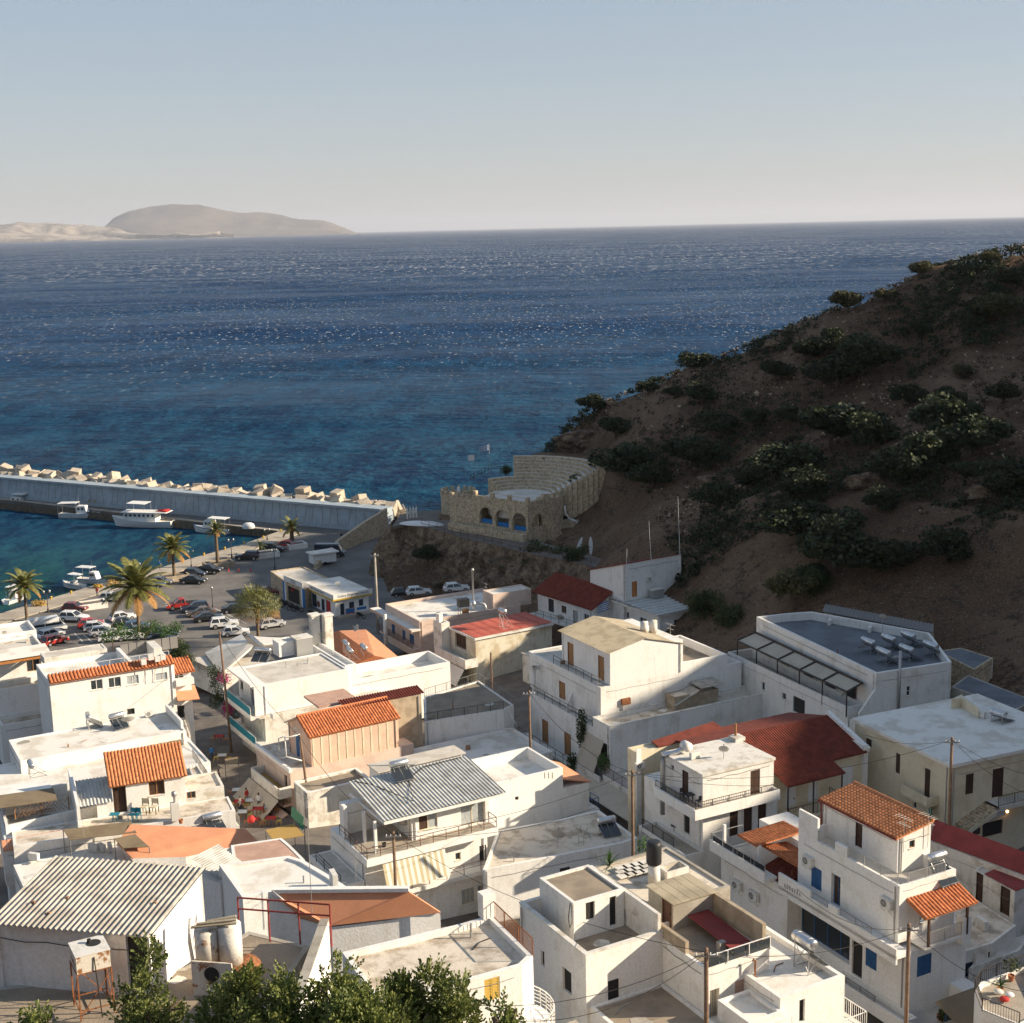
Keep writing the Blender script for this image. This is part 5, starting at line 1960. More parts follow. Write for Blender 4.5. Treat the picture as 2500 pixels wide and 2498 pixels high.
for lev in (0, 1):
 zf = 8.65 - 3.0 * lev
 A.slab(ub, -.005, -.6 - 1.2 * lev, V + .3, zf - .25, zf, 'whitedirty', 'balcony_slab')
 A.slab(ub, ub + .12, -.6 - 1.2 * lev, V + .3, zf + .003, zf + .35, 'whitebright', 'balcony_kerb')
 n = 6
 for j in range(n):
  v0 = -.5 - 1.2 * lev + (V + .8) * j / n
  A.slab(ub + .02, ub + .07, v0, v0 + (V + .8) / n - .06, zf + .36, zf + 1.15, 'tealpaint', 'balcony_panel')
 A.rail([(ub + .045, -.5 - 1.2 * lev), (ub + .045, V + .3)], zf, 1.2, 'whitepaint', bars=False)
A.mass(.02, U + 4, -.3, V, 2.5, 8.55, 'whitedirty', 'deckgrey', 0, name='lower_wall', ops=[('u', ZE(235, 800), ZE(262, 930), 'g', dict(n=1))])
q = A.loc(ZE(395, 440), 11.9)
heater(A.P(q[0], q[1], 11.88), 15, 'solar heater with tilted panel on the white flat roof by the lane', 1.9, .9, .5)
q = A.loc(ZE(470, 840), 8.6)
ac_unit(A.P(q[0], q[1], 8.6), 240, 'air conditioner on the beige terrace below the white wall')
t = thing('water_tank', 'grey box water tank on the back of the white flat roof', 'water tank', A.P(*A.loc(ZE(658, 395), 12.0), 11.9), R(30))
MB().box(-1.0, 1.0, -.9, .9, 0, 2.0).build('tank', 'galv', t)
MB().box(-1.05, 1.05, -.95, .95, 2.003, 2.08).build('lid', 'whitedirty', t)
q = A.loc(ZE(545, 410), 11.9)
A.mass(q[0] - 1.0, q[0] + 1.0, q[1] - .6, q[1] + 1.4, 11.89, 13.6, 'whitebright', 'deckwhite', .05, name='stair_hut')
for p, l in ((ZE(745, 330), 'left'), (ZE(832, 330), 'right')):
 q = A.loc(p, 12.0)
 t = thing('chimney', l + ' tall white chimney of the pair behind the flat roof', 'chimney', A.P(q[0], q[1], 11.0), R(30))
 MB().box(-.5, .5, -.5, .5, 0, 4.4).build('stack', 'whitedirty', t)
 MB().box(-.62, .62, -.62, .62, 4.403, 4.6).build('cap', 'whitedirty', t)
# white walls with the sunken orange roof to the right
Ee = Bld('house', 'white walled house with sunken orange tiled roof', ZE(962, 590), 10.2, 60, 4.0)
Ue = Ee.u_at(ZE(1652, 0), 10.2)
Ve = 5.5
Ee.mass(-.2, Ue, 0, Ve, 4.0, 10.2, 'whitebright', 'deckwhite', 1.1, t=.25)
Ee.mass(-.2, -.05 + 1.2, -.01, Ve + 5, 10.21, 12.1, 'whitebright', 'deckwhite', .3, name='stair_wall')
oz = Bld('house', 'house with orange hipped roof and roof heaters behind the white parapets', ZE(955, 505), 8.6, 60, 4.0)
P_ = [oz.loc(p, z) + (z,) for p, z in ((ZE(955, 508), 8.6), (ZE(1345, 460), 8.6), (ZE(1215, 470), 9.6), (ZE(1140, 415), 9.9), (ZE(1085, 240), 9.9), (ZE(905, 248), 9.9), (ZE(765, 275), 8.6))]
mb = MB()
mb.slab([P_[5], P_[4], P_[1], P_[3]], .12)
oz.add(mb, 'roof_slope', 'salmon')
mb = MB()
mb.slab([P_[0], P_[3], P_[5], P_[6]], .12)
oz.add(mb, 'roof_slope', 'tile')
mb = MB()
mb.slab([P_[0], P_[1], P_[3]], .12)
oz.add(mb, 'roof_slope', 'tile')
oz.mass(.3, P_[1][0] - .3, .5, 12, 4.0, 8.5, 'pink', 'pink', 0)
for i, p in enumerate((ZE(950, 330), ZE(975, 375), ZE(1070, 355))):
 q = oz.loc(p, 10.6)
 heater(oz.P(q[0], q[1], 9.2), 250, ('far', 'near left', 'near right')[i] + ' one of three solar tanks on the orange roof', 1.8, 1.1, .55, panel=False)
q = oz.loc(ZE(1030, 300), 10.0)
dish(oz.P(q[0], q[1], 9.9), 60, 'dark mesh dish above the orange hipped roof', 1.0, 1.4)
for i, p in enumerate((ZE(690, 320), ZE(800, 335), ZE(720, 345))):
 q = A.loc(p, 11.9)
 dish(A.P(q[0], q[1], 11.9), 30 + 20 * i, ('left', 'right', 'middle')[i] + ' grey dish beside the twin chimneys', 1.1, .9)

# grey pitched slabs by the tall palm, behind the white house
gs = Bld('house', 'low house with pale grey pitched roof slabs beside the car park', ZE(20, 420), 7.5, 50, 2.5)
for quad, mt in (([(ZE(0, 400), 6.2), (ZE(290, 335), 7.6), (ZE(330, 345), 7.6), (ZE(110, 540), 6.2)], 'deckgrey'), ([(ZE(0, 395), 6.2), (ZE(250, 270), 7.4), (ZE(290, 330), 7.6), (ZE(10, 405), 6.3)], 'deckwhite'),
  ([(ZE(270, 255), 8.2), (ZE(330, 285), 8.2), (ZE(400, 355), 7.8), (ZE(345, 330), 7.8)], 'whitedirty'), ([(ZE(330, 285), 8.0), (ZE(545, 298), 8.0), (ZE(560, 330), 7.6), (ZE(400, 345), 7.7)], 'deckwhite')):
 mb = MB()
 mb.slab([gs.loc(p, z) + (z,) for p, z in quad], .25)
 gs.add(mb, 'roof_slab', mt)
q = gs.loc(ZE(110, 540), 6.0)
gs.mass(q[0] + .4, q[0] + 7, q[1] + .5, q[1] + 9, 2.5, 5.9, 'whitedirty', 'deckgrey', 0)

# ---- pink chapel on its podium
ch = Bld('chapel', 'small pink chapel with orange tiled gable roof and pale pilasters', ZE(712, 965), 11.7, 58, 8.6, 'chapel')
U, V = ch.u_at(ZE(1302, 0), 11.7), ch.v_at(ZE(560, 0), 11.7)
ch.mass(0, U, 0, V, 8.6, 11.7, 'pink', 'pink', 0, ops=[('u', ZE(610, 950), ZE(640, 1100), 'd', dict(mat='bluepaint', frame='whitepaint'))])
wr_ = 13.0
for u in (.0, U - .2):
 mb = MB()
 mb.add([(u, 0, 11.7), (u, V, 11.7), (u, V / 2, wr_ - .05), (u + .2, 0, 11.7), (u + .2, V, 11.7), (u + .2, V / 2, wr_ - .05)], [(0, 2, 1), (3, 4, 5), (0, 1, 4, 3), (1, 2, 5, 4), (2, 0, 3, 5)])
 ch.add(mb, 'gable', 'pink')
tile_roof(ch, (-.25, -.2, 11.68), (U + .2, -.2, 11.68), (-.25, V / 2, wr_ + .05), 33, 9, 'tile', limit=300)
mb = MB()
mb.slab([(-.35, V / 2, wr_ + .03), (U + .2, V / 2, wr_ + .03), (U + .2, V + .3, 11.65), (-.35, V + .3, 11.65)], .12)
ch.add(mb, 'back_slope', 'peach')
mb = MB()
mb.tube([(-.2, V / 2, wr_ + .12), (U + .2, V / 2, wr_ + .12)], .12, 8)
ch.add(mb, 'ridge_cap', 'tile')
for j in range(11):
 u = .15 + (U - .6) * j / 10
 ch.add(MB().box(u, u + .16, -.035, -.002, 8.6, 11.6), 'pilaster', 'cream')
mb = MB()
vd = ch.fu(ZE(622, 1000))[0]
mb.tube([(-.03, vd + .55 * cos(a), 11.1 + .55 * sin(a)) for a in [pi * j / 10 for j in range(11)]], .06, 6)
ch.add(mb, 'door_arch', 'whitepaint')
po = Bld('terrace_house', 'pinkish terrace building carrying the chapel, with planter balcony and awning', ZE(575, 1205), 8.6, 58, 2.5)
U = po.u_at(ZE(1290, 0), 8.6)
V = po.v_at(ZE(345, 0), 8.6)
po.mass(0, U + 2, 0, V, 2.5, 8.6, 'peach', 'deckdirty', .03, t=.3, ops=[('u', N4(985, 1290), N4(1010, 1480), 'o'), ('u', N4(1035, 1330), N4(1055, 1500), 'o')])
po.slab(-.15, .15, -.1, V, 8.603, 9.0, 'whitebright', 'parapet')
ph_ = po.loc(N4(960, 1290), 7.0)
vA, vB = po.v_at(N4(955, 0), 7.2, -1.0), po.v_at(N4(705, 0), 7.2, -1.0)
po.slab(-1.3, -.01, vA, vB, 6.3, 6.5, 'canvasyellow', 'planter_floor')
mb = MB()
mb.box(-1.45, -1.3, vA, vB, 6.2, 7.3)
mb.box(-1.3, -.01, vA - .15, vA, 6.2, 7.3)
mb.box(-1.3, -.01, vB, vB + .15, 6.2, 7.3)
po.add(mb, 'planter_wall', 'whitedirty')
po.awning('u', vA - .2, vB + .6, 6.1, 1.9, 1.6, 'awning', at=-1.46)
po.slab(-.9, -.01, .0, 3.2, 5.2, 5.4, 'pink', 'balcony_slab')
po.rail([(-.85, .0), (-.85, 3.2)], 5.4, 1.0, 'iron')
mb = MB()
mb.slab([(-1.9, -1.0, 4.4), (-.9, -1.0, 4.9), (-.9, 4.0, 4.9), (-1.9, 4.0, 4.4)], .15)
po.add(mb, 'shop_canopy', 'pink')
# white pipe frame beside the chapel
f0 = po.P(.6, V * .45, 8.6)
t = thing('pipe_frame', 'bent white pipe frame at the terrace edge in front of the chapel', 'pipe frame', f0)
pts = [N4(1155, 1150), N4(1000, 1110), N4(940, 1125), N4(925, 940), N4(980, 920), N4(1010, 930), N4(1130, 900)]
D0 = f0.y - 3
P3 = [Gd(p, D0) - f0 for p in pts]
MB().tube(P3, .07, 7).build('pipe', 'whitepaint', t, smooth=True)
MB().tube([Gd(N4(985, 925), D0) - f0, Gd(N4(1000, 1110), D0) - f0], .06, 7).build('pipe', 'whitepaint', t, smooth=True)

# ---- roofs in front of the chapel
rf = Bld('house', 'low house with brown dirt-stained roof terrace in front of the chapel', ZE(690, 1345), 8.3, 60, 3.5)
U, V = rf.u_at(ZE(1115, 0), 8.3), rf.v_at(ZE(600, 0), 8.3)
rf.mass(0, U, 0, V, 3.5, 8.3, 'whitedirty', 'deckbrown', .2, t=.2, rim='whitebright', ops=[('u', ZI(395, 250), ZI(440, 420), 'o', dict(dep=.6))])
sh = Bld('shed', 'white rooftop shed with flat weathered board roof', ZE(1175, 1195), 10.0, 60, 8.0, 'shed')
U, V = sh.u_at(ZE(1735, 0), 10.0), sh.v_at(ZE(1108, 0), 10.0)
sh.mass(0, U, .1, V, 8.0, 9.85, 'whitebright', 'deckdirty', .02, ops=[('v', ZE(1490, 1150), ZE(1560, 1185), 'w', dict(frame='wood'))])
for j in range(4):
 sh.slab(-.2, U + .3, -.2 + (V + .3) * j / 4, -.2 + (V + .3) * (j + 1) / 4 - .03, 9.87, 9.97, 'deckgrey', 'roof_board')
# brown roof terrace with block wall and railing
br = Bld('house', 'white house with brown flat roof terrace and thin railing', ZF(312, 802), 9.6, 61, 4.0)
Ub = br.u_at(ZE(1480, 0), 9.6)
P_ = [br.loc(p, 9.6) for p in (ZE(1480, 862), ZF(312, 802), ZF(372, 775), ZF(165, 632), ZE(1480, 695))]
br.polymass(P_, 4.0, 9.6, 'white', 'deckbrown', .12, .2)
br.rail([P_[0], P_[1]], 9.6, .9, 'iron', gap=.14)
br.rail([P_[2], P_[3], P_[4]], 9.6, .9, 'irongrey', gap=.3)
br.mass(Ub - 8.5, Ub - .02, .5, .9, 5.0, br.fv(ZE(1470, 672), .5)[1], 'blockwall', 'blockwall', 0, name='block_wall')
wt_ = br.fv(ZE(1470, 668), .5)[1]
corr_roof(br, (Ub - 8.6, .4, wt_), (Ub + .2, .4, wt_), (Ub - 8.6, 2.2, wt_ + .35), 30, .05, 'tilered')
br.slab(Ub - 10.6, Ub - 6.2, 2.3, 6.5, wt_ - .2, wt_, 'salmondull', 'roof_slab')
br.mass(Ub - 2.0, 1.0, -8.5, -.02, 4.0, 7.4, 'whitebright', 'deckwhite', .3, name='white_terrace')
for q, s_ in ((ZE(1800, 880), 1.0), (ZE(1890, 890), 1.1)):
 c_ = br.loc(q, 7.6)
 mb = MB()
 mb.add([(c_[0] - s_, c_[1] - s_, 7.1), (c_[0] + s_, c_[1] - s_, 7.1), (c_[0] + s_, c_[1] + s_, 7.1), (c_[0] - s_, c_[1] + s_, 7.1), (c_[0] - s_, c_[1] - .2, 8.6), (c_[0] + s_, c_[1] - .2, 8.6), (c_[0] + s_, c_[1] + s_, 8.2), (c_[0] - s_, c_[1] + s_, 8.2)],
 [(0, 1, 5, 4), (1, 2, 6, 5), (2, 3, 7, 6), (3, 0, 4, 7), (4, 5, 6, 7)])
 br.add(mb, 'roof_hatch', 'whitebright')
t = thing('steel_pipe_rail', 'white bent pipe rail on the lane side of the brown roof house', 'pipe frame', br.P(1.3, -.6, 8))
MB().tube([Gd(p, br.P(1.3, -.6, 8).y - .3) - br.P(1.3, -.6, 8) for p in (ZF(345, 815), ZF(395, 905), ZF(375, 920), ZF(330, 915))], .06, 6).build('pipe', 'whitepaint', t, smooth=True)

# ================================================================ silver-roofed house
s = Bld('house', 'white house with silver corrugated roof over a veranda and striped awning below', ZI(815, 692), 12.9, 61, 6.0)
U, V = s.u_at(ZI(1700, 0), 12.9), s.v_at(ZI(628, 0), 12.9)
s.slab(0, U, 0, V, 12.3, 12.9, 'whitebright', 'terrace_slab')
s.slab(.15, U - .1, .15, V - .1, 12.903, 12.93, 'paving', 'terrace_floor')
v1 = 1.35
ur = s.u_at(ZI(1120, 0), 13.5, v1)
s.mass(ur, U - .05, v1, V + .4, 12.93, 15.6, 'whitebright', 'white', 0, name='room_wall', ops=[
 ('v', ZI(1165, 372), ZI(1292, 482), 'w', dict(frame='cream', pane=('wooddark', 'curtain'))), ('v', ZI(1450, 300), ZI(1616, 500), 'g', dict(frame='cream', pane='curtain', n=2))])
s.mass(-.0 + .3, ur - .01, V - .3, V + .4, 12.93, 15.5, 'whitebright', 'white', 0, name='room_wall')
R_ = [s.loc(p, z) + (z,) for p, z in ((ZI(930, 435), 15.55), (ZI(1752, 240), 15.55), (ZI(690, 205), 16.5))]
u0r, v0r = R_[0][0], R_[0][1]
u1r = s.u_at(ZI(1752, 0), 15.55, v0r)
v2r = s.v_at(ZI(690, 0), 16.5, u0r)
corr_roof(s, (u0r, v0r, 15.6), (u1r, v0r, 15.6), (u0r, v2r, 16.5), 34, .035, 'corrgrey', nc=7, nr=1)
mb = MB()
mb.box(u0r + .05, u1r - .05, v0r + .02, v0r + .12, 15.3, 15.53)
mb.box(u0r + .05, u0r + .15, v0r + .12, v2r, 15.3, 15.53)
s.add(mb, 'fascia', 'whitebright')
mb = MB()
mb.slab([(u0r + .1, v0r + .15, 15.5), (u1r - .1, v0r + .15, 15.5), (u1r - .1, v2r, 16.35), (u0r + .1, v2r, 16.35)], .05)
s.add(mb, 'ceiling', 'whitebright')
for p in (ZI(878, 640), ZI(803, 568)):
 q = s.loc(p, 12.93)
 s.add(MB().box(q[0] - .11, q[0] + .11, q[1] - .11, q[1] + .11, 12.93, 15.5), 'column', 'whitebright')
s.slab(.1, .4, V - 1.0, V - .4, 12.93, 15.6, 'whitebright', 'column')
s.rail([(U - .1, v1), (U - .1, .08), (.08, .08), (.08, V)], 12.93, .85, 'brownmetal', mid=(.55,), bars=False, post=1.1)
hu, hv = s.loc(ZI(1065, 60), 16.9)
heater(s.P((u0r + u1r) / 2 - 1.2, v2r - .8, 16.3), 330, 'solar heater on the silver corrugated roof', 1.45, .9, .55)
pts = [s.P(u0r + .4, v2r - .3, 16.55), s.P(u0r + 1.5, v2r - 1.2, 16.35), s.P(u0r + 3.2, v0r + 1.4, 16.05), s.P(u0r + 4.6, v2r - 1.6, 16.3), s.P(u0r + 6.5, v2r - .5, 16.55), s.P(u1r - .6, v2r - .3, 16.6)]
t = thing('hose', 'dark hose lying across the silver roof', 'hose', pts[0])
MB().tube([p - pts[0] for p in pts], .035, 6).build('tube', 'cable', t, smooth=True)
dish(s.P(*s.loc(ZI(1040, 530), 12.93), 12.93), 215, 'big clear dish on the silver roof veranda', 1.15, 1.1)
q = s.loc(ZI(933, 600), 12.93)
t = thing('flower_pot', 'small black pot on the silver roof veranda', 'pot', s.P(q[0], q[1], 12.93))
MB().lathe([(0, 0), (.13, 0), (.18, .32), (.15, .32), (.14, .28), (0, .28)], 12).build('pot', 'blacktank', t)
# middle floor
wl_ = s.fv(ZI(1100, 880))[1]
wl_ = 9.85
s.mass(.4, U - .3, 1.35, V + 3, 9.6, 12.29, 'white', 'white', 0, name='middle_wall', ops=[('v', ZI(1412, 640), ZI(1448, 690), 'w', dict(frame='cream')), ('v', ZI(1575, 590), ZI(1622, 700), 'o', dict(dep=.5))])
s.slab(.1, U, -.05, 1.34, 9.25, 9.6, 'whitebright', 'balcony_slab')
s.rail([(U - .1, .03), (2.2, .03)], 9.6, .85, 'brownmetal', mid=(.55,), bars=False)
u0a, u1a = s.fv(ZI(925, 760))[0], s.fv(ZI(1345, 690))[0]
mb = MB()
n = 22
for j in range(n):
 ua, ub_ = u0a + (u1a - u0a) * j / n, u0a + (u1a - u0a) * (j + 1) / n
 mb = MB()
 mb.slab([(ua, .05, 12.2), (ub_, .05, 12.2), (ub_, -.75, 10.3), (ua, -.75, 10.3)], .02)
 if j == 0:
  aw = s.add(mb, 'awning', 'awningstripe')
 else:
  s.add(mb, 'stripe', 'awningwhite' if j % 2 else 'awningstripe', aw)
# ground floor
s.mass(.3, U - .3, .6, V + 3, 5.0, 9.24, 'white', 'white', 0, name='ground_wall', ops=[('v', ZI(1455, 880), ZI(1545, 985), 'w', dict(frame='cream', pane='curtain', n=3)), ('v', ZI(1565, 850), ZI(1680, 1020), 'g', dict(frame='cream', pane='curtain', n=3))])
s.slab(-.02, 3.2, .2, .59, 5, 9.2, 'white', 'pier')
# left lane side: stacked terraces
s.mass(-1.7, .29, V * .25, V + 2.5, 5.0, 10.6, 'white', 'deckgrey', .1, t=.15, name='side_wing', ops=[('u', ZI(520, 400), ZI(545, 470), 'w', dict()), ('u', ZI(570, 430), ZI(600, 520), 'o')])
s.rail([(-1.65, V * .25), (-1.65, V + 1)], 10.6, .9, 'iron', mid=(.33, .66), bars=False)
s.slab(-2.9, -1.71, V * .1, V + 2.2, 7.5, 7.75, 'whitedirty', 'balcony_slab')
s.slab(-3.0, -2.9, V * .1, V + 2.2, 7.4, 8.4, 'whitebright', 'balcony_wall')
s.rail([(-2.85, V * .1), (-2.85, V * .7)], 8.0, .9, 'bluepaint')
gp = s.loc(ZI(345, 400), 9.5)
mb = MB()
mb.slab([(gp[0], gp[1] - 1.2, 9.0), (gp[0] + .15, gp[1] - 1.2, 9.9), (gp[0] + .15, gp[1] + 1.6, 9.9), (gp[0], gp[1] + 1.6, 9.0)], .05)
s.add(mb, 'shade_panel', 'greenpaint')
# big plain white house with roof terrace to the right of the silver roof
pw = Bld('house', 'plain white house with slotted roof parapet and orange lean-to roof', ZI(1710, 500), 10.0, 61, 5.5)
pw_o = pw.loc(ZJ(480, 70), 14.0)
t0 = Bld('house', 'white roof terrace house with slotted parapet right of the silver roof', ZJ(480, 66), 14.2, 61, 6.0)
U0 = t0.u_at(ZI(1660, 0), 14.2) if False else -9.0
bpy.data.objects.remove(pw.root)
V = 6.0
slots = [('v', ZJ(355 + 26 * j, 100), ZJ(362 + 26 * j, 142), 'o', dict(dep=.24)) for j in range(3)]
t0.mass(U0, 0, 0, V, 6.0, 14.2, 'whitebright', 'deckwhite', 1.0, t=.22, ops=slots + [('v', ZI(1815, 262), ZI(1840, 286), 'o', dict(dep=.3))])
for j in range(8):
 t0.slab(-.001 - .23, .01, .8 + j * .55, 1.0 + j * .55, 13.35, 13.85, 'dark', 'slot') if False else None
u1 = t0.u_at(ZJ(655, 0), 13.2)
t0.mass(.005, u1, .0, V - 1, 6.0, 12.3, 'whitebright', 'white', 0, name='lean_to_wall')
mb = MB()
mb.slab([(.0, -.1, 13.2), (u1 + .2, -.1, 12.35), (u1 + .2, V - .8, 12.35), (.0, V - .8, 13.6)], .1)
t0.add(mb, 'lean_to_roof', 'salmon')
t0.slab(u1, u1 + 1.2, .2, 3, 9.3, 9.5, 'whitedirty', 'balcony_slab')
t0.rail([(u1, .25), (u1 + 1.15, .25), (u1 + 1.15, 3)], 9.5, 1.0, 'bluepaint', mid=(.5,), bars=False)
for i, p in enumerate((ZI(1600, 0), ZI(1760, 20), ZI(1570, 20))):
 pass
mb = MB()
# white flat roof below with dishes
dk = Bld('house', 'white low house with stained flat roof carrying dishes and a solar heater', ZJ(880, 575), 10.8, 61, 6.0)
p1 = [dk.loc(p, 10.8) for p in (ZJ(-60, 760), ZJ(880, 575), ZJ(985, 540), ZJ(720, 350), ZJ(480, 410), ZJ(40, 490))]
dk.polymass(p1, 6.0, 10.8, 'whitebright', 'deckdirty', .1, .25, ops=[(0, ZJ(460, 740), ZJ(530, 775), 'w', dict(frame='iron', n=5)), (0, ZJ(665, 650), ZJ(715, 720), 'o', dict(dep=.15))])
for i, (p, d, l) in enumerate(((ZJ(448, 600), 1.15, 'largest satellite dish on the stained flat roof'), (ZJ(590, 565), .7, 'smaller dish left of a pair on the stained flat roof'), (ZJ(628, 580), .7, 'right dish of a pair on the stained flat roof'))):
 q = dk.loc(p, 10.75)
 dish(dk.P(q[0], q[1], 10.7), 190 + 15 * i, l, d, .95)
q = dk.loc(ZJ(775, 490), 10.8)
heater(dk.P(q[0], q[1], 10.72), 340, 'white solar tank at the lane edge of the stained flat roof', 1.5, .75, .55)
q = dk.fv(ZJ(362, 740)) if False else None

# ================================================================ left side of the lane
L1 = Bld('house', 'long white house with tiled roof edge and four windows beside the car park', ZD(1170, 300), 15.0, 62, 2.5)
U0 = L1.u_at(ZD(330, 0), 15.0)
L1.mass(U0, 0, 0, 7.5, 2.5, 14.6, 'whitebright', 'deckwhite', .5, ops=[('v', ZD(610, 442), ZD(692, 508), 'w', dict(sillmat='whitedirty')), ('v', ZD(730, 425), ZD(815, 492), 'w', dict()), ('v', ZD(852, 412), ZD(935, 472), 'w', dict(pane='curtain')),
        ('v', ZD(1045, 395), ZD(1128, 445), 'w', dict(pane='curtain', n=1)), ('v', ZD(858, 635), ZD(908, 675), 'o', dict(dep=.3))])
tile_roof(L1, (U0, -.35, 14.55), (0, -.35, 14.55), (U0, 1.0, 15.1), 36, 3, 'tile', limit=150)
L1.rail([(U0 + .2, 1.15), (-.2, 1.15)], 14.65, 1.0, 'whitepaint', bars=False, post=1.6)
q = L1.loc(ZD(510, 290), 14.6)
L1.mass(q[0] - 3.3, q[0] + 3.5, q[1] + .2, q[1] + 2.6, 14.12, 15.0, 'whitedirty', 'deckgrey', .05, name='roof_room')
L1.slab(-1.2, -.3, 3.6, 7.2, 14.12, 15.4, 'whitedirty', 'ramp_wall')
L1.slab(-4.6, -4.2, 1.3, 7.0, 14.12, 15.2, 'whitebright', 'ramp_wall')
for i in range(7):
 L1.slab(-4.1 + .95 * i * .98, -3.2 + .95 * i * .98 - .06, 6.9, 7.0, 14.13, 15.5, 'irongrey', 'fence_panel')
for x in (960, 1010, 1060):
 pass
t = thing('meter_boxes', 'cluster of white meter boxes and cables on the tiled roof edge', 'meter boxes', L1.P(-2.6, -.2, 14.9), L1.rz)
for j, (x, z) in enumerate(((-1.0, .1), (-.2, .5), (.5, .2), (1.1, .3))):
 MB().box(x, x + .55, -.3, .15, z, z + .6).build('box', 'ac', t)
mb = MB()
for x in (-.9, .2, 1.0):
 mb.tube([(x, -.25, .2), (x + .2, -.32, -.6), (x, -.25, -1.8)], .03, 5)
mb.build('conduit', 'rust', t)
# glazed corner and balcony by the lane
L1.mass(.01, 1.9, .6, 5, 2.5, 13.2, 'whitebright', 'white', 0, name='corner_bay', ops=[('v', ZD(1170, 330), ZD(1235, 440), 'w', dict(n=2, bar=True)), ('v', ZD(1190, 615), ZD(1245, 700), 'o')])
tile_roof(L1, (-.1, .1, 13.2), (2.3, .1, 13.2), (-.1, 2.6, 14.2), 8, 5, 'tile', limit=40)
mb = MB()
mb.slab([(.0, -.6, 10.4), (2.4, -.6, 10.2), (2.4, 1.2, 11.3), (.0, 1.2, 11.5)], .1)
L1.add(mb, 'canopy', 'salmon')
L1.slab(.01, 2.0, -.3, .58, 11.9, 12.6, 'whitebright', 'balcony_wall')
w0_ = 10.8
# roof terrace in front with heaters and dish
L2 = Bld('house', 'white roof terrace with two solar heaters and a dish below the long house', ZD(1230, 780), 10.8, 62, 3.0)
U0 = L2.u_at(ZD(350, 0), 10.8)
V2 = L2.loc(ZD(1170, 655), 10.7)[1]
L2.mass(U0 - 3, .3, -.3, V2, 3.0, 10.8, 'whitebright', 'deckwhite', .12, t=.2)
L2.slab(.0, .25, .5, V2, 10.8, 11.6, 'whitebright', 'parapet')
for p, l in ((ZD(600, 760), 'left solar heater on the white roof terrace'), (ZD(790, 755), 'right solar heater on the white roof terrace beside the dish')):
 q = L2.loc(p, 10.7)
 heater(L2.P(q[0], q[1], 10.68), 250 if 'left' in l else 320, l, 1.5, .95, .55)
q = L2.loc(ZD(870, 780), 10.7)
dish(L2.P(q[0], q[1], 10.68), 160, 'big white dish on the roof terrace beside the solar heaters', 1.35, 1.0, 50)
q = L2.fv(ZD(1008, 690), V2 - .4)
ac_unit(L2.P(q[0], V2 - .5, 10.75), L2.th - 90, 'air conditioner against the long white wall')
q = L2.loc(ZD(845, 880), 10.2)
# middle terrace level
L3 = Bld('house', 'stepped white roof terrace behind the orange tiled hut', ZD(1130, 900), 9.6, 62, 3.0)
U0 = L3.u_at(ZD(120, 0), 9.6)
L3.mass(U0 - 3, 2.6, -6, 4.2, 3.0, 9.6, 'whitebright', 'deckwhite', .1)
q = L3.loc(ZD(845, 895), 9.6)
ac_unit(L3.P(q[0], q[1], 9.5), 240, 'air conditioner on the white terrace above the tiled hut')
corr_roof(L3, (-1.8, -.5, 9.75), (1.5, -.5, 9.75), (-1.8, 1.6, 10.1), 3, .02, 'canvas', nc=2)
# orange tiled hut
hu_ = Bld('house', 'small white rooftop hut with bright orange barrel tiles and a dark door', ZD(1250, 1085), 15.2, 69, 10.0)
V_ = 4.2
U0 = hu_.u_at(ZD(745, 0), 15.2)
wz = 12.4
hu_.mass(U0 + .1, -.05, .25, V_, 10.0, 15.15, 'whitebright', 'white', 0, ops=[('v', ZD(760, 1158), ZD(853, 1340), 'd', dict(mat='wooddark', n=2, dep=.3)), ('v', ZD(1003, 1120), ZD(1110, 1218), 'w', dict(frame='wood', pane='wooddark', dep=.25))])
rl = hu_.loc(ZD(690, 935), 17.1)
tile_roof(hu_, (U0 - .15, 0, 15.15), (.15, 0, 15.15), (U0 - .15, rl[1], 17.1), 23, 13, 'tilebright', limit=300)
for u in (U0 + .1, -.25):
 mb = MB()
 mb.add([(u, .25, 15.15), (u, rl[1], 15.15), (u, rl[1], 16.95), (u + .2, .25, 15.15), (u + .2, rl[1], 15.15), (u + .2, rl[1], 16.95)], [(0, 2, 1), (3, 4, 5), (0, 3, 5, 2), (1, 2, 5, 4)])
 hu_.add(mb, 'gable', 'whitebright')
hu_.slab(U0 + .1, -.05, rl[1] - .15, rl[1], 10, 17.0, 'whitebright', 'back_wall')
# terrace in front of the hut, down to the lane edge
wt_ = hu_.fv(ZD(800, 1345), .25)[1]
hu_.mass(U0 - 8, 3.5, -3.0, .24, 4.0, wt_, 'white', 'deckdirty', .05, name='terrace')
hu_.mass(-.04, 3.2, .3, 4, 4.0, 13.6, 'whitedirty', 'deckdirty', .15, name='lane_wall', ops=[('v', ZD(1258, 1185), ZD(1318, 1240), 'w', dict(frame='wood'))])
hu_.mass(U0 - 1.2, U0 + .09, .1, 2.5, 10, 13.8, 'whitebright', 'deckwhite', .02, name='porch', ops=[('v', ZD(668, 1205), ZD(722, 1258), 'w', dict(frame='wood'))])
corr_roof(hu_, (U0 - 2.6, -.1, 13.9), (U0 + .05, -.1, 13.9), (U0 - 2.6, 3.4, 14.9), 9, .04, 'corrgrey')
hu_.slab(U0 - 2.9, U0 - 2.65, -1.5, 7.5, 10, 14.6, 'whitebright', 'parapet_wall')
for i, x in enumerate((890, 925)):
 q = hu_.loc(ZD(x, 1385), wt_)
 chair(hu_.P(q[0], q[1], wt_), 20, ('left' if i == 0 else 'right') + ' teal chair in front of the tiled hut', 'tealpaint', None, 1.1)
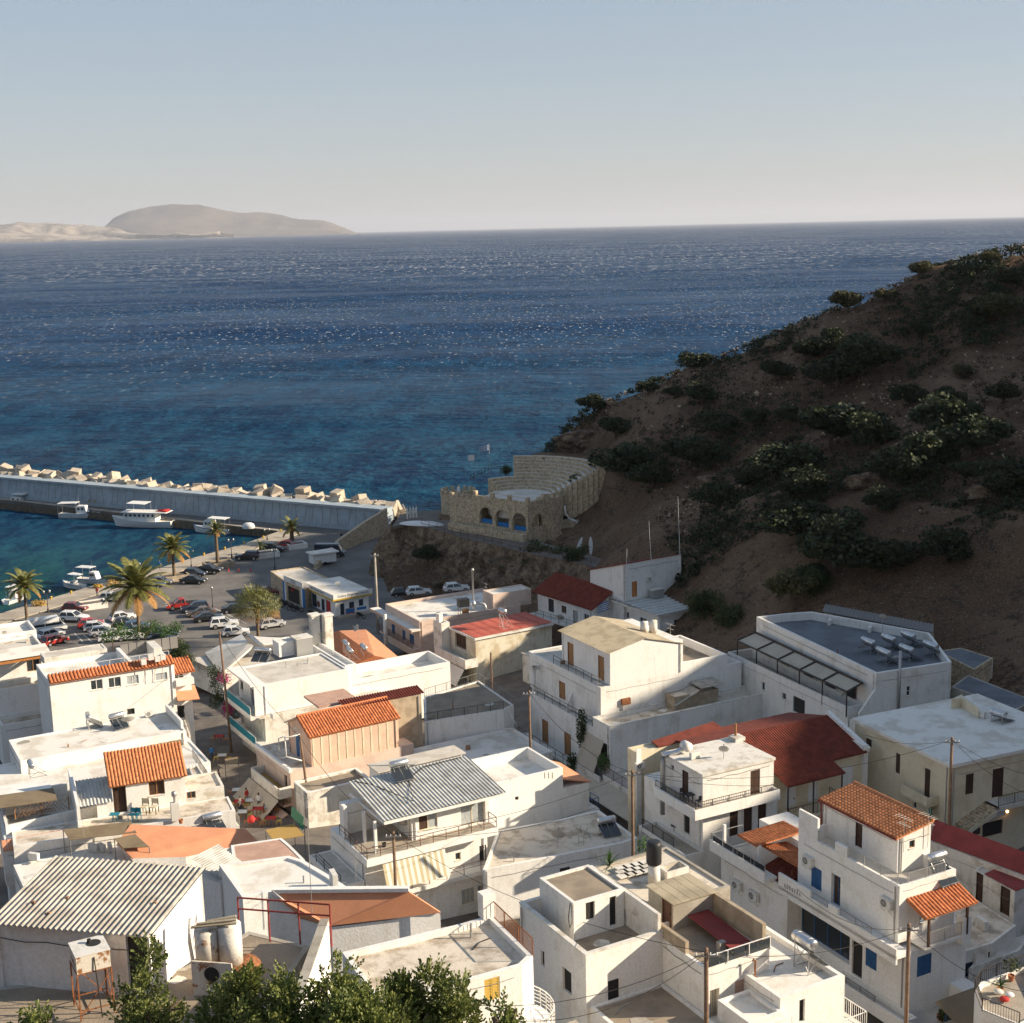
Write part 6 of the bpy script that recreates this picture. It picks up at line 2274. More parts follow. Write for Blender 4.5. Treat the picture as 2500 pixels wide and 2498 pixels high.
q = hu_.loc(ZD(775, 1390), wt_)
table(hu_.P(q[0], q[1], wt_), 'small teal table beside the dark hut door', .4, 'tealpaint', None, .6, True)
for i, x in enumerate((975, 1040)):
 q = hu_.loc(ZD(x, 1340), wt_)
 chair(hu_.P(q[0], q[1], wt_), 10, ('left' if i == 0 else 'right') + ' padded cream chair under the hut window', 'iron', 'cream', 1.35)
q = hu_.loc(ZD(1205, 1390), wt_)
hu_.add(MB().box(q[0] - .55, q[0] + .1, q[1], q[1] + .6, wt_, wt_ + 1.5), 'chimney', 'whitedirty')
t = thing('flue_cowl', 'steel flue cowl on the stubby chimney by the hut', 'flue', hu_.P(q[0] - .2, q[1] + .3, wt_ + 1.5))
MB().lathe([(.1, 0), (.1, .5), (.22, .6), (.22, .9), (.1, 1.0), (0, 1.02)], 12).build('cowl', 'galv', t, smooth=True)
q = hu_.loc(ZD(1420, 1385), wt_ - .5)
heater(G(ZD(1430, 1420), 11.6), 330, 'solar heater lying low at the lane edge by the hut', 1.5, .5, .6)
t = thing('flower_pot', 'terracotta pot on the terrace edge by the hut chimney', 'pot', G(ZD(1220, 1408), wt_))
MB().lathe([(0, 0), (.14, 0), (.2, .35), (.17, .35), (.16, .3), (0, .3)], 12).build('pot', 'soilpot', t)

# left-edge house with wooden pergola
le = Bld('house', 'white house with orange wooden pergola beam at the left edge', ZD(330, 260), 14.5, 62, 3.0)
U0 = le.u_at(ZD(-60, 0), 14.5)
le.mass(U0, -.1, 3.0, 8.5, 3.0, 14.6, 'whitebright', 'deckgrey', .3, ops=[('v', ZD(180, 295), ZD(270, 385), 'g', dict(frame='wood', n=2))])
le.mass(U0, 0, 0, 2.99, 3.0, 11.2, 'whitebright', 'deckdirty', .6, t=.2, name='balcony')
le.mass(U0, .6, -3.5, -.01, 3.0, 8.2, 'whitebright', 'deckdirty', .5, t=.2, name='lower_terrace')
mb = MB()
mb.box(U0, .15, -.1, .15, 14.0, 14.5)
mb.box(-.1, .12, .15, 3.0, 14.0, 14.4)
mb.box(-.1, .12, -.08, .14, 11.2, 14.0)
le.add(mb, 'pergola', 'woodorange')
mb = MB()
mb.slab([(U0, -.3, 14.52), (.2, -.3, 14.52), (.2, 3.2, 14.8), (U0, 3.2, 14.8)], .05)
le.add(mb, 'pergola_roof', 'deckwhite')
lr = Bld('house', 'flat roofed white house at the left edge beside the parked vans', ZD(325, 215), 15.0, 62, 3.0)
bpy.data.objects.remove(lr.root)
le.mass(U0, .2, 8.52, 13.5, 3.0, 15.1, 'whitebright', 'deckwhite', .45, name='rear_wall')
# roofs left of the hut
ll = Bld('house', 'white roof terrace with low walls and cane screen at the left edge', ZD(665, 1285), 13.2, 66, 6.0)
U0 = ll.u_at(ZD(30, 0), 13.2)
ll.polymass([(U0, -1.0), (0, 0), (0, 6.5), (U0, 6.5)], 6.0, 13.2, 'whitebright', 'deckgrey', .95, t=.22)
ll.slab(U0, U0 + 4.2, 3.5, 6, 12.3, 14.0, 'whitebright', 'roof_room')
mb = MB()
mb.slab([(U0 - 1, .5, 14.3), (U0 + 4.3, .3, 14.2), (U0 + 4.3, 3.2, 14.2), (U0 - 1, 3.4, 14.3)], .06)
ll.add(mb, 'reed_roof', 'canvas')
t = thing('lattice_screen', 'brown wooden lattice screen at the left edge', 'screen', G(ZD(130, 1370), 13.0), R(24))
mb = MB()
for j in range(12):
 mb.bar((j * .3 - .2, 0, 0), (j * .3 + .6, 0, 1.0), .03)
 mb.bar((j * .3 + .6, .03, 0), (j * .3 - .2, .03, 1.0), .03)
for x in (-.3, 1.8, 4.0):
 mb.bar((x, 0, -.1), (x, 0, 1.15), .09)
mb.build('lattice', 'wood', t)
heater(G(ZD(215, 1090), 13.3), 245, 'old white solar tank at the left edge above the cane roof', 1.4, .9, .5, panel=False)
lw = Bld('house', 'white low walls and red tile coping at the left edge below the hut', ZD(700, 1395), 12.4, 66, 6.0)
U0 = lw.u_at(ZD(30, 0), 12.4)
lw.mass(U0, 0, 0, 2.6, 6.0, 12.4, 'whitebright', 'deckwhite', .1, ops=[('v', ZD(205, 1410), ZD(375, 1500), 'o', dict(dep=.5)), ('v', ZD(585, 1320), ZD(618, 1410), 'o', dict(dep=.12))])
mb = MB()
lp = [G(p, z) for p, z in ((ZD(130, 1600), 12.2), (ZD(460, 1500), 12.2), (ZD(420, 1475), 12.5), (ZD(130, 1565), 12.5))]
ctr = Bld('roof_strip', 'narrow red tiled roof strip at the left edge above the grey corrugated barn', ZD(460, 1505), 12.2, 66, 9.0, 'roof')
U0 = ctr.u_at(ZD(20, 0), 12.2)
ctr.mass(U0, 0, .1, 1.6, 9.0, 12.1, 'white', 'deckwhite', 0)
for j in range(12):
 mb = MB()
 a0, a1 = U0 + (0 - U0) * j / 12, U0 + (0 - U0) * (j + 1) / 12 - .06
 mb.slab([(a0, -.15, 12.15), (a1, -.15, 12.15), (a1, .95, 12.6), (a0, .95, 12.6)], .1)
 ctr.add(mb, 'tile', 'salmon' if j < 9 else 'maroon')
# awnings in canvas
for pts, z, l in (((ZD(425, 1450), ZD(880, 1395), ZD(920, 1470), ZD(470, 1520)), 13.6, 'long brown canvas awning beside the salmon roof'), ((ZD(770, 1510), ZD(910, 1480), ZD(1005, 1565), ZD(830, 1575)), 13.3, 'short brown canvas awning below the long one')):
 P3 = [G(p, z - .3 * (i > 1)) for i, p in enumerate(pts)]
 t = thing('awning', l, 'awning', P3[3] - Vector((0, 0, 2.0)))
 mb = MB()
 mb.slab([p - t.location for p in P3], .05)
 mb.build('cloth', 'canvas', t)
 mb = MB()
 for p in P3:
  q_ = p - t.location - Vector((0, 0, .06))
  mb.bar(q_ - Vector((0, 0, 1.9)), q_, .06)
 mb.build('post', 'irongrey', t)
# salmon roof beside the lane
so = Bld('house', 'house with smooth salmon roof between the hut and the barn', ZD(895, 1640), 12.6, 60, 8.0)
P_ = [so.loc(p, z) + (z,) for p, z in ((ZD(895, 1645), 12.4), (ZD(1250, 1635), 12.0), (ZD(1740, 1530), 11.8), (ZD(1655, 1445), 12.6), (ZD(880, 1415), 13.6), (ZD(790, 1540), 13.0))]
mb = MB()
for a_ in range(1, 5):
 mb.slab([P_[0], P_[a_], P_[a_ + 1]], .15)
so.add(mb, 'roof', 'salmon')
mb = MB()
mb.add([P_[0], P_[1], P_[2]] + [(p[0], p[1], 8.0) for p in P_[:3]], [(3, 4, 1, 0), (4, 5, 2, 1)])
so.add(mb, 'wall', 'whitebright')
for i, x in enumerate((640, 700, 755)):
 ac_unit(G(ZD(x, 1590), 11.6), 200 + 25 * i, ('left', 'middle', 'right')[i] + ' one of three air conditioners behind the canvas awnings')
fl = Bld('house', 'low white roof with units between the tile strip and the barn', ZD(890, 1655), 11.6, 62, 8.0)
U0 = fl.u_at(ZD(150, 0), 11.6)
fl.mass(U0, 0, -4.5, 4.0, 8.0, 11.6, 'white', 'deckwhite', .08)
t = yagi(G(ZD(578, 1640), 11.6), 30, 'thin tv antenna in front of the canvas awnings', 3.2)
ac_unit(G(ZD(240, 1650), 11.8), 200, 'air conditioner at the left edge above the barn')

# narrow terraces hugging the left side of the lane
for pts, z, l in (((N4(120, 1120), N4(60, 1150), N4(190, 1500), N4(400, 1780), N4(560, 1765), N4(300, 1400)), 9.4, 'narrow white terrace along the left side of the lane'), ((N4(40, 740), N4(-20, 760), N4(40, 1080), N4(120, 1110), N4(95, 900)), 8.4, 'white balcony block above the lane left of the bougainvillea')):
 b = Bld('terrace_house', l, pts[0], z, 60, 3.0)
 P_ = [b.loc(q, z) for q in pts]
 if sum(P_[k - 1][0] * P_[k][1] - P_[k][0] * P_[k - 1][1] for k in range(len(P_))) < 0:
  P_ = P_[::-1]
 b.polymass(P_, 3.0, z, 'whitedirty', 'deckdirty', .1, .15)
 b.rail([b.loc(pts[0], z), b.loc(pts[-1], z), b.loc(pts[-2], z)], z, .9, 'irongrey')
def roofpoly(name, label, pts, z, zb, mat='white', deck='deckwhite', par=.1, t=.2, ops=(), cat='house', th=61):
 b = Bld(name, label, pts[0], z, th, zb, cat)
 P = [b.loc(p, z) for p in pts]
 if sum(P[i - 1][0] * P[i][1] - P[i][0] * P[i - 1][1] for i in range(len(P))) < 0:
  P = [P[0]] + P[:0:-1]
 b.polymass(P, zb, z, mat, deck, par, t, ops)
 return b, P

# ================================================================ unfinished white house at the bottom
rh = Bld('house', 'pinkish white house with walled roof terrace and square rooftop room at the bottom', ZJ(635, 1335), 22.0, 61, 14.0)
U, V = rh.u_at(ZJ(1155, 0), 22.0), rh.v_at(ZJ(190, 0), 22.0)
rh.mass(0, U, 0, V, 11.0, 22.0, 'white', 'deckbrown', 1.0, t=.22, rim='whitedirty', ops=[
 ('v', ZJ(785, 1495), ZJ(866, 1752), 'o', dict(dep=1.6)), ('u', ZJ(332, 1302), ZJ(356, 1402), 'o', dict(dep=.5)), ('u', ZJ(480, 1430), ZJ(538, 1580), 'o', dict(dep=.5))])
ur_, vr_ = rh.loc(ZJ(557, 1235), 21.0)
wr_ = rh.fv(ZJ(545, 985), vr_)[1]
Ur = rh.u_at(ZJ(893, 0), wr_, vr_)
Vr = rh.v_at(ZJ(322, 0), wr_, ur_)
rh.mass(ur_, Ur, vr_, Vr, 21.01, wr_, 'white', 'deckbrown', .12, t=.2, name='rooftop_room', ops=[('v', ZJ(635, 972), ZJ(697, 1092), 'o', dict(dep=.9)), ('v', ZJ(796, 935), ZJ(843, 1132), 'o', dict(dep=1.2))])
mb = MB()
mb.add([(Ur + .02, .02, 22.05), (Ur + .24, .02, 22.05), (Ur + .24, Vr, 22.05), (Ur + .02, Vr, 22.05), (Ur + .02, .02, 23.1), (Ur + .24, .02, 23.1), (Ur + .24, Vr, wr_ - .1), (Ur + .02, Vr, wr_ - .1)],
 [(0, 3, 2, 1), (4, 5, 6, 7), (0, 1, 5, 4), (1, 2, 6, 5), (2, 3, 7, 6), (3, 0, 4, 7)])
rh.add(mb, 'side_wall', 'whitedirty')
rh.add(MB().cyl((ur_ - .06, vr_ - .06, 21), (ur_ - .06, vr_ - .06, wr_), .06), 'drain_pipe', 'whitedirty')
mb = MB()
mb.tube([(ur_ - .03, Vr * .5, wr_ - .1), (ur_ - .04, Vr * .5 - .1, wr_ - 1.2), (ur_ - .04, Vr * .5 + .15, wr_ - 1.6), (ur_ - .04, Vr * .5 + .3, wr_ - 1.1), (ur_ - .03, Vr * .5 + .1, wr_ - .1)], .02, 5)
rh.add(mb, 'hanging_cable', 'cable')
# small terrace at the foot
rh.mass(.2, U - .05, -6, -.01, 14, 19.0, 'white', 'deckbrown', .12, name='yard')
# wing on the right with dark walled roof and pink shutters
vk = rh.fu(ZJ(1440, 1400), U)[0]
Uk = rh.u_at(ZJ(1872, 0), 21.6, vk)
rb_ = Bld('house', 'white house with dark walled roof, glass railing and pink shutters at the bottom', proj(rh.P(U + .01, vk, 21.6)), 21.6, 61, 14.0)
rb_.mass(0, Uk - U, 0, -vk + 1.5, 10, 21.6, 'white', 'deckbrown', .25, t=.2, ops=[('v', ZJ(1640, 1492), ZJ(1742, 1622), 's', dict(mat='pinkshut')), ('v', ZJ(1472, 1560), ZJ(1535, 1760), 'g', dict(frame='cream', pane='curtain', n=4)), ])
wv = -vk + 1.5
rb_.slab(Uk - U - .25, Uk - U, .3, wv, 21.6, 22.9, 'blockwall', 'roof_wall')
rb_.slab(0.02, .25, 1.8, wv, 21.6, 22.3, 'blockwall', 'roof_wall')
mb = MB()
mb.slab([(Uk - U - 2.0, .8, 21.75), (Uk - U - .6, .8, 21.75), (Uk - U - .6, wv - .6, 22.0), (Uk - U - 2.0, wv - .6, 22.0)], .05)
rb_.add(mb, 'red_plank', 'maroon')
n = 5
for j in range(n):
 L = (Uk - U)
 rb_.slab(.1 + L * j / n, L * (j + 1) / n, -.06, -.03, 21.65, 22.2, 'glass', 'glass_panel')
rb_.rail([(0, -.05), (Uk - U, -.05)], 21.55, .75, 'whitepaint', bars=False)
rb_.slab(.1, Uk - U - .3, -1.3, -.01, 18.5, 18.7, 'whitedirty', 'balcony_slab')
rb_.rail([(.2, -1.25), (Uk - U - .4, -1.25), (Uk - U - .4, -.05)], 18.7, .95, 'whitepaint', bars=False)
# beige shed and clutter behind
wz = 21.3
o_ = rh.loc(ZJ(1225, 1170), wz)
bs = Bld('shed', 'beige concrete rooftop shed with weathered sheet roof', ZJ(1225, 1170), wz, 61, wz, 'shed')
wtop = bs.fv(ZJ(1218, 992))[1]
U2, V2 = bs.u_at(ZJ(1505, 0), wtop), bs.v_at(ZJ(1057, 0), wtop)
bs.mass(0, U2, 0, V2, 15, wtop, 'concrete', 'concrete', 0, ops=[('u', ZJ(1148, 965), ZJ(1214, 1150), 'd', dict(mat='brownmetal'))])
for j in range(5):
 f0, f1 = -.1 + (U2 + .2) * j / 5, -.1 + (U2 + .2) * (j + 1) / 5 - .03
 mb = MB()
 mb.slab([(f0, -.15, wtop + .08), (f1, -.15, wtop + .08), (f1, V2 + .15, wtop + .12), (f0, V2 + .15, wtop + .12)], .05)
 bs.add(mb, 'roof_sheet', 'corrbeige')
bs.mass(.3, U2 + 3, V2 + .02, V2 + 6.5, 7, wtop - 1.4, 'concrete', 'deckdirty', .12, name='rear_house')
for i in range(4):
 for j in range(3):
  q = bs.loc(ZJ(870 + i * 52 - j * 6, 780 - i * 12 - j * 26 + 30), wtop - 1.3)
  bs.add(MB().box(q[0], q[0] + .7, q[1], q[1] + .55, wtop - 1.39, wtop - 1.33), 'paver', 'whitedirty')
q = bs.loc(ZJ(1095, 850), wtop - 1.4)
t = thing('water_barrel', 'black plastic barrel on a white stand behind the beige shed', 'barrel', bs.P(q[0], q[1], wtop - 1.5))
MB().lathe([(0, 1.4), (.42, 1.4), (.46, 1.5), (.46, 2.6), (.38, 2.8), (.3, 2.82), (0, 2.82)], 18).build('barrel', 'blacktank', t, smooth=True)
MB().cyl((0, 0, 0), (0, 0, 1.4), .38, .36, 16).build('stand', 'whitedirty', t, smooth=True)
q = bs.loc(ZJ(1225, 800), wtop - 1.4)
t = thing('wash_basin', 'white stone basin behind the beige shed', 'basin', bs.P(q[0], q[1], wtop - 1.45), bs.rz)
mb = MB()
mb.box(-.8, .8, -.5, -.4, 0, .7)
mb.box(-.8, .8, .4, .5, 0, .7)
mb.box(-.8, -.7, -.4, .4, 0, .7)
mb.box(.7, .8, -.4, .4, 0, .7)
mb.box(-.7, .7, -.4, .4, .0, .15)
mb.build('basin', 'whitedirty', t)
rng = random.Random(5)

def potted(loc, label, h=.9, spiky=True, mat='leafbright'):
 t = thing('potted_plant', label, 'plant', loc)
 MB().lathe([(0, 0), (.16, 0), (.22, .36), (.19, .36), (.18, .3), (0, .3)], 12).build('pot', 'soilpot', t)
 mb = MB()
 if spiky:
  for j in range(26):
   a = rng.uniform(0, 2 * pi)
   el = rng.uniform(.2, 1.4)
   d = Vector((cos(a) * cos(el), sin(a) * cos(el), sin(el)))
   L = h * rng.uniform(.6, 1.0)
   s_ = d.cross(Vector((0, 0, 1))).normalized() * .035
   b0 = Vector((0, 0, .35 + .2 * rng.random()))
   k = len(mb.v)
   mid = b0 + d * L * .6
   tip = b0 + d * L + Vector((0, 0, -.15 * L))
   mb.v += [tuple(b0 - s_), tuple(b0 + s_), tuple(mid + s_), tuple(mid - s_), tuple(tip)]
   mb.f += [(k, k + 1, k + 2, k + 3), (k + 3, k + 2, k + 4)]
 else:
  leafcloud(mb, (0, 0, .35 + h * .5), (h * .45, h * .45, h * .5), 160, .1, rng)
 mb.build('leaves', mat, t)

potted(G(ZJ(795, 770), 21.0), 'spiky potted yucca behind the rooftop room', 1.4)
potted(G(ZJ(1030, 690), 19.5), 'broad leafy potted plant behind the black barrel', 1.3, False)

# ================================================================ blue-window house
bw = Bld('house', 'tall white house with blue windows, tiled rooftop hut and stepped balconies', ZK(1095, 868), 16.6, 62, 7.0)
U, V = bw.u_at(ZK(1475, 0), 16.6), bw.v_at(ZK(413, 0), 16.6)
wfl = bw.fu(ZK(660, 1000))[1]
bw.mass(0, U, 0, V, wfl, 16.6, 'whitebright', 'deckgrey', .95, t=.2, ops=[
 ('u', ZK(498, 742), ZK(568, 885), 's', dict(mat='bluepaint')), ('u', ZK(632, 790), ZK(694, 1000), 'g', dict(frame='bluepaint', pane='wooddark')),
 ('v', ZK(1228, 1035), ZK(1335, 1110), 'g', dict(frame='bluepaint', pane='curtain'))])
bw.mass(.0, .2, V * .8, V, 16.61, 18.3, 'whitebright', 'whitebright', 0, name='parapet_block')
bw.mass(.0, .2, V * .5, V * .62, 16.61, 17.3, 'whitebright', 'whitebright', 0, name='parapet_block')
for v0, v1_ in ((.3, V * .5), (V * .62, V * .8)):
 bw.rail([(.1, v0), (.1, v1_)], 16.6, .75, 'galv', gap=.12)
bw.rail([(U * .16, .1), (U * .82, .1)], 16.4, .9, 'galv', gap=.12)
# rooftop hut
wd_ = 15.65
uh, vh = bw.loc(ZK(1075, 785), wd_)
we = bw.fv(ZK(1075, 535), vh)[1]
Uh, Vh = bw.u_at(ZK(1305, 0), we, vh), bw.v_at(ZK(582, 0), we, uh)
bw.mass(uh, Uh, vh, Vh, wd_ + .01, we, 'white', 'white', 0, name='rooftop_hut', ops=[('u', ZK(795, 440), ZK(842, 605), 'd', dict(mat='wooddark')), ('u', ZK(637, 352), ZK(698, 440), 's', dict(mat='whitepaint')), ('v', ZK(1160, 557), ZK(1197, 607), 'w', dict(frame='wood', n=1))])
whi = bw.fv(ZK(1303, 430), vh)[1]
for v in (vh + .003, Vh - .2):
 mb = MB()
 mb.add([(uh, v, we), (Uh, v, we), (Uh, v, whi), (uh, v + .19, we), (Uh, v + .19, we), (Uh, v + .19, whi)], [(0, 1, 2), (5, 4, 3), (0, 2, 5, 3), (1, 4, 5, 2)])
 bw.add(mb, 'gable', 'white')
bw.slab(Uh - .2, Uh, vh + .2, Vh - .2, we, whi, 'white', 'back_wall')
tile_roof(bw, (uh - .3, Vh + .25, we - .03), (uh - .3, vh - .2, we - .03), (Uh + .05, Vh + .25, whi + .08), 25, 12, 'tilebright', limit=300)
mb = MB()
mb.tube([(uh - .35, vh - .2, we - .1), (uh - .35, Vh + .25, we - .1)], .06, 8)
mb.tube([(uh - .2, Vh + .2, we - .1), (uh - .1, Vh + .1, we - .5), (uh - .08, Vh + .1, wd_)], .05, 8)
bw.add(mb, 'gutter', 'maroon')
mb = MB()
mb.tube([(Uh + .05, vh - .2, whi + .18), (Uh + .05, Vh + .25, whi + .18)], .1, 8)
bw.add(mb, 'ridge_cap', 'tilebright')
yagi(bw.P(uh + .4, vh - .15, we - 1.2), 60, 'tv antenna at the low corner of the tiled rooftop hut', 2.6)
yagi(bw.P(Uh - .4, vh - .15, whi - 1.8), 60, 'tv antenna at the high corner of the tiled rooftop hut', 2.4)
q = bw.loc(ZK(1360, 800), 16.0)
heater(bw.P(q[0], q[1] + .3, 15.66), 330, 'shiny solar heater on the blue window house corner', 1.5, 1.4, .62)
# middle balcony on the lane side
vb0, vb1 = -1.2, V + .6
bw.slab(-1.3, -.005, vb0, vb1, wfl - .28, wfl - .02, 'whitebright', 'balcony_slab')
bw.slab(-1.3, -1.15, vb0, vb1, wfl - .65, wfl + .45, 'whitebright', 'balcony_wall')
for v0, v1_ in ((V * .12, V * .42), (V * .55, V * .7)):
 bw.rail([(-1.22, v0), (-1.22, v1_)], wfl + .45, .5, 'galv', gap=.12)
bw.slab(-1.31, -1.14, V * .72, vb1, wfl + .453, wfl + .95, 'whitebright', 'sign_wall')
bw.slab(-1.31, -1.14, V * .44, V * .53, wfl + .453, wfl + .85, 'whitebright', 'parapet_block')
q = bw.fu(ZK(435, 945), -1.31)
lg = MB()
for j in range(7):
 lg.box(-1.35, -1.312, V * .98 - j * .28, V * .98 - j * .28 + .09, wfl + .1, wfl + .38 + .03 * (j % 3))
bw.add(lg, 'relief_lettering', 'galv')
for p, l in ((ZK(490, 700), 'air conditioner high beside the blue shutters'), (ZK(1020, 985), 'air conditioner at the corner of the blue window house')):
 q = bw.fu(p)
 ac_unit(bw.P(-.36, q[0], q[1] - .3), bw.th, l, 1.0, .75, True)
# lower floor: glazed shop front
wlo = bw.fu(ZK(760, 1500))[1]
bw.mass(.0, U + .3, -.9, V, 7, wfl - .3, 'whitebright', 'white', 0, name='lower_wall', ops=[
 (3, ZK(402, 1085), ZK(760, 1285), 'g', dict(frame='bluepaint', pane='glass', n=4, dep=.5)), (3, ZK(772, 1245), ZK(842, 1475), 'o'), (3, ZK(864, 1285), ZK(940, 1420), 's', dict(mat='bluepaint')),
 ('v', ZK(1212, 1330), ZK(1308, 1465), 's', dict(mat='bluepaint'))])
bw.mass(-1.2, -.01, -2.0, V * .5, wlo - .45, wlo + .5, 'whitebright', 'deckgrey', .5, t=.15, name='corner_balcony')
bw.rail([(-1.12, V * .08), (-1.12, V * .36)], wlo + .4, .55, 'irongrey', gap=.12)
mb = MB()
for j in range(13):
 a = pi + (pi / 2) * j / 12
 mb.v += [(1.0 + 2.2 * cos(a), -1.99 + 1.6 * sin(a), wlo - .45), (1.0 + 2.2 * cos(a), -1.99 + 1.6 * sin(a), wlo + .7)]
mb.v += [(U + .3, -3.59, wlo - .45), (U + .3, -3.59, wlo + .7)]
mb.f = [(2 * j, 2 * j + 2, 2 * j + 3, 2 * j + 1) for j in range(13)]
bw.add(mb, 'rounded_balcony_wall', 'whitebright')
bw.slab(-.2, U + .3, -3.4, -.91, wlo - .4, wlo - .1, 'deckgrey', 'balcony_floor')
bw.rail([(1.0, -3.5), (U * .75, -3.5)], wlo + .4, .7, 'bluepaint', gap=.12)
bw.slab(U * .78, U + .3, -3.58, -.9, wlo - .1, wlo + 1.3, 'whitebright', 'pier')
rng = random.Random(8)
mb = MB()
cpl = bw.P(U * .5, -2.9, wlo + .1)
for dx in (-.9, 0, .9):
 leafcloud(mb, (dx * cos(bw.rz), dx * sin(bw.rz), .6), (.6, .5, .6), 260, .12, rng)
t = thing('balcony_plants', 'dark balcony plants behind the blue railing', 'plants', cpl)
mb.build('foliage', 'leaftree', t)
MB().box(-1.2, 1.2, -.2, .2, 0, .35).build('trough', 'soilpot', t)
# right balcony with tiled canopy
tw_ = bw.fv(ZK(1300, 1110))[1]
bw.slab(U * .2, U, -1.5, -.01, wfl - .1, wfl + .1, 'whitebright', 'balcony_slab')
bw.rail([(U * .25, -1.4), (U * .85, -1.4)], wfl + .1, .95, 'galv', gap=.12)
bw.slab(U * .86, U + .02, -1.52, -.9, wfl - .6, wfl + 1.3, 'whitebright', 'balcony_pier')
wc = wfl + 2.35
tile_roof(bw, (U * .12, -1.8, wc), (U + .3, -1.8, wc), (U * .12, .0, wc + .65), 16, 5, 'tile', limit=90)
for u in (U * .25, U * .93):
 bw.add(MB().box(u - .07, u + .07, -1.55, -1.4, wfl + .1, wc), 'post', 'wooddark')
# shop canopy below
mb = MB()
mb.slab([(-.5, -4.0, 10.4), (U + .5, -4.0, 10.4), (U + .5, -7.5, 9.4), (-.5, -7.5, 9.4)], .06)
bw.add(mb, 'shop_awning', 'canvas')

# left neighbour with tiles and glass balcony
ln = Bld('house', 'white house with orange tiled roofs, glass balcony and wall air conditioners', ZK(340, 838), 12.8, 62, 6.0)
V = ln.v_at(ZJ(1548, 0), 12.8)
ln.mass(0, 5, 0, V, 6, 12.2, 'white', 'deckgrey', .06, t=.2, ops=[('u', ZJ(1600, 800), ZJ(1640, 935), 's', dict(mat='whitepaint'))])
for p, l in ((ZJ(1668, 862), 'left air conditioner below the glass balcony'), (ZJ(1780, 935), 'right air conditioner below the glass balcony')):
 q = ln.fu(p)
 ac_unit(ln.P(-.36, q[0], q[1] - .3), ln.th, l, 1.0, .75, True)
ln.slab(-.9, .3, V * .2, V + .3, 12.21, 12.5, 'whitebright', 'balcony_slab')
ln.slab(-.9, -.75, V * .2, V + .3, 12.5, 13.1, 'whitebright', 'balcony_wall')
ln.rail([(-.82, V * .2), (-.82, V + .2), (2.2, V + .2)], 13.1, .55, 'galv', bars=False)
for j in range(5):
 v0 = V * .2 + (V * .8) * j / 5
 ln.slab(-.84, -.8, v0 + .05, v0 + V * .16 - .05, 13.15, 13.55, 'glass', 'glass_panel')
ln.mass(3.2, 6, V * .1, V - .6, 12.21, 14.2, 'whitebright', 'white', 0, name='upper_wall', ops=[('u', ZJ(1822, 640), ZJ(1840, 720), 's', dict(mat='irongrey'))])
def pixroof(b, p0, p1, z0, p2, z1, nc, nr, mat, lim):
 a0, a1 = b.loc(p0, z0), b.loc(p1, z0)
 u2, z1 = b.fv(p2, a0[1])
 tile_roof(b, (a0[0], a0[1], z0), (a0[0], a1[1], z0), (u2, a0[1], z1), nc, nr, mat, limit=lim)

pixroof(ln, ZK(0, 522), ZK(165, 585), 14.4, ZK(310, 428), 17.9, 13, 16, 'tile', 208)
pixroof(ln, ZK(165, 592), ZK(430, 755), 13.8, ZK(385, 565), 17.4, 16, 15, 'tile', 240)
for p in ((.0, V * .42), (.0, V * .95)):
 ln.add(MB().box(p[0] - .1, p[0] + .1, p[1] - .1, p[1] + .1, 12.5, 14.4), 'column', 'whitebright')
fb = Bld('house', 'plain white block with small red tiled roof between the two balcony houses', ZK(340, 838), 12.2, 62, 6.0)
vf = fb.v_at(ZK(186, 0), 12.2)
fb.mass(-.4, fb.u_at(ZK(408, 0), 12.2), -.2, vf, 6, 12.1, 'whitebright', 'white', 0)
tile_roof(fb, (-.6, vf + .1, 12.15), (-.6, -.35, 12.15), (2.0, vf + .1, 12.9), 11, 8, 'tilered', limit=88)
# lower white terrace house at the bottom right with heater
tb = Bld('house', 'bright white house with stained flat roof and tank heater at the bottom right', ZK(290, 1622), 20.6, 61, 12.0)
U = tb.u_at(ZK(725, 0), 20.6)
V = tb.loc(ZK(160, 1070), 20.6)[1]
tb.mass(0, U, 0, max(5, V), 9.0, 20.6, 'whitebright', 'deckwhite', .3, t=.25, ops=[('v', ZK(418, 1630), ZK(455, 1780), 'o', dict(dep=.3))])
q = tb.loc(ZK(450, 1430), 20.3)
heater(tb.P(q[0], q[1], 20.3), 240, 'steel tank heater with long panel on the bright white roof', 1.5, 1.45, .6)
tb.mass(-2.2, -.02, -.3, 2.4, 12, 20.0, 'whitebright', 'deckwhite', .2, name='front_block')
tb.rail([(-2.2, -.35), (.5, -.35)], 18.6, 1.0, 'whitepaint', bars=False)
tb.add(MB().tube([(U * .1, 2.6, 20.3), (U * .1, 2.6, 21.4), (U * .1 - .1, 2.6, 21.5), (U * .1 - .2, 2.6, 21.4)], .05, 6), 'vent_pipe', 'rust')
tb.slab(U, U + 2.2, .4, 3.0, 16.4, 16.6, 'whitedirty', 'balcony_slab')
tb.rail([(U, .5), (U + 2.1, .5), (U + 2.1, 3.0)], 16.6, 1.0, 'whitepaint', gap=.15)

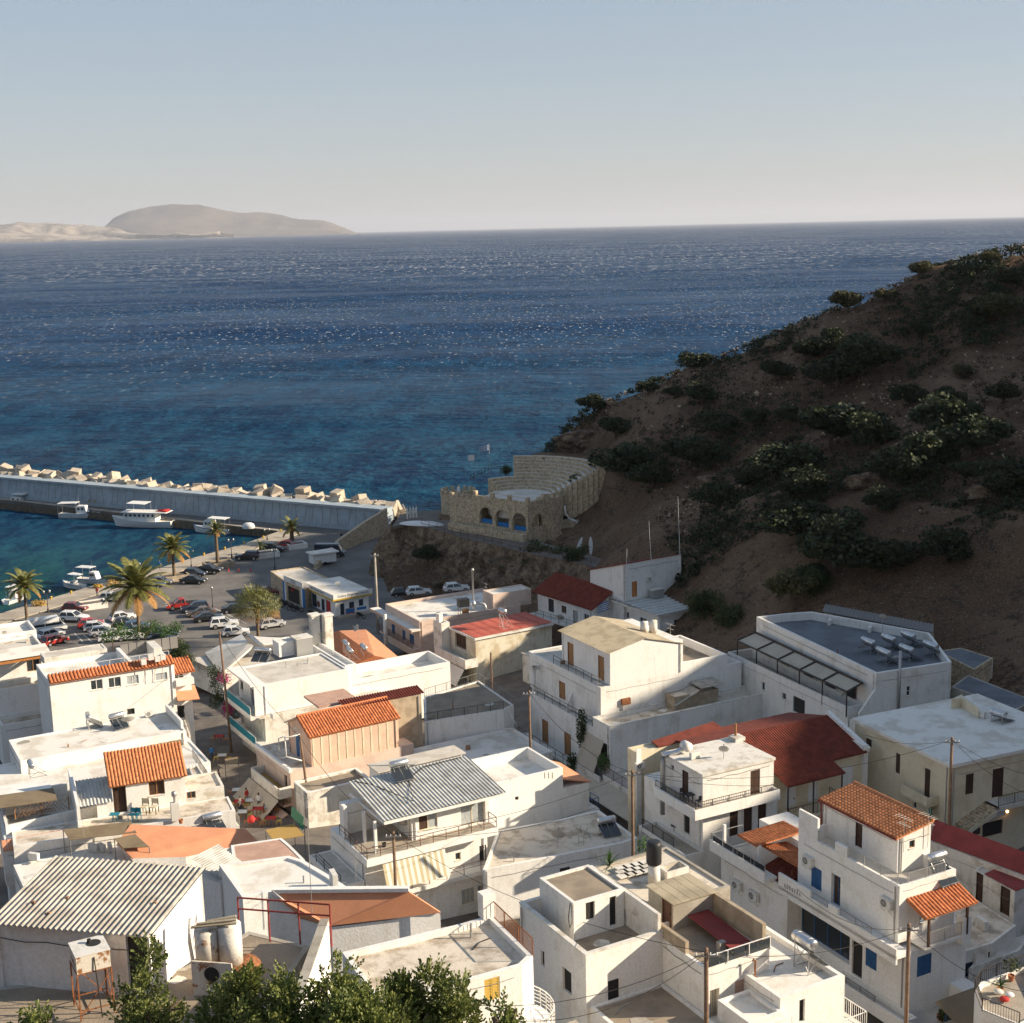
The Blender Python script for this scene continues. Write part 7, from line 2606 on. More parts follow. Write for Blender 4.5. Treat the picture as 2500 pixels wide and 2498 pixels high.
# far right: maroon long roof, yard buildings, corner balcony
mr = Bld('house', 'long low building with maroon sheet roof at the right edge', ZK(1305, 545), 13.4, 66, 8.5)
P_ = [mr.loc(p, z) + (z,) for p, z in ((ZK(1300, 548), 13.2), (ZK(1950, 790), 13.2), (ZK(1950, 640), 14.2), (ZK(1330, 415), 14.2))]
mb = MB()
mb.slab(P_, .12)
mr.add(mb, 'roof', 'maroon')
P2 = [(p[0], p[1]) for p in P_]
mr.polymass([P2[0], P2[1], P2[2], P2[3]], 8.5, 13.0, 'whitedirty', 'white', 0)
yd, P_ = roofpoly('house', 'old low house with maroon roof strip and brown doors at the right edge', (ZK(1600, 755), ZK(1870, 905), ZK(1990, 850), ZK(1690, 705)), 12.6, 8.0, 'whitedirty', 'deckgrey', .05,
  ops=[(0, ZK(1608, 775), ZK(1655, 975), 'd', dict(mat='wooddark')), (0, ZK(1772, 850), ZK(1838, 1062), 'd', dict(mat='wooddark'))])
mb = MB()
rp = [yd.loc(p, 12.7) + (12.7,) for p in (ZK(1665, 780), ZK(1880, 895), ZK(1990, 850), ZK(1770, 735))]
mb.slab(rp, .06)
yd.add(mb, 'roof_strip', 'maroon')
t1, P_ = roofpoly('house', 'house with brown cement roof terrace beside the yard at the right edge', (ZK(1455, 1330), ZK(1720, 1250), ZK(1880, 1130), ZK(1600, 950), ZK(1450, 1010)), 10.6, 6.0, 'whitedirty', 'deckdirty', .06,
  ops=[(0, ZK(1500, 1385), ZK(1590, 1480), 'w', dict(frame='bluepaint', n=3)), (0, ZK(1690, 1305), ZK(1718, 1360), 'w', dict())])
for p, l in ((ZK(1660, 1150), 'air conditioner on the brown cement roof'), (ZK(1520, 1230), 'air conditioner at the edge of the brown cement roof')):
 ac_unit(G(p, 10.56), 250, l, 1.0, .75)
t2, P_ = roofpoly('house', 'white lane house with narrow window below the brown cement roof', (ZK(1560, 1420), ZK(1900, 1300), ZK(1990, 1180), ZK(1720, 1260)), 9.6, 5.0, 'whitedirty', 'deckgrey', .06)
cb = Bld('house', 'corner balcony with iron railing and plants at the bottom right edge', ZK(1610, 1600), 13.0, 66, 6.0)
P_ = [cb.loc(p, 13.0) for p in (ZK(1600, 1570), ZK(1650, 1700), ZK(1900, 1800), ZK(2100, 1700), ZK(1950, 1400), ZK(1640, 1510))]
cb.polymass(P_, 6.0, 13.0, 'whitebright', 'paving', .35, t=.15)
cb.rail([P_[5], P_[0], P_[1], P_[2]], 12.9, .9, 'iron')
cb.rail([P_[5], P_[4]], 12.9, .9, 'iron')
potted(G(ZK(1845, 1500), 12.7), 'leafy plant on the corner balcony at the right edge', 1.4, False, 'leaftree')
potted(G(ZK(1770, 1585), 12.7), 'spiky plant on the corner balcony at the right edge', .9, True)
t = thing('cushion_pile', 'red and white cushions on the corner balcony', 'cushions', G(ZK(1800, 1640), 12.7))
for j, (x, y, mt) in enumerate(((0, 0, 'redcloth'), (.4, .3, 'whitepaint'), (-.2, .5, 'awningwhite'))):
 bm = bmesh.new()
 bmesh.ops.create_icosphere(bm, subdivisions=2, radius=.3)
 for v in bm.verts:
  v.co = Vector((v.co.x + x, v.co.y + y, v.co.z * .5 + .15 + .1 * j))
 me = bpy.data.meshes.new('cushion')
 bm.to_mesh(me)
 bm.free()
 me.materials.append(M[mt])
 link('cushion', me, t)

# ================================================================ bottom left: barn, tanks, orange roof
bn = Bld('barn', 'white barn with grey corrugated cement roof at the lower left', ZH(1010, 1068), 36.0, 102, 33.2, 'barn')
U0 = bn.u_at(ZH(-80, 0), 36.0)
V, wtp = bn.fu(ZH(1378, 608))
wbs = bn.fv(ZH(500, 1445))[1]
bn.mass(U0, -.12, .15, V, wbs - .5, 35.9, 'white', 'white', 0, ops=[('v', ZH(860, 1068), ZH(1000, 1430), 'o', dict(dep=1.5))])
mb = MB()
mb.add([(-.12, .15, 35.9), (-.12, V, 35.9), (-.12, V, wtp - .06), (-.4, .15, 35.9), (-.4, V, 35.9), (-.4, V, wtp - .06)], [(0, 1, 2), (5, 4, 3), (2, 5, 3, 0), (1, 4, 5, 2)])
bn.add(mb, 'gable', 'white')
bn.slab(U0, -.12, V - .2, V, 33, wtp - .06, 'white', 'back_wall')
nw = 30
corr_roof(bn, (U0, -.12, 36.0), (.06, -.12, 36.0), (U0, V + .05, wtp + .02), nw * abs(U0) / 6.5, .05, 'corr', nc=6, nr=2, over=.2)
for p in (ZH(225, 840), ZH(452, 815), ZH(1045, 850), ZH(330, 905)):
 u, v = bn.loc(p, (36 + wtp) / 2)
 bn.add(MB().box(u - .06, u + .06, v - .05, v + .05, 36 + (wtp - 36) * v / V + .05, 36 + (wtp - 36) * v / V + .14), 'holding_stone', 'brick')
yz = wbs
# yard
rp, P_ = roofpoly('yard_terrace', 'brown concrete yard around the barn', (ZH(-100, 1700), ZH(1700, 1700), ZI(430, 1270), ZI(20, 1170), ZH(1230, 1280), ZH(-100, 1420)), yz, yz - 6, 'concrete', 'deckbrown', .02, cat='yard')
# rusty tank on a stand
tz = yz
o3 = G(ZH(548, 1640), tz)
t = thing('water_tank', 'square grey water tank on rusty angle iron legs at lower left', 'water tank', (o3.x, o3.y, tz), R(90 - 62))
ht = 1.75
MB().box(0, 1.15, 0, 1.15, ht, ht + .62).build('tank', 'rustwhite', t)
MB().box(-.02, 1.17, -.02, 1.17, ht + .623, ht + .66).build('lid', 'ac', t)
MB().cyl((.75, .7, ht + .64), (.75, .7, ht + .675), .25, n=24).build('manhole', 'dark', t)
MB().cyl((.62, .78, ht + .675), (.62, .78, ht + .8), .07).build('valve', 'rubber', t)
for x in (0, 1.15):
 for y in (0, 1.15):
  MB().bar((x, y, 0), (x, y, ht), .05).build('leg', 'rust', t)
for a_, b_ in (((0, 0), (1.15, 0)), ((1.15, 0), (1.15, 1.15)), ((1.15, 1.15), (0, 1.15)), ((0, 1.15), (0, 0))):
 mb = MB()
 mb.bar((*a_, .35), (*b_, .35), .035)
 mb.bar((*a_, .1), (*b_, ht - .1), .03)
 mb.bar((*a_, ht - .02), (*b_, ht - .02), .04)
 mb.build('brace', 'rust', t)
MB().tube([(.6, -.02, ht + .5), (.65, -.1, 1.0), (.7, -.1, 0)], .02, 6).build('hose', 'cable', t)
# boiler tanks
bt = G(ZH(1470, 1435), yz)
t = thing('boiler_tanks', 'rusty boiler tanks with a white panel and round hole beside the barn', 'tanks', (bt.x, bt.y, yz), R(-10))
MB().box(-.75, .75, -.45, -.37, 0, 1.35).build('panel', 'rustwhite', t)
MB().cyl((0, -.47, .9), (0, -.455, .9), .28, n=24).build('hole', 'dark', t)  # dark disc on the panel, painted as the shade in the hole
MB().cyl((-.35, .1, 1.1), (-.35, .1, 2.3), .42, n=18).build('cylinder', 'rustwhite', t, smooth=True)
MB().cyl((.45, .3, 1.0), (.45, .3, 2.45), .42, n=18).build('cylinder', 'whitedirty', t, smooth=True)
MB().cyl((.85, -.2, .5), (.85, 1.0, .5), .48, n=18).build('drum', 'rust', t, smooth=True)
MB().box(-.8, .9, -.3, .6, 0, 1.0).build('plinth', 'rust', t)
for j in range(4):
 mb = MB()
 z_ = 2.46 + .07 * (j % 2)
 mb.bar((-.8 + .15 * j, -.1 + .12 * j, z_), (.8 - .05 * j, .15 + .12 * j, z_ + .14), .14, .05)
 mb.build('board', 'corrbeige', t)
mb = MB()
mb.tube([(-1.1, .6, 2.4), (-1.15, .5, 1.6), (-1.05, .5, .5), (-.8, .4, .3)], .09, 8)
mb.build('flue_pipe', 'whitedirty', t, smooth=True)
# red rusty railing and slanting wall
wa0, wa1 = G(ZI(505, 1095), yz + .9), G(ZI(290, 1690), yz + 2.2)
t = thing('garden_wall', 'sloping white wall with grey top beside the brown terrace', 'wall', (wa1.x, wa1.y, yz - 2))
d = wa0 - wa1
nn = Vector((d.y, -d.x, 0)).normalized() * .3
l0, l1 = Vector((0, 0, wa1.z - yz + 2)), Vector((d.x, d.y, wa0.z - yz + 2))
mb = MB()
zb_ = Vector((0, 0, -6))
mb.hexa([Vector((0, 0, -4)), nn + Vector((0, 0, -4)), nn + Vector((d.x, d.y, -4)), Vector((d.x, d.y, -4)), l0, l0 + nn, l1 + nn, l1])
mb.build('wall', 'whitebright', t)
mb = MB()
up = Vector((0, 0, .06))
mb.hexa([l0 - nn * .05, l0 + nn * 1.05, l1 + nn * 1.05, l1 - nn * .05, l0 + up - nn * .05, l0 + up + nn * 1.05, l1 + up + nn * 1.05, l1 + up - nn * .05])
mb.build('coping', 'concrete', t)
r0, r1, r2 = G(ZH(1540, 880), yz + 1.0), G(ZH(1600, 805), yz + 1.9), G(ZI(565, 990), yz + 1.9)
t = thing('railing', 'rusty red pipe railing above the brown terrace', 'railing', (r1.x, r1.y, yz))
mb = MB()
for zz in (0, -.45):
 mb.tube([r1 - t.location + Vector((0, 0, zz)), r2 - t.location + Vector((0, 0, zz))], .035, 7)
for f in (0, .33, .66, 1.0):
 p = (r1 - t.location).lerp(r2 - t.location, f)
 mb.tube([p, Vector((p.x, p.y, p.z - 1.7))], .035, 7)
mb.build('rail', 'maroon', t)

# orange gable roof in the middle
og = Bld('house', 'house with smooth orange gable roof and white rims at bottom centre', ZI(575, 1120), 25.0, 66, 18.0)
pts = ((ZI(575, 1122), 25.0), (ZI(1310, 1035), 25.0), (ZI(1100, 898), 26.4), (ZI(180, 908), 26.4), (ZI(360, 1062), 25.2))
P_ = [og.loc(p, z) + (z,) for p, z in pts]
mb = MB()
for a_ in range(1, 4):
 mb.slab([P_[0], P_[a_], P_[a_ + 1]], .15)
og.add(mb, 'roof', 'salmon')
mb = MB()
up = Vector((0, 0, .12))
for a_, b_ in ((3, 2), (3, 4)):
 mb.bar(Vector(P_[a_]) + up, Vector(P_[b_]) + up, .35, .2)
og.add(mb, 'rim', 'whitebright')
mb = MB()
poly_ = [P_[i] for i in (0, 1, 2, 3, 4)]
n = 5
mb.add([(p[0], p[1], p[2] - .16) for p in poly_] + [(p[0], p[1], 17) for p in poly_], [(n + i, n + (i + 1) % n, (i + 1) % n, i) for i in range(n)])
og.add(mb, 'wall', 'whitebright')
# house with roof terrace and yellow shutter
mz = 26.0
my, P_ = roofpoly('house', 'white house with stained roof terrace, curved balcony and yellow shutter', (ZI(900, 1668), ZI(1862, 1400), ZI(1935, 1330), ZI(1655, 1058), ZI(1440, 1120), ZI(650, 1310)), mz, 17.0, 'whitebright', 'deckdirty', .3, .25,
  ops=[(0, ZI(1608, 1485), ZI(1712, 1632), 's', dict(mat='yellowshut'))])
my.rail([P_[2], P_[3]], mz - .1, .95, 'rust', gap=.13)
my.slab(P_[3][0] - .6, P_[3][0] + .1, P_[3][1] - .3, P_[3][1] + .3, mz, mz + 1.3, 'whitebright', 'pier')
mb = MB()
c0 = Vector((*P_[1], 0))
zfl = mz - 3.2
arc = [Vector((P_[1][0] + .2 + 1.5 * sin(a), P_[1][1] + .6 - 1.9 * cos(a), 0)) for a in [pi * .9 * j / 12 for j in range(13)]]
mb.prism([(p.x, p.y) for p in arc], zfl - .25, zfl)
my.add(mb, 'balcony_slab', 'whitebright')
my.rail([(p.x, p.y) for p in arc], zfl, .95, 'whitepaint', mid=(.2, .4, .6, .8), bars=False, post=.5)
my.slab(P_[1][0] - 1, P_[1][0] + 3.5, P_[1][1] - 5, P_[1][1] + 1, zfl - 1.5, zfl - 1.2, 'paving', 'patio')
# white and dull pink roofs between the barn and the lane
roofpoly('house', 'low house with dull pink roof behind the barn', (ZI(-80, 730), ZI(400, 690), ZI(300, 590), ZI(240, 540), ZI(-100, 590)), 19.6, 8.0, 'whitebright', 'salmondull', .03)
wr1, P_ = roofpoly('house', 'white weathered roof slab between the barn and the orange roof', (ZI(-20, 945), ZI(150, 905), ZI(720, 895), ZI(560, 790), ZI(390, 690), ZI(290, 660), ZI(-180, 720)), 21.0, 8.0, 'whitebright', 'deckwhite', .15, .3)
ac_unit(G(ZI(612, 860), 21.0), 250, 'air conditioner on the white roof beside the lane', 1.0, .9)
yagi(G(ZI(450, 1090), 25.2), 70, 'tall tv antenna in front of the orange gable roof', 6.8, 8, 1.4)
yagi(G(ZI(745, 900), 21.0), 70, 'small tv antenna by the lane railing', 2.4, 5, .9)
cw = Bld('shed', 'small white shed with pale corrugated roof behind the barn', ZH(1395, 720), 20.5, 66, 14.0, 'shed')
P_ = [cw.loc(p, z) + (z,) for p, z in ((ZH(1480, 690), 20.2), (ZH(1665, 590), 20.2), (ZH(1500, 470), 21.0), (ZH(1290, 545), 21.0))]
mb = MB()
mb.slab([P_[0], P_[1], P_[2], P_[3]], .1)
corr_roof(cw, P_[0], P_[3], P_[1], 14, .035, 'corrgrey')
cw.polymass([(p[0], p[1]) for p in P_], 8, 20.0, 'whitebright', 'white', 0)
# ================================================================ theatre on the headland
def arch_face(b, o, e, nn, L, w0, w1, arches, mat, name, depth=.6):
 """wall face with round-headed arches (s0, s1, sill, spring)"""
 mb = MB()
 Q = lambda s_, d, z: (o[0] + e[0] * s_ + nn[0] * d, o[1] + e[1] * s_ + nn[1] * d, z)
 x = 0
 for (s0, s1, sill, spr) in sorted(arches) + [(L, L, 0, 0)]:
  if s0 > x:
   mb.add([Q(x, 0, w0), Q(s0, 0, w0), Q(s0, 0, w1), Q(x, 0, w1)], [(0, 1, 2, 3)])
  if s1 > s0:
   r, c = (s1 - s0) / 2, (s0 + s1) / 2
   mb.add([Q(s0, 0, w0), Q(s1, 0, w0), Q(s1, 0, sill), Q(s0, 0, sill)], [(0, 1, 2, 3)])
   pts = [(s0, sill)] + [(c - r * cos(pi * k / 12), spr + r * sin(pi * k / 12)) for k in range(13)] + [(s1, sill)]
   for (a0, z0), (a1, z1) in zip(pts, pts[1:]):
    mb.add([Q(a0, 0, z0), Q(a0, depth, z0), Q(a1, depth, z1), Q(a1, 0, z1)], [(0, 1, 2, 3)])
    if a1 > a0:
     mb.add([Q(a0, 0, z0), Q(a1, 0, z1), Q(a1, 0, w1), Q(a0, 0, w1)], [(0, 1, 2, 3)])
   mb.add([Q(s0, 0, sill), Q(s1, 0, sill), Q(s1, depth, sill), Q(s0, depth, sill)], [(0, 1, 2, 3)])
  x = s1
 return b.add(mb, name, mat)

def capped(b, pts, z, mat='stone', s_=.3):
 for p in pts:
  b.add(MB().box(p[0] - s_, p[0] + s_, p[1] - s_, p[1] + s_, z, z + .75), 'merlon', mat)

th = Bld('theatre_hall', 'stone arcade building with four arches and a flat stage roof', ZC(800, 745), 10.0, 41, 9.5, 'building')
V, U = th.v_at(ZC(450, 0), 11, 0), th.u_at(ZC(915, 0), 11, 0)
wt_ = th.fv(ZC(800, 505))[1]
wb_ = th.fv(ZC(800, 690))[1]
ar = []
for x0, x1, y0, y1 in ((470, 556, 522, 632), (578, 668, 540, 656), (692, 785, 562, 682)):
 v0, v1 = th.fu(ZC(x1, (y0 + y1) / 2))[0], th.fu(ZC(x0, (y0 + y1) / 2))[0]
 zt, zb2 = th.fu(ZC((x0 + x1) / 2, y0))[1], th.fu(ZC((x0 + x1) / 2, y1))[1]
 ar.append((v0, v1, zb2, zt - (v1 - v0) / 2))
arch_face(th, (0, V), (0, -1), (1, 0), V, 9.0, wt_, [(V - b_, V - a_, c_, d_) for a_, b_, c_, d_ in ar], 'stone', 'arcade_wall')
u0, u1 = th.fv(ZC(825, 610))[0], th.fv(ZC(905, 610))[0]
zt, zb2 = th.fv(ZC(865, 566))[1], th.fv(ZC(865, 655))[1]
arch_face(th, (0, 0), (1, 0), (0, 1), U, 9.0, wt_, [(u0, u1, zb2, zt - (u1 - u0) / 2)], 'stone', 'side_arch_wall')
th.slab(0, U + 2, V, V + .4, 9, wt_, 'stone', 'end_wall')
th.slab(U, U + .4, .0, V, 9, wt_, 'stone', 'back_wall')
th.slab(3.2, 3.4, .5, V - .1, 9, wt_ - .4, 'stone', 'inner_wall')
th.slab(.02, U + 3, .02, V - .02, wt_ - .3, wt_ - .02, 'deckgrey', 'stage_floor')
th.slab(.3, 3.1, .3, V - .2, wb_ - .5, wb_ - .3, 'paving', 'arcade_floor')
for i, (a_, b_, c_, d_) in enumerate(ar):
 th.slab(.5, .6, a_ + .1, b_ - .1, c_ + .02, c_ + .75, 'signblue', 'blue_railing')
mb = MB()
mb.box(-.05, .3, -.05, V, wt_, wt_ + .45)
mb.box(.3, U, -.05, .3, wt_, wt_ + .45)
th.add(mb, 'parapet', 'stone')
capped(th, [(.12, V * k / 3 + .1) for k in range(4)] + [(U - .2, .12)], wt_ + .453)
th.slab(-1.6, -.6, -.3, V * 1.45, 9.0, wb_ - .1, 'stone', 'plinth_wall')
for j in range(7):
 th.slab(U + .3 + j * .35, U + .65 + j * .35, -1.6, -.02, 9.3, wb_ + .9 - j * .35, 'stone', 'step')
th.mass(U + .41, U + 4.2, -.4, 2.2, 8.5, wt_ + .3, 'stone', 'stone', .1, name='side_tower')
capped(th, [(U + .8, -.1), (U + 2.2, -.1), (U + 3.7, -.1)], wt_ + .3, s_=.25)
th.mass(U + 4.2, U + 7.0, -2.6, -.2, 8.5, wb_ + .6, 'stone', 'concrete', 0, name='store', ops=[('v', ZC(1115, 700), ZC(1150, 760), 'o')])
t = thing('drain_pipe', 'white bent drain pipe beside the theatre side tower', 'pipe', th.P(U + 4.6, -.6, wb_))
pp = [Gd(p, th.P(U + 4.6, -.6, 0).y - 1) - t.location for p in (ZC(1045, 510), ZC(1050, 560), ZC(1075, 595), ZC(1120, 615), ZC(1145, 650))]
MB().tube(pp, .12, 7).build('pipe', 'whitepaint', t, smooth=True)
# seating
ztop = 20.3
pa, pb, pc = [G(p, ztop) for p in (ZC(835, 175), ZC(1100, 190), ZC(1280, 240))]
A2 = np.array([[pb.x - pa.x, pb.y - pa.y], [pc.x - pa.x, pc.y - pa.y]]) * 2
cx, cy = np.linalg.solve(A2, [pb.x ** 2 + pb.y ** 2 - pa.x ** 2 - pa.y ** 2, pc.x ** 2 + pc.y ** 2 - pa.x ** 2 - pa.y ** 2])
RT = math.hypot(pa.x - cx, pa.y - cy)
hA, hC = [math.degrees(math.atan2(p.x - cx, p.y - cy)) for p in (pa, pc)]
st = thing('theatre_seating', 'curved rows of stone theatre seats rising into the hill', 'theatre seats', (cx, cy, wt_))
dr = .86
r0 = RT - 9.5 * dr
MB().lathe([(0, -.01), (r0 + .3, -.01), (r0 + .3, -3)], 32).build('stage_disc', 'deckgrey', st)
for i in range(10):
 a0, a1 = hA - (50 if i < 4 else 15), hC + 22 - i * 1.6
 ra, rb2 = r0 + i * dr, r0 + i * dr + (dr if i < 9 else 1.3)
 zt2 = .35 + i * (ztop - wt_ - .35) / 9
 mb = MB()
 n = 30
 for k in range(n + 1):
  h_ = R(a0 + (a1 - a0) * k / n)
  s_, c_ = sin(h_), cos(h_)
  jr = .03 * sin(k * 3.1 + i)
  mb.v += [((ra + jr) * s_, (ra + jr) * c_, -2.5 - i * .5), ((ra + jr) * s_, (ra + jr) * c_, zt2), (rb2 * s_, rb2 * c_, zt2), (rb2 * s_, rb2 * c_, -2.5 - i * .5)]
 mb.f = [(4 * k + q, 4 * k + 4 + q, 4 * k + 5 + q, 4 * k + 1 + q) for k in range(n) for q in range(3)]
 mb.f += [(0, 1, 2, 3), (4 * n + 3, 4 * n + 2, 4 * n + 1, 4 * n)]
 mb.build('seat_row', 'stone', st)
 tr = MB()
 for k in range(n + 1):
  h_ = R(a0 + (a1 - a0) * k / n)
  tr.v += [((ra + .02) * sin(h_), (ra + .02) * cos(h_), zt2 + .03), ((ra + .45) * sin(h_), (ra + .45) * cos(h_), zt2 + .03)]
 tr.f = [(2 * k, 2 * k + 2, 2 * k + 3, 2 * k + 1) for k in range(n)]
 tr.build('seat_slab', 'deckgrey', st)
# bastion
bc = G(ZC(305, 590), 10.0)
bt_ = thing('bastion', 'round stone bastion with battlements at the headland tip', 'tower', (bc.x + .6, bc.y + 3.0, 8.5))
rb_r = 3.1
hb = 5.4
mb = MB()
mb.lathe([(rb_r + .25, -2), (rb_r, 0), (rb_r, hb - .5), (rb_r + .08, hb - .5), (rb_r + .08, hb), (rb_r - .4, hb), (rb_r - .4, hb - .7)], 32)
mb.build('wall', 'stone', bt_)
mb = MB()
mb.lathe([(0, hb - .69), (rb_r - .39, hb - .69)], 32)
mb.build('floor', 'deckgrey', bt_)
for k in range(16):
 a = 2 * pi * k / 16
 o = MB().box(-.28, .28, -.22, .22, 0, .75).build('merlon', 'stone', bt_, loc=((rb_r - .17) * cos(a), (rb_r - .17) * sin(a), hb + .003))
 o.rotation_euler.z = a + pi / 2
MB().box(-.25, .25, 1.6, 2.0, hb - .68, hb + .7).build('box', 'whitepaint', bt_)
cw_ = thing('curtain_wall', 'stone wall joining the bastion to the arcade', 'wall', th.P(.4, V + .4, 9), th.rz)
MB().box(0, .5, 0, 6.0, 0, wt_ - 9.4).build('wall', 'stone', cw_)
for k in range(5):
 MB().box(-.05, .55, .3 + k * 1.25, .85 + k * 1.25, wt_ - 9.397, wt_ - 8.8).build('merlon', 'stone', cw_)
# headland path, rails
def pixsheet(name, pts, z, mat, label, t=.4):
 P = [G(p, z) for p in pts]
 ar_ = sum(P[i - 1].x * P[i].y - P[i].x * P[i - 1].y for i in range(len(P)))
 P = P if ar_ > 0 else P[::-1]
 mb = MB().prism([(p.x, p.y) for p in P], z - t, z)
 return tag(mb.build(name, mat), label, kind='structure')

pixsheet('headland_path', (ZB(985, 650), ZB(1085, 632), ZB(1290, 672), ZB(1500, 735), ZC(560, 770), ZC(800, 830), ZC(1080, 880), ZC(1300, 935), ZC(1330, 880), ZC(1100, 810), ZC(930, 770), ZC(800, 720), ZC(450, 620), ZC(200, 540), ZB(1150, 545), ZB(1040, 570)), 10.05, 'streetstone', 'grey path curving round the headland below the arcade', .5)

# rock face below the path
ce_ = [G(p, 10.0) for p in (ZB(1040, 560), ZB(985, 640), ZB(1085, 632), ZB(1290, 672), ZB(1500, 735), ZC(560, 770), ZC(800, 830), ZC(1080, 880), ZC(1300, 935))]
pts = []
for a, b in zip(ce_, ce_[1:]):
 n = max(2, int((b - a).length / .45))
 pts += [a.lerp(b, k_ / n) for k_ in range(n)]
mb = MB()
m_ = 26
for i, p in enumerate(pts):
 d = (pts[min(i + 3, len(pts) - 1)] - pts[max(i - 3, 0)]).normalized()
 out = Vector((d.y, -d.x, 0))
 for j in range(m_):
  f = j / (m_ - 1)
  q = p + out * (.2 + 5.5 * f ** 1.3) - Vector((0, 0, 10.5 * f + (0 if j else -.0)))
  nz_ = (noise.fractal(q * .3, 1.0, 2.0, 6) * 1.5 + abs(noise.noise(q * 1.1)) * .8) * min(1, f * 4)
  mb.v.append(tuple(q + out * nz_ + Vector((0, 0, nz_ * .4 * (j > 0)))))
mb.f = [(i * m_ + j, i * m_ + j + 1, (i + 1) * m_ + j + 1, (i + 1) * m_ + j) for i in range(len(pts) - 1) for j in range(m_ - 1)]
tag(mb.build('cliff', 'cliffrock'), 'brown rock face below the headland path', kind='structure')

def fence(pts, z, label, h=1.0, mat='brownmetal', mids=(.5,), post=2.2):
 P = [G(p, z) for p in pts]
 t = thing('fence', label, 'fence', (P[0].x, P[0].y, z))
 mb = MB()
 up = Vector((0, 0, 1))
 for a, b in zip(P, P[1:]):
  a, b = a - t.location, b - t.location
  n = max(1, round((b - a).length / post))
  for f in (1.0,) + tuple(mids):
   mb.bar(a + up * h * f, b + up * h * f, .06)
  for k in range(n + 1):
   c = a.lerp(b, k / n)
   mb.bar(c, c + up * h, .07)
 mb.build('rail', mat, t)

fence((ZB(1080, 628), ZB(1290, 668), ZB(1500, 730), ZC(560, 765), ZC(800, 825), ZC(1080, 875), ZC(1300, 925)), 10.05, 'long brown pipe fence along the headland path')
fence((ZB(1045, 575), ZB(1150, 548), ZB(1235, 525), ZB(1310, 525)), 10.05, 'dark fence at the sea edge of the headland path')
fence((ZC(410, 345), ZC(530, 275), ZC(690, 255)), 14.0, 'dark cross braced fence above the bastion', 1.1, 'iron', (.5, .2))
fence((ZC(960, 170), ZC(1130, 150), ZC(1290, 190)), 18.5, 'thin fence above the theatre seats', 1.1, 'brownmetal')
for p0, p1, l, fl in ((ZC(540, 270), ZC(532, 92), 'flagpole with striped blue and white flag behind the bastion', 1), (ZC(440, 300), ZC(433, 165), 'flagpole with plain white flag behind the bastion', 0)):
 b0 = G(p0, 14.0)
 t = thing('flagpole', l, 'flag', b0)
 hh = (p0[1] - p1[1]) / FPX * b0.y * 1.03
 MB().tube([(0, 0, -1), (0, 0, hh)], .05, 6).build('pole', 'galv', t)
 if fl:
  greek(t, hh - 1.35, 1.9, 1.3, R(175), .15)
 else:
  mb = MB()
  for i in range(6):
   mb.v += [(-1.2 * i / 5, .1 * sin(i), hh - 1.2), (-1.2 * i / 5, .1 * sin(i), hh - .1)]
  mb.f = [(2 * i, 2 * i + 2, 2 * i + 3, 2 * i + 1) for i in range(5)]
  mb.build('cloth', 'signwhite', t)
t = thing('monument', 'small white carved gate by the sea edge path', 'monument', G(ZB(1120, 595), 10.05), R(30))
mb = MB()
for x in (-.9, -.3, .3, .9):
 mb.lathe([(.2, 0), (.16, 1.4), (.22, 1.5), (.1, 1.9), (.02, 2.3)], 8, (x, 0, 0))
mb.box(-1.0, 1.0, -.12, .12, .9, 1.3)
mb.build('gate', 'whitedirty', t)
t = thing('boat_hull', 'upturned white boat lying at the path edge', 'boat', G(ZB(1185, 640), 10.1), R(-15))
bm_ = MB()
for i in range(13):
 x = -4 + 8 * i / 12
 w_ = 1.0 * (1 - (abs(x) / 4.05) ** 2.5)
 for k in range(7):
  a = pi * k / 6
  bm_.v.append((x, -w_ * cos(a), .75 * sin(a) * (.3 + .7 * w_)))
bm_.f = [(i * 7 + k, i * 7 + k + 1, (i + 1) * 7 + k + 1, (i + 1) * 7 + k) for i in range(12) for k in range(6)]
bm_.build('hull', 'hullwhite', t, smooth=True)
for p, l, rx_ in ((ZC(1125, 835), 'left white board leaning by the theatre store', .5), (ZC(1222, 845), 'tall white board standing on the slope', .1)):
 t = thing('board', l, 'board', G(p, 9.0 if rx_ > .2 else 10.0))
 mb = MB()
 pr = [(.35 * sin(pi * k / 8) ** .6 if 0 < k < 8 else .02, 2.9 * k / 8) for k in range(9)]
 mb.v = [(sx * w_, sx * 0 + d_, z_) for w_, z_ in pr for sx in (-1, 1) for d_ in (0, .08)]
 mb.f = sum([[(4 * k, 4 * k + 4, 4 * k + 6, 4 * k + 2), (4 * k + 1, 4 * k + 3, 4 * k + 7, 4 * k + 5), (4 * k, 4 * k + 1, 4 * k + 5, 4 * k + 4), (4 * k + 2, 4 * k + 6, 4 * k + 7, 4 * k + 3)] for k in range(8)], [])
 o = mb.build('board', 'hullwhite', t)
 o.rotation_euler = (-.15, rx_, .5)
# ramp wall from the breakwater to the headland
rw = [G(ZB(480, 940), QZ), G(ZB(640, 820), QZ), G(ZB(800, 755), QZ), G(ZB(960, 700), QZ)]
t = thing('ramp_wall', 'curving stone ramp wall between yard and cliff', 'wall', rw[0])
mb = MB()
for i in range(3):
 a, b = rw[i] - rw[0], rw[i + 1] - rw[0]
 h0, h1 = .9 + i * 1.4, .9 + (i + 1) * 1.4
 n2 = Vector((-(b - a).y, (b - a).x, 0)).normalized() * .6
 mb.hexa([a - n2 * 0, b, b + n2, a + n2, a + Vector((0, 0, h0)), b + Vector((0, 0, h1)), b + n2 + Vector((0, 0, h1)), a + n2 + Vector((0, 0, h0))])
mb.build('wall', 'stone', t)
t = thing('gangway', 'white ramp railing at the end of the sea wall', 'railing', G(ZB(905, 655), QZ + 1.0))
mb = MB()
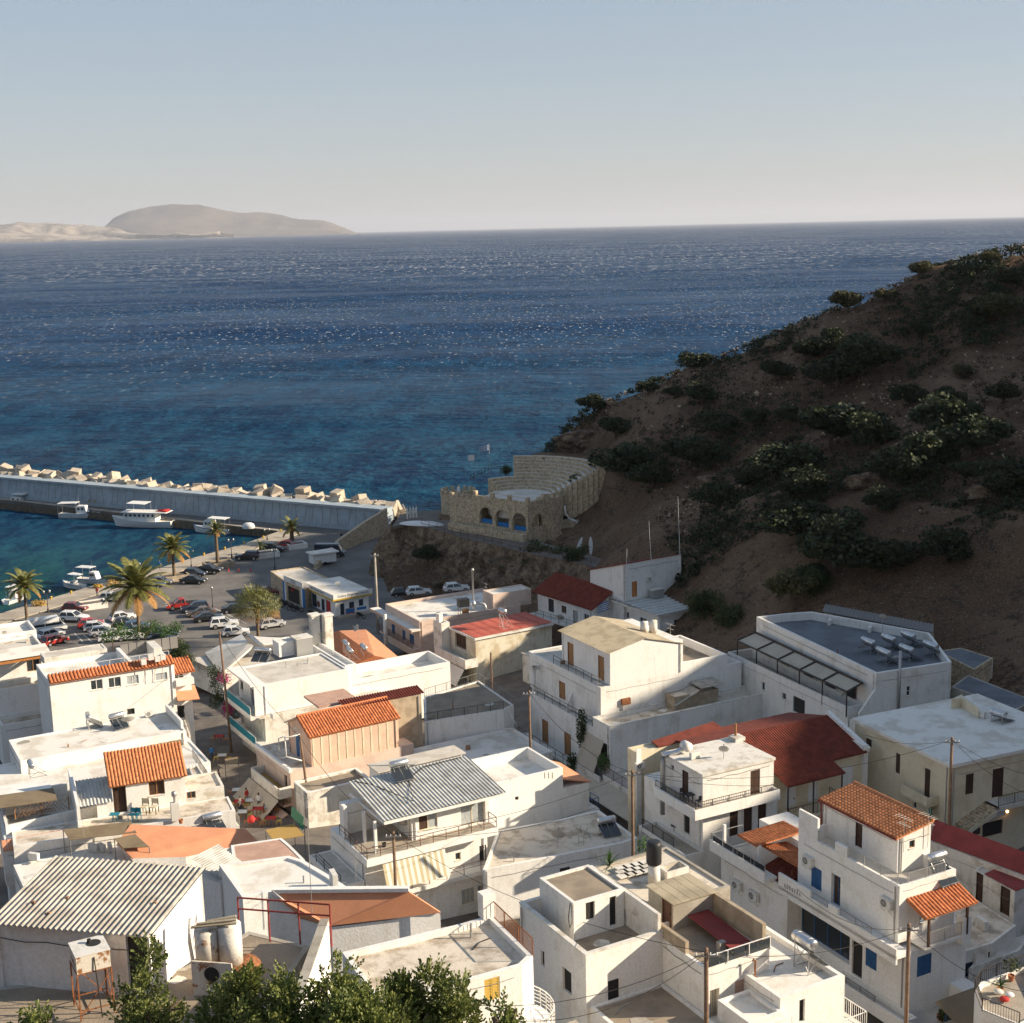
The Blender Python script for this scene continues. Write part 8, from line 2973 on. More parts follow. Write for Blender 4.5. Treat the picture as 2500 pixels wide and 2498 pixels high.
q = [Gd(p, t.location.y) - t.location for p in (ZB(905, 655), ZB(945, 590), ZB(988, 575), ZB(985, 600), ZB(930, 620))]
mb.tube(q, .1, 6)
mb.build('rail', 'whitepaint', t)

# ================================================================ cars
def car(kind, col, p, head, label, z=None):
 o = G(p, QZ if z is None else z)
 t = thing(dict(pickup='pickup_truck', van='van').get(kind, 'parked_car'), label, dict(pickup='pickup', van='van').get(kind, 'car'), (o.x, o.y, o.z + .004), R(-head), 'cars parked at the harbour')
 L, W, H = dict(hatch=(4.05, 1.72, 1.48), suv=(4.4, 1.82, 1.66), sedan=(4.55, 1.76, 1.44), pickup=(5.2, 1.82, 1.74), van=(5.6, 2.0, 2.4))[kind]
 lo = {'hatch': [(-.5, .35), (-.49, .78), (-.44, .93), (.16, .95), (.30, .86), (.46, .74), (.5, .55), (.49, .3)],
 'suv': [(-.5, .4), (-.49, .9), (-.45, 1.03), (.15, 1.05), (.30, .99), (.46, .88), (.5, .62), (.49, .35)],
 'sedan': [(-.5, .38), (-.49, .82), (-.46, .92), (-.3, .95), (.14, .93), (.30, .86), (.46, .74), (.5, .52), (.49, .3)],
 'pickup': [(-.5, .55), (-.5, 1.0), (-.49, 1.04), (.2, 1.05), (.33, 1.03), (.46, .92), (.5, .7), (.49, .42)],
 'van': [(-.5, .4), (-.5, 1.15), (-.48, 1.2), (.3, 1.2), (.36, 1.15), (.48, .95), (.5, .6), (.49, .35)]}[kind]
 gh = {'hatch': ((-.45, -.36, .02, .22), .93, 1.48), 'suv': ((-.46, -.4, .02, .2), 1.03, 1.66), 'sedan': ((-.36, -.2, .06, .22), .93, 1.44), 'pickup': ((-.08, -.04, .12, .27), 1.04, 1.74),
 'van': ((-.49, -.475, .3, .4), 1.18, 2.4)}[kind]

 def loft(prof, wf, inset):
  mb = MB()
  n = len(prof)
  for sx, wsc in ((-1, 1), (1, 1)):
   mb.v += [(sx * wf(z) * W / 2, y * L, z) for y, z in prof]
  mb.f = [tuple(range(n)), tuple(range(2 * n - 1, n - 1, -1))] + [(i, n + i, n + (i + 1) % n, (i + 1) % n) for i in range(n)]
  return mb
 body = loft(lo, lambda z: 1.0 if z < .8 * lo[2][1] else .95, 0)
 bd = body.build('body', col, t)
 bev = bd.modifiers.new('bevel', 'BEVEL')
 bev.width = .07
 bev.segments = 2
 (y0, y1, y2, y3), z0, z1 = gh
 cab = MB()
 wi, wo = .76, .93
 zr = z1 - .07
 cab.v = [(s_ * wo * W / 2, y * L, z0 - .03) for s_ in (-1, 1) for y in (y0, y3)] + [(s_ * wi * W / 2, y * L, zr) for s_ in (-1, 1) for y in (y1, y2)]
 cab.f = [(0, 1, 5, 4), (3, 2, 6, 7), (1, 3, 7, 5), (2, 0, 4, 6), (4, 5, 7, 6)]
 cab.build('windows', 'glass', t)
 roof = MB()
 roof.v = [(s_ * (wi + .03) * W / 2, (y + e_) * L, zr - .02) for s_ in (-1, 1) for y, e_ in ((y1, -.008), (y2, .008))] + [(s_ * wi * .8 * W / 2, y * L, z1) for s_ in (-1, 1) for y in (y1 + .02, y2 - .02)]
 roof.f = [(0, 1, 5, 4), (3, 2, 6, 7), (1, 3, 7, 5), (2, 0, 4, 6), (4, 5, 7, 6)]
 rf_ = roof.build('roof', col, t, smooth=False)
 for s_ in (-1, 1):
  for (ya, yb) in ((y0, y1), ((y0 + y3) / 2 - .03, (y1 + y2) / 2), (y3, y2)):
   MB().bar((s_ * (wo + .005) * W / 2, ya * L, z0 - .03), (s_ * (wi + .02) * W / 2, yb * L, zr), .09, .07).build('pillar', col, t)
 if kind == 'van':
  for s_ in (-1, 1):
   MB().bar((s_ * wo * .97 * W / 2, y0 * L, z1 - .45), (s_ * wo * .93 * W / 2, y2 * L, z1 - .45), .06, .75).build('side_panel', col, t)
 if kind == 'pickup':
  MB().box(-W * .42, W * .42, -L * .48, -L * .1, 1.0, 1.058).build('load_bed', 'rubber', t)
 rw_ = .33 if kind not in ('suv', 'pickup') else .38
 for s_ in (-1, 1):
  for y in (-.31, .31):
   w_ = MB()
   w_.cyl((s_ * (W / 2 - .2), y * L, rw_), (s_ * (W / 2 + .015), y * L, rw_), rw_, n=16)
   wh = w_.build('wheel', 'rubber', t)
   rm_ = MB()
   rm_.cyl((s_ * (W / 2), y * L, rw_), (s_ * (W / 2 + .025), y * L, rw_), rw_ * .62, n=12)
   rm_.build('rim', 'steel', wh)
  MB().box(s_ * W * .36 - .16, s_ * W * .36 + .16, L * .455, L * .5 + .01, lo[-2][1] + .08, lo[-2][1] + .22).build('headlight', 'headlamp', t)
  MB().box(s_ * W * .4 - .12, s_ * W * .4 + .1, -L * .5 - .012, -L * .48, lo[1][1] - .14, lo[1][1] + .06).build('taillight', 'taillamp', t)
  MB().box(s_ * W * .5, s_ * W * .5 + s_ * .17, y3 * L - .35, y3 * L - .22, z0 - .03, z0 + .12).build('mirror', col, t)
 MB().box(-.26, .26, -L * .5 - .015, -L * .49, .55, .66).build('number_plate', 'signwhite', t)
 return t

for kd, col, p, hdg, lb in (
 ('suv', 'carwhite', ZA(500, 1150), 100, 'white crossover standing apart beside the maroon hatchback'), ('hatch', 'carmaroon', ZA(510, 1082), 100, 'maroon hatchback beside the stone planter'),
 ('hatch', 'carsilver', ZA(755, 1012), 95, 'silver hatchback behind the tall palm'), ('hatch', 'carred', ZA(615, 1190), 70, 'red hatchback at the back of the white row'),
 ('hatch', 'carwhite', ZA(655, 1212), 72, 'white hatchback second from the red one'), ('hatch', 'carwhite', ZA(695, 1245), 72, 'white hatchback in the middle of the white row'),
 ('hatch', 'carwhite', ZA(755, 1285), 75, 'white hatchback nearest the hedge in the white row'), ('hatch', 'carwhite', ZA(825, 1145), 55, 'white estate behind the palm trunk'),
 ('hatch', 'carblack', ZA(850, 1185), 72, 'black hatchback left of the palm trunk'), ('hatch', 'carblue', ZA(920, 1210), 72, 'blue hatchback behind the palm trunk'),
 ('hatch', 'cargrey', ZA(965, 1240), 74, 'grey hatchback right of the palm trunk'), ('sedan', 'carbrown', ZA(1040, 1240), 80, 'brown saloon in the right row by the palm'),
 ('sedan', 'carblack', ZA(1110, 1262), 85, 'black saloon nearest the lane in the right row'), ('sedan', 'carblack', ZA(1095, 1292), 88, 'black saloon half behind the hedge'),
 ('hatch', 'carwhite', ZA(880, 1275), 80, 'white roofed car half hidden by the hedge'),
 ('pickup', 'carred', ZA(1232, 1065), 253, 'bright red pickup truck in the middle of the car park'), ('suv', 'carnavy', ZA(1315, 1085), 253, 'dark blue estate next to the red pickup'),
 ('sedan', 'carbrown', ZA(1355, 1112), 253, 'grey brown saloon second from the red pickup'), ('sedan', 'carblack', ZA(1405, 1148), 73, 'black saloon next to the white off-roader'),
 ('suv', 'carwhite', ZA(1512, 1192), 75, 'white off-roader in the row behind the bushy palm'), ('hatch', 'carwhite', ZA(1590, 1245), 77, 'white small car beside the bushy palm'),
 ('sedan', 'carblack', ZA(1590, 1090), 80, 'black saloon behind the bushy palm'), ('sedan', 'carmaroon', ZA(1795, 975), 80, 'dark red saloon beside the stone rentals office'),
 ('sedan', 'carblack', ZA(1305, 895), 100, 'black saloon beside the round stone planter'), ('hatch', 'carnavy', ZA(1315, 848), 100, 'dark blue hatchback behind the black saloon'),
 ('pickup', 'carblack', ZA(1400, 828), 100, 'dark pickup by the second stone planter'), ('hatch', 'cargrey', ZA(1085, 905), 95, 'dark grey hatchback left of the stone planter'),
 ('hatch', 'carblue', ZA(1030, 925), 95, 'dark blue hatchback behind the palm crown'), ('suv', 'carblack', ZA(1670, 735), 275, 'black estate parked on the quay road below the planter'),
 ('suv', 'carblack', ZA(1845, 680), 105, 'black off-roader between the two pale planters'), ('hatch', 'carred', ZA(1915, 655), 285, 'red hatchback at the end of the quay road'),
 ('hatch', 'carsilver', ZB(175, 1330), 60, 'silver car showing behind the bushy palm'), ('hatch', 'carwhite', ZA(345, 1262), 40, 'white small car behind the left edge house'), ('hatch', 'carred', ZA(368, 1305), 40, 'red car bonnet behind the left edge house')):
 car(kd, col, p, hdg, lb)
car('van', 'carwhite', ZA(320, 1225), 60, 'white van behind the left edge house')
car('van', 'carnavy', ZB(570, 850), 95, 'dark minibus by the ramp wall')
car('hatch', 'carblack', ZB(1060, 1120), 75, 'black car under the cliff beside the white one', 2.6)
car('hatch', 'carwhite', ZB(1165, 1112), 75, 'white car under the cliff', 3.0)
car('hatch', 'carwhite', ZB(1420, 1088), 75, 'white car half hidden behind the beige house', 4.4)
o = G(ZB(520, 905), QZ)
t = thing('market_van', 'white box trailer with flat canopy by the ramp wall', 'trailer', o, R(-60))
MB().box(-1.1, 1.1, -2.2, 2.2, .5, 2.2).build('body', 'whitepaint', t)
MB().box(-1.5, 1.5, -2.6, 2.6, 2.203, 2.4).build('canopy', 'deckwhite', t)
for s_ in (-1, 1):
 MB().cyl((s_ * 1.0, 0, .35), (s_ * 1.15, 0, .35), .35).build('wheel', 'rubber', t)

# motorbikes at the rentals office
def motorbike(p, head, label, z=QZ):
 o = G(p, z)
 t = thing('motorbike', label, 'motorbike', (o.x, o.y, o.z + .004), R(-head), 'motorbikes at the rentals office')
 for y in (-.65, .65):
  mb = MB()
  mb.tube([(0, y + .3 * cos(a), .31 + .3 * sin(a)) for a in [2 * pi * k / 14 for k in range(15)]], .06, 6)
  mb.build('wheel', 'rubber', t)
 mb = MB()
 mb.hexa([(-.12, -.5, .4), (.12, -.5, .4), (.12, .35, .35), (-.12, .35, .35), (-.15, -.75, .82), (.15, -.75, .82), (.12, .3, .8), (-.12, .3, .8)])
 mb.build('body', 'carblack', t)
 MB().box(-.14, .14, -.8, .05, .82, .9).build('saddle', 'rubber', t)
 mb = MB()
 mb.tube([(0, .65, .31), (0, .42, .95), (0, .4, 1.05)], .035, 6)
 mb.tube([(-.34, .3, 1.05), (0, .42, 1.02), (.34, .3, 1.05)], .02, 6)
 mb.build('fork', 'galv', t)

for i, (x, y) in enumerate(((245, 1180), (275, 1195), (320, 1215), (350, 1225), (450, 1255), (775, 1270))):
 motorbike(ZB(x, y), 70 + 12 * i, ('leftmost', 'second', 'third', 'fourth', 'fifth', 'rightmost')[i] + ' of the dark motorbikes in front of the tour office')

# ================================================================ people
def person(loc, head, label, shirt='signblue', legs='carnavy', h=1.72, arm=0.25):
 t = thing('person', label, 'person', loc, R(-head))
 s_ = h / 1.72
 me = bpy.data.meshes.new('body')
 V_ = [(0, 0, .92), (0, 0, 1.15), (0, 0, 1.4), (0, 0, 1.52), (0, -.01, 1.62), (0, -.01, 1.7),
 (.1, 0, .88), (.11, .05, .48), (.11, -.02, .08), (.11, .12, .03), (-.1, 0, .88), (-.11, -.03, .48), (-.11, .02, .08), (-.11, .16, .03),
 (.19, 0, 1.4), (.25, .02, 1.12), (.25, arm, .9), (.25, arm + .1, .84), (-.19, 0, 1.4), (-.25, .02, 1.12), (-.25, arm * .5, .88), (-.25, arm * .5 + .08, .82)]
 E_ = [(0, 1), (1, 2), (2, 3), (3, 4), (4, 5), (0, 6), (6, 7), (7, 8), (8, 9), (0, 10), (10, 11), (11, 12), (12, 13), (2, 14), (14, 15), (15, 16), (16, 17), (2, 18), (18, 19), (19, 20), (20, 21)]
 rad = [.15, .14, .16, .06, .1, .08, .1, .065, .045, .05, .1, .065, .045, .05, .065, .05, .04, .04, .065, .05, .04, .04]
 me.from_pydata([(a * s_, b * s_, c * s_) for a, b, c in V_], E_, [])
 o = link('body', me, t)
 sk = o.modifiers.new('skin', 'SKIN')
 for i, v in enumerate(me.skin_vertices[0].data if me.skin_vertices else []):
  v.radius = (rad[i] * s_, rad[i] * s_ * .8)
 o.modifiers.new('sub', 'SUBSURF').levels = 1
 dg = bpy.context.evaluated_depsgraph_get()
 m2 = bpy.data.meshes.new_from_object(o.evaluated_get(dg))
 o.modifiers.clear()
 o.data = m2
 m2.materials.clear()
 for k in (legs, shirt, 'skin'):
  m2.materials.append(M[k])
 for p in m2.polygons:
  c = p.center
  p.material_index = 2 if c.z > 1.5 * s_ or (abs(c.x) > .22 * s_ and c.z < 1.05 * s_) or c.z < .05 else (1 if c.z > .95 * s_ else 0)
  p.use_smooth = True
 hb_ = MB()
 hb_.lathe([(0, .13), (.07, .12), (.105, .06), (.105, -.01), (.09, -.03)], 10, (0, -.02, 1.63 * s_))
 hb_.build('hair', 'wooddark', t, smooth=True)
 return t

person(G(ZA(657, 985), QZ + .12), 200, 'person in orange vest on the promenade near the small boats', 'redcloth')
person(G(ZA(1077, 800), QZ + .12), 60, 'person in blue standing at the quay edge left of the palm', 'signblue')
mrd = G(ZB(645, 752), QZ)
motorbike(ZB(645, 752), 190, 'motorbike being ridden along the quay below the sea wall')
person(mrd + Vector((0, 0, .28)), 190, 'rider in dark clothes on the motorbike below the sea wall', 'carblack', 'cargrey', 1.6, .4)
person(h.P(u0_ + 2.0, v1_ - 2.6, 13.5), 240, 'person in grey shirt standing on the hotel terrace', 'galv', 'carnavy')
# ================================================================ boats
def boat(p, head, L, W, label, cabin=(-.1, .25, 1.5), canopy=(-.4, .1, 2.2), stripe='hullblue', H=1.0):
 o = G(p, 0.0)
 t = thing('boat', label, 'boat', (o.x, o.y, 0), R(-head))
 n, m_ = 15, 6
 mb = MB()
 for i in range(n):
  f = i / (n - 1)
  y = (f - .5) * L
  w_ = W / 2 * (min(1, .78 + f * .9) if f < .35 else max(.02, 1 - ((f - .35) / .65) ** 2.4))
  sh = H * (.85 + .15 * (1 - f) ** 2 + .65 * f ** 3)
  for s_ in (-1, 1):
   for k in range(m_):
    g = k / (m_ - 1)
    mb.v.append((s_ * w_ * (.35 + .65 * g ** .55), y + (.06 * L * (1 - g) * -1 if f > .8 else 0), -.35 + (sh + .35) * g))
 for i in range(n - 1):
  a, b = i * 2 * m_, (i + 1) * 2 * m_
  for k in range(m_ - 1):
   mb.f += [(a + k, a + k + 1, b + k + 1, b + k), (a + m_ + k + 1, a + m_ + k, b + m_ + k, b + m_ + k + 1)]
 mb.f.append(tuple(range(m_)) + tuple(range(2 * m_ - 1, m_ - 1, -1)))
 hl = mb.build('hull', 'hullwhite', t, smooth=True)
 dk_ = MB()
 dk_.v = [(mb.v[i * 2 * m_ + s_ * m_ + m_ - 1][0] * .94, mb.v[i * 2 * m_ + m_ - 1][1], mb.v[i * 2 * m_ + m_ - 1][2] - .12) for i in range(n) for s_ in (0, 1)]
 dk_.f = [(2 * i, 2 * i + 1, 2 * i + 3, 2 * i + 2) for i in range(n - 1)]
 dk_.build('deck', 'awningwhite', t)
 rl = MB()
 for s_ in (0, 1):
  rl.tube([mb.v[i * 2 * m_ + s_ * m_ + m_ - 1] for i in range(n)], .06, 5)
 rl.build('gunwale', stripe, hl)
 y0, y1, hc = cabin[0] * L, cabin[1] * L, cabin[2]
 cw2 = W * .33
 c = MB()
 c.hexa([(-cw2, y0, H * .7), (cw2, y0, H * .7), (cw2 * .85, y1, H * .8), (-cw2 * .85, y1, H * .8), (-cw2 * .92, y0, H + hc), (cw2 * .92, y0, H + hc), (cw2 * .75, y1 - .5, H + hc), (-cw2 * .75, y1 - .5, H + hc)])
 cb_ = c.build('cabin', 'whitepaint', t)
 nw_ = max(2, int((y1 - y0) / 1.1))
 for s_ in (-1, 1):
  for k in range(nw_):
   yy = y0 + (y1 - y0 - .6) * (k + .5) / nw_
   MB().box(s_ * cw2 * .97 - .04, s_ * cw2 * .97 + .04, yy - .2, yy + .25, H + hc * .5, H + hc * .8).build('window', 'glass', cb_)
 ca = MB()
 ca.slab([(-W * .42, canopy[0] * L, H + canopy[2]), (W * .42, canopy[0] * L, H + canopy[2]), (W * .38, canopy[1] * L, H + canopy[2] + .1), (-W * .38, canopy[1] * L, H + canopy[2] + .1)], .07)
 ca.build('canopy', 'whitepaint', t)
 for sx in (-.38, .38):
  for yy in (canopy[0] * L + .1, canopy[1] * L - .1):
   MB().tube([(sx * W, yy, H * .8), (sx * W, yy, H + canopy[2])], .035, 6).build('post', 'steel', t)
 MB().tube([(0, y0 + .3, H + hc), (0, y0 + .2, H + hc + 2.2)], .03, 5, .012).build('mast', 'galv', t)
 return t

boat(ZA(545, 452), 97, 9.4, 3.0, 'white fishing boat with long flat canopy moored left along the breakwater', (-.05, .2, 1.7), (-.5, -.05, 2.3))
bb_ = boat(ZA(965, 512), 283, 14.0, 4.0, 'large white excursion boat with two decks and red kayaks', (-.25, .3, 1.7), (-.1, .2, 3.6), 'hullwhite', 1.5)
MB().box(-1.7, 1.7, -6.2, 4.2, 3.2, 3.32).build('upper_deck', 'whitepaint', bb_)
for i in range(2):
 k_ = MB()
 k_.tube([(-.5 + i, -6.0, 3.5), (-.5 + i, -4.8, 3.55), (-.5 + i, -3.4, 3.5)], .3, 8, .1)
 k_.build('kayak', 'redcloth', bb_, smooth=True)
boat(ZA(1432, 552), 288, 8.6, 2.9, 'white fishing boat moored nearest the inner corner of the breakwater', (-.05, .22, 1.6), (-.42, .05, 2.1), 'hullblue')
boat(ZA(495, 925), 300, 5.2, 1.9, 'small white boat with beige sunshade at the promenade', (-.1, .1, .5), (-.35, .1, 1.7), 'hullblue', .8)
boat(ZA(625, 892), 115, 6.2, 2.2, 'small white fishing boat with white canopy behind the first one', (-.02, .25, 1.3), (-.48, .05, 2.0), 'hullblue', .8)
boat(ZA(118, 1010), 20, 6, 2.2, 'white boat cut by the left edge beside the palm', (-.2, .2, 1.2), (-.3, .1, 1.9), 'hullblue', .8)
boat(ZA(118, 375), 290, 8, 2.6, 'white boat bow at the left edge by the breakwater', (-.2, .2, 1.2), (-.3, .1, 1.9), 'hullblue', 1.0)

rng = random.Random(21)
for p, s_, mt, l in ((ZA(265, 1045), 1.4, 'net', 'yellow fishing net pile at the quay by the left lamp'), (ZA(660, 925), .9, 'net', 'yellow net heap beside the small boats'), (ZA(775, 905), 1.7, 'net', 'largest yellow net heap behind the tall palm'),
  (ZA(640, 365), 2.2, 'net', 'yellow nets on the breakwater quay behind the first boat')):
 o = G(p, QZ + .1)
 t = thing('net_pile', l, 'fishing net', o)
 mb = MB()
 leafcloud(mb, (0, 0, s_ * .25), (s_, s_ * .7, s_ * .5), 420, .14, rng)
 mb.build('net', mt, t)
t = thing('covered_dinghy', 'white covered dinghy on the breakwater quay', 'dinghy', G(ZA(1675, 525), QZ))
mb = MB()
mb.lathe([(1.6, 0), (1.75, .5), (1.5, 1.1), (.9, 1.45), (0, 1.5)], 14)
mb.v = [(v[0] * .75, v[1] * .45, v[2] * .8) for v in mb.v]
mb.build('cover', 'whitepaint', t, smooth=True)
bol = MB().lathe([(.0, .5), (.2, .5), (.24, .42), (.16, .34), (.16, 0)], 10).mesh('bollard', M['signyellow'], True)
for i, p in enumerate(((480, 965), (345, 1002), (1235, 748), (1375, 708), (1515, 668), (1645, 630), (1775, 592), (1890, 545))):
 tag(link('bollard', bol, None, Matrix.Translation(G(ZA(*p), QZ + .12))), ('yellow mooring bollard on the promenade edge, ' + ('second from the left', 'leftmost', 'third from the left', 'left of the lamp by the trimmed palm', 'right of the trimmed palm', 'near the small palm', 'second from the corner', 'at the inner harbour corner')[i]), 'bollard', 'yellow bollards')

def lamp(p, top, label, two=True):
 o = G(p, QZ + .1)
 hh = (p[1] - top[1]) / FPX * o.y * 1.02
 t = thing('street_lamp', label, 'street lamp', o, .4)
 MB().lathe([(.16, 0), (.14, .5), (.07, .6), (.05, hh - .2), (.05, hh)], 8).build('post', 'iron', t, smooth=True)
 for sx in ((-.45, .45) if two else (0,)):
  if two:
   MB().tube([(0, 0, hh - .35), (sx * .6, 0, hh - .3), (sx, 0, hh - .15)], .03, 5).build('arm', 'iron', t)
  MB().lathe([(.0, 0), (.12, .02), (.2, .35), (.08, .48), (.0, .55)], 8, (sx, 0, hh - .15)).build('lantern', 'galv', t, smooth=True)

for a_, b_, l in (((325, 1088), (320, 950), 'twin lamp post at the left by the net pile'), ((1290, 787), (1287, 680), 'twin lamp post right of the second palm'), ((1562, 722), (1558, 603), 'twin lamp post right of the trimmed palm'), ((965, 850), (962, 765), 'twin lamp post behind the tall palm')):
 lamp(ZA(*a_), ZA(*b_), l)
lamp(ZA(1435, 1062), ZA(1428, 925), 'single lamp post in the middle of the car park', False)
lamp(N2(1220, 672), N2(1215, 550), 'twin lamp post near the inner harbour corner')
lamp(N2(1310, 1010), N2(1305, 790), 'lamp post behind the stone rentals office')

for i, (x0, y0, w_, l) in enumerate(((610, 1060, 5.0, 'long stone planter at the left beside the maroon car'), (1180, 870, 4.6, 'stone planter round the second palm'), (1475, 785, 5.2, 'stone planter round the trimmed palm'), (1790, 715, 4.6, 'pale planter with the small palm'), (1995, 655, 3.6, 'pale planter with the short palm at the quay end'))):
 o = G(ZA(x0, y0), QZ)
 t = thing('planter', l, 'planter', o, R(28))
 mb = MB()
 mb.box(-w_ / 2, w_ / 2, -1.5, -1.2, 0, .95)
 mb.box(-w_ / 2, w_ / 2, 1.2, 1.5, 0, .95)
 mb.box(-w_ / 2, -w_ / 2 + .3, -1.2, 1.2, 0, .95)
 mb.box(w_ / 2 - .3, w_ / 2, -1.2, 1.2, 0, .95)
 mb.build('wall', 'blockwall' if i in (1, 2) else 'deckwhite', t)
 MB().box(-w_ / 2 + .3, w_ / 2 - .3, -1.2, 1.2, .3, .75).build('earth', 'streetstone', t)

# ================================================================ palms
def palm(base, h, rad, label, nf=26, droop=1.0, mat='palmleaf', fan=False, dry=True, tr=.2):
 t = thing('palm_tree', label, 'palm', base)
 rg = random.Random(int(base[0] * 100))
 mb = MB()
 n = 14
 prof = [(tr * (1.25 - .35 * k / n) * (1 + .08 * (k % 2)), h * k / n) for k in range(n + 1)]
 mb.lathe(prof, 10)
 mb.build('trunk', 'trunk', t, smooth=True)
 if dry:
  c = MB()
  c.lathe([(tr * .9, h - .9), (tr * 2.2, h - .45), (tr * 2.3, h), (.05, h + .5)], 10)
  c.build('crown_base', 'palmdry', t)
 for i in range(nf):
  az = 2.399 * i
  f = i / (nf - 1)
  el = R(82 - 100 * f ** .85)
  L = rad * rg.uniform(.85, 1.1)
  fr = MB()
  pts = []
  p = Vector((0, 0, h + .1))
  ns = 9
  for k in range(ns + 1):
   pts.append(p.copy())
   e = el - droop * (1.15 if not fan else .5) * (k / ns) ** 1.5
   p = p + Vector((cos(az) * cos(e), sin(az) * cos(e), sin(e))) * (L / ns)
  fr.tube(pts, .035, 4, .008)
  side = Vector((-sin(az), cos(az), 0))
  if fan:
   tip = pts[5]
   for k in range(15):
    a = (k - 7) * .21
    d = (pts[6] - pts[4]).normalized()
    dd = (d * cos(a) + side * sin(a)).normalized()
    b1 = tip + dd * L * .45
    b2 = b1 + Vector((0, 0, -.13 * L)) + dd * .06 * L
    s2 = dd.cross(Vector((0, 0, 1))).normalized() * .05
    j = len(fr.v)
    fr.v += [tuple(tip), tuple(b1 + s2), tuple(b2), tuple(b1 - s2)]
    fr.f.append((j, j + 1, j + 2, j + 3))
  else:
   for k in range(2, ns * 3):
    u = k / (ns * 3)
    q = pts[int(u * ns)].lerp(pts[min(ns, int(u * ns) + 1)], (u * ns) % 1)
    d = (pts[min(ns, int(u * ns) + 1)] - pts[int(u * ns)]).normalized()
    ll = rad * .2 * (sin(pi * min(1, u * 1.02)) ** .5) * rg.uniform(.85, 1.1)
    for s_ in (-1, 1):
     v = (side * s_ * .75 + d * .6 + Vector((0, 0, -.18))).normalized()
     w_ = d * .07 * rad / 2.5
     j = len(fr.v)
     e2 = q + v * ll
     fr.v += [tuple(q - w_), tuple(q + w_), tuple(e2 + w_ * .2), tuple(e2 - w_ * .2)]
     fr.f.append((j, j + 1, j + 2, j + 3))
  fr.build('frond', mat if f < .86 or not dry else 'palmdry', t)
 return t

palm(G(ZA(940, 1258), QZ), 7.4, 5.6, 'tall date palm standing in the car park', 46, .95)
palm(G(ZA(1175, 850), QZ + .6), 4.9, 3.7, 'date palm in the round planter by the water', 40, 1.0, tr=.24)
palm(G(ZA(1467, 762), QZ + .6), 6.0, 2.2, 'slim trimmed palm with small crown by the water', 34, .8, 'palmgreen', tr=.26)
palm(G(ZB(312, 745), QZ + .6), 2.4, 2.9, 'short palm in the planter at the quay end', 22, .9, tr=.34)
palm(G(ZA(1755, 680), QZ + .6), 1.0, 1.5, 'tiny palm in the pale planter', 14, .9, 'palmgreen', dry=False)
palm(G(ZA(182, 1145), QZ), 5.4, 3.6, 'palm cut by the left edge of the picture', 38, 1.1)
palm(G(ZA(1742, 1285), 2.2), 4.8, 3.6, 'bushy fan palm hanging over the grey roofs', 80, 1.0, 'palmleaf', True)

# ================================================================ trees, hedges, shrubs
def crownmesh(seed, n, leaf, blobs, name='foliage', mat='leaftree', flat=.75):
 rg = random.Random(seed)
 mb = MB()
 for _ in range(blobs):
  a, q = rg.uniform(0, 2 * pi), rg.uniform(0, .62)
  c = (q * cos(a), q * sin(a), rg.uniform(-.25, .5) * flat)
  r_ = rg.uniform(.28, .5)
  leafcloud(mb, c, (r_, r_, r_ * flat), n // blobs, leaf, rg)
 return mb.mesh(name, M[mat])

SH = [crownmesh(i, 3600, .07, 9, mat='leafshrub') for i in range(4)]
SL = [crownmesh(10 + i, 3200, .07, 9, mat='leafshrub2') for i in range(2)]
TR = [crownmesh(20 + i, 2600, .055, 12, mat='leaftree', flat=1.0) for i in range(3)]
stem = MB()
stem.tube([(0, 0, -.9), (.05, .03, -.3), (.02, 0, .2)], .07, 6, .03)
for a in (0, 2.1, 4.2):
 stem.tube([(.04, .02, -.4), (.25 * cos(a), .25 * sin(a), -.05), (.45 * cos(a), .45 * sin(a), .2)], .035, 5, .012)
STEM = stem.mesh('stem', M['bark'])

def hit_hill(p):
 d = ray(p)
 t0, t1 = 140., 420.
 tt = np.arange(150., 330., 1.)
 X, Y, Z = d.x / d.y * tt, tt, HC + d.z / d.y * tt
 g = terr(X, Y)
 k = np.argmax(g > Z)
 return (float(X[k]), float(Y[k]), float(g[k])) if (g > Z).any() else None

def shrub(loc, r_, label, meshes, i, group, name='shrub', cat='shrub', lift=.45, fl=1.0):
 t = thing(name, label, cat, loc, i * 1.7, group)
 o = link('foliage', meshes[i % len(meshes)], t, Matrix.Translation((0, 0, r_ * lift)) @ Matrix.Diagonal((r_, r_, r_ * fl, 1)))
 link('stem' if name == 'shrub' else 'trunk', STEM, t, Matrix.Translation((0, 0, r_ * lift)) @ Matrix.Diagonal((r_, r_, r_ * fl, 1)))
 return t

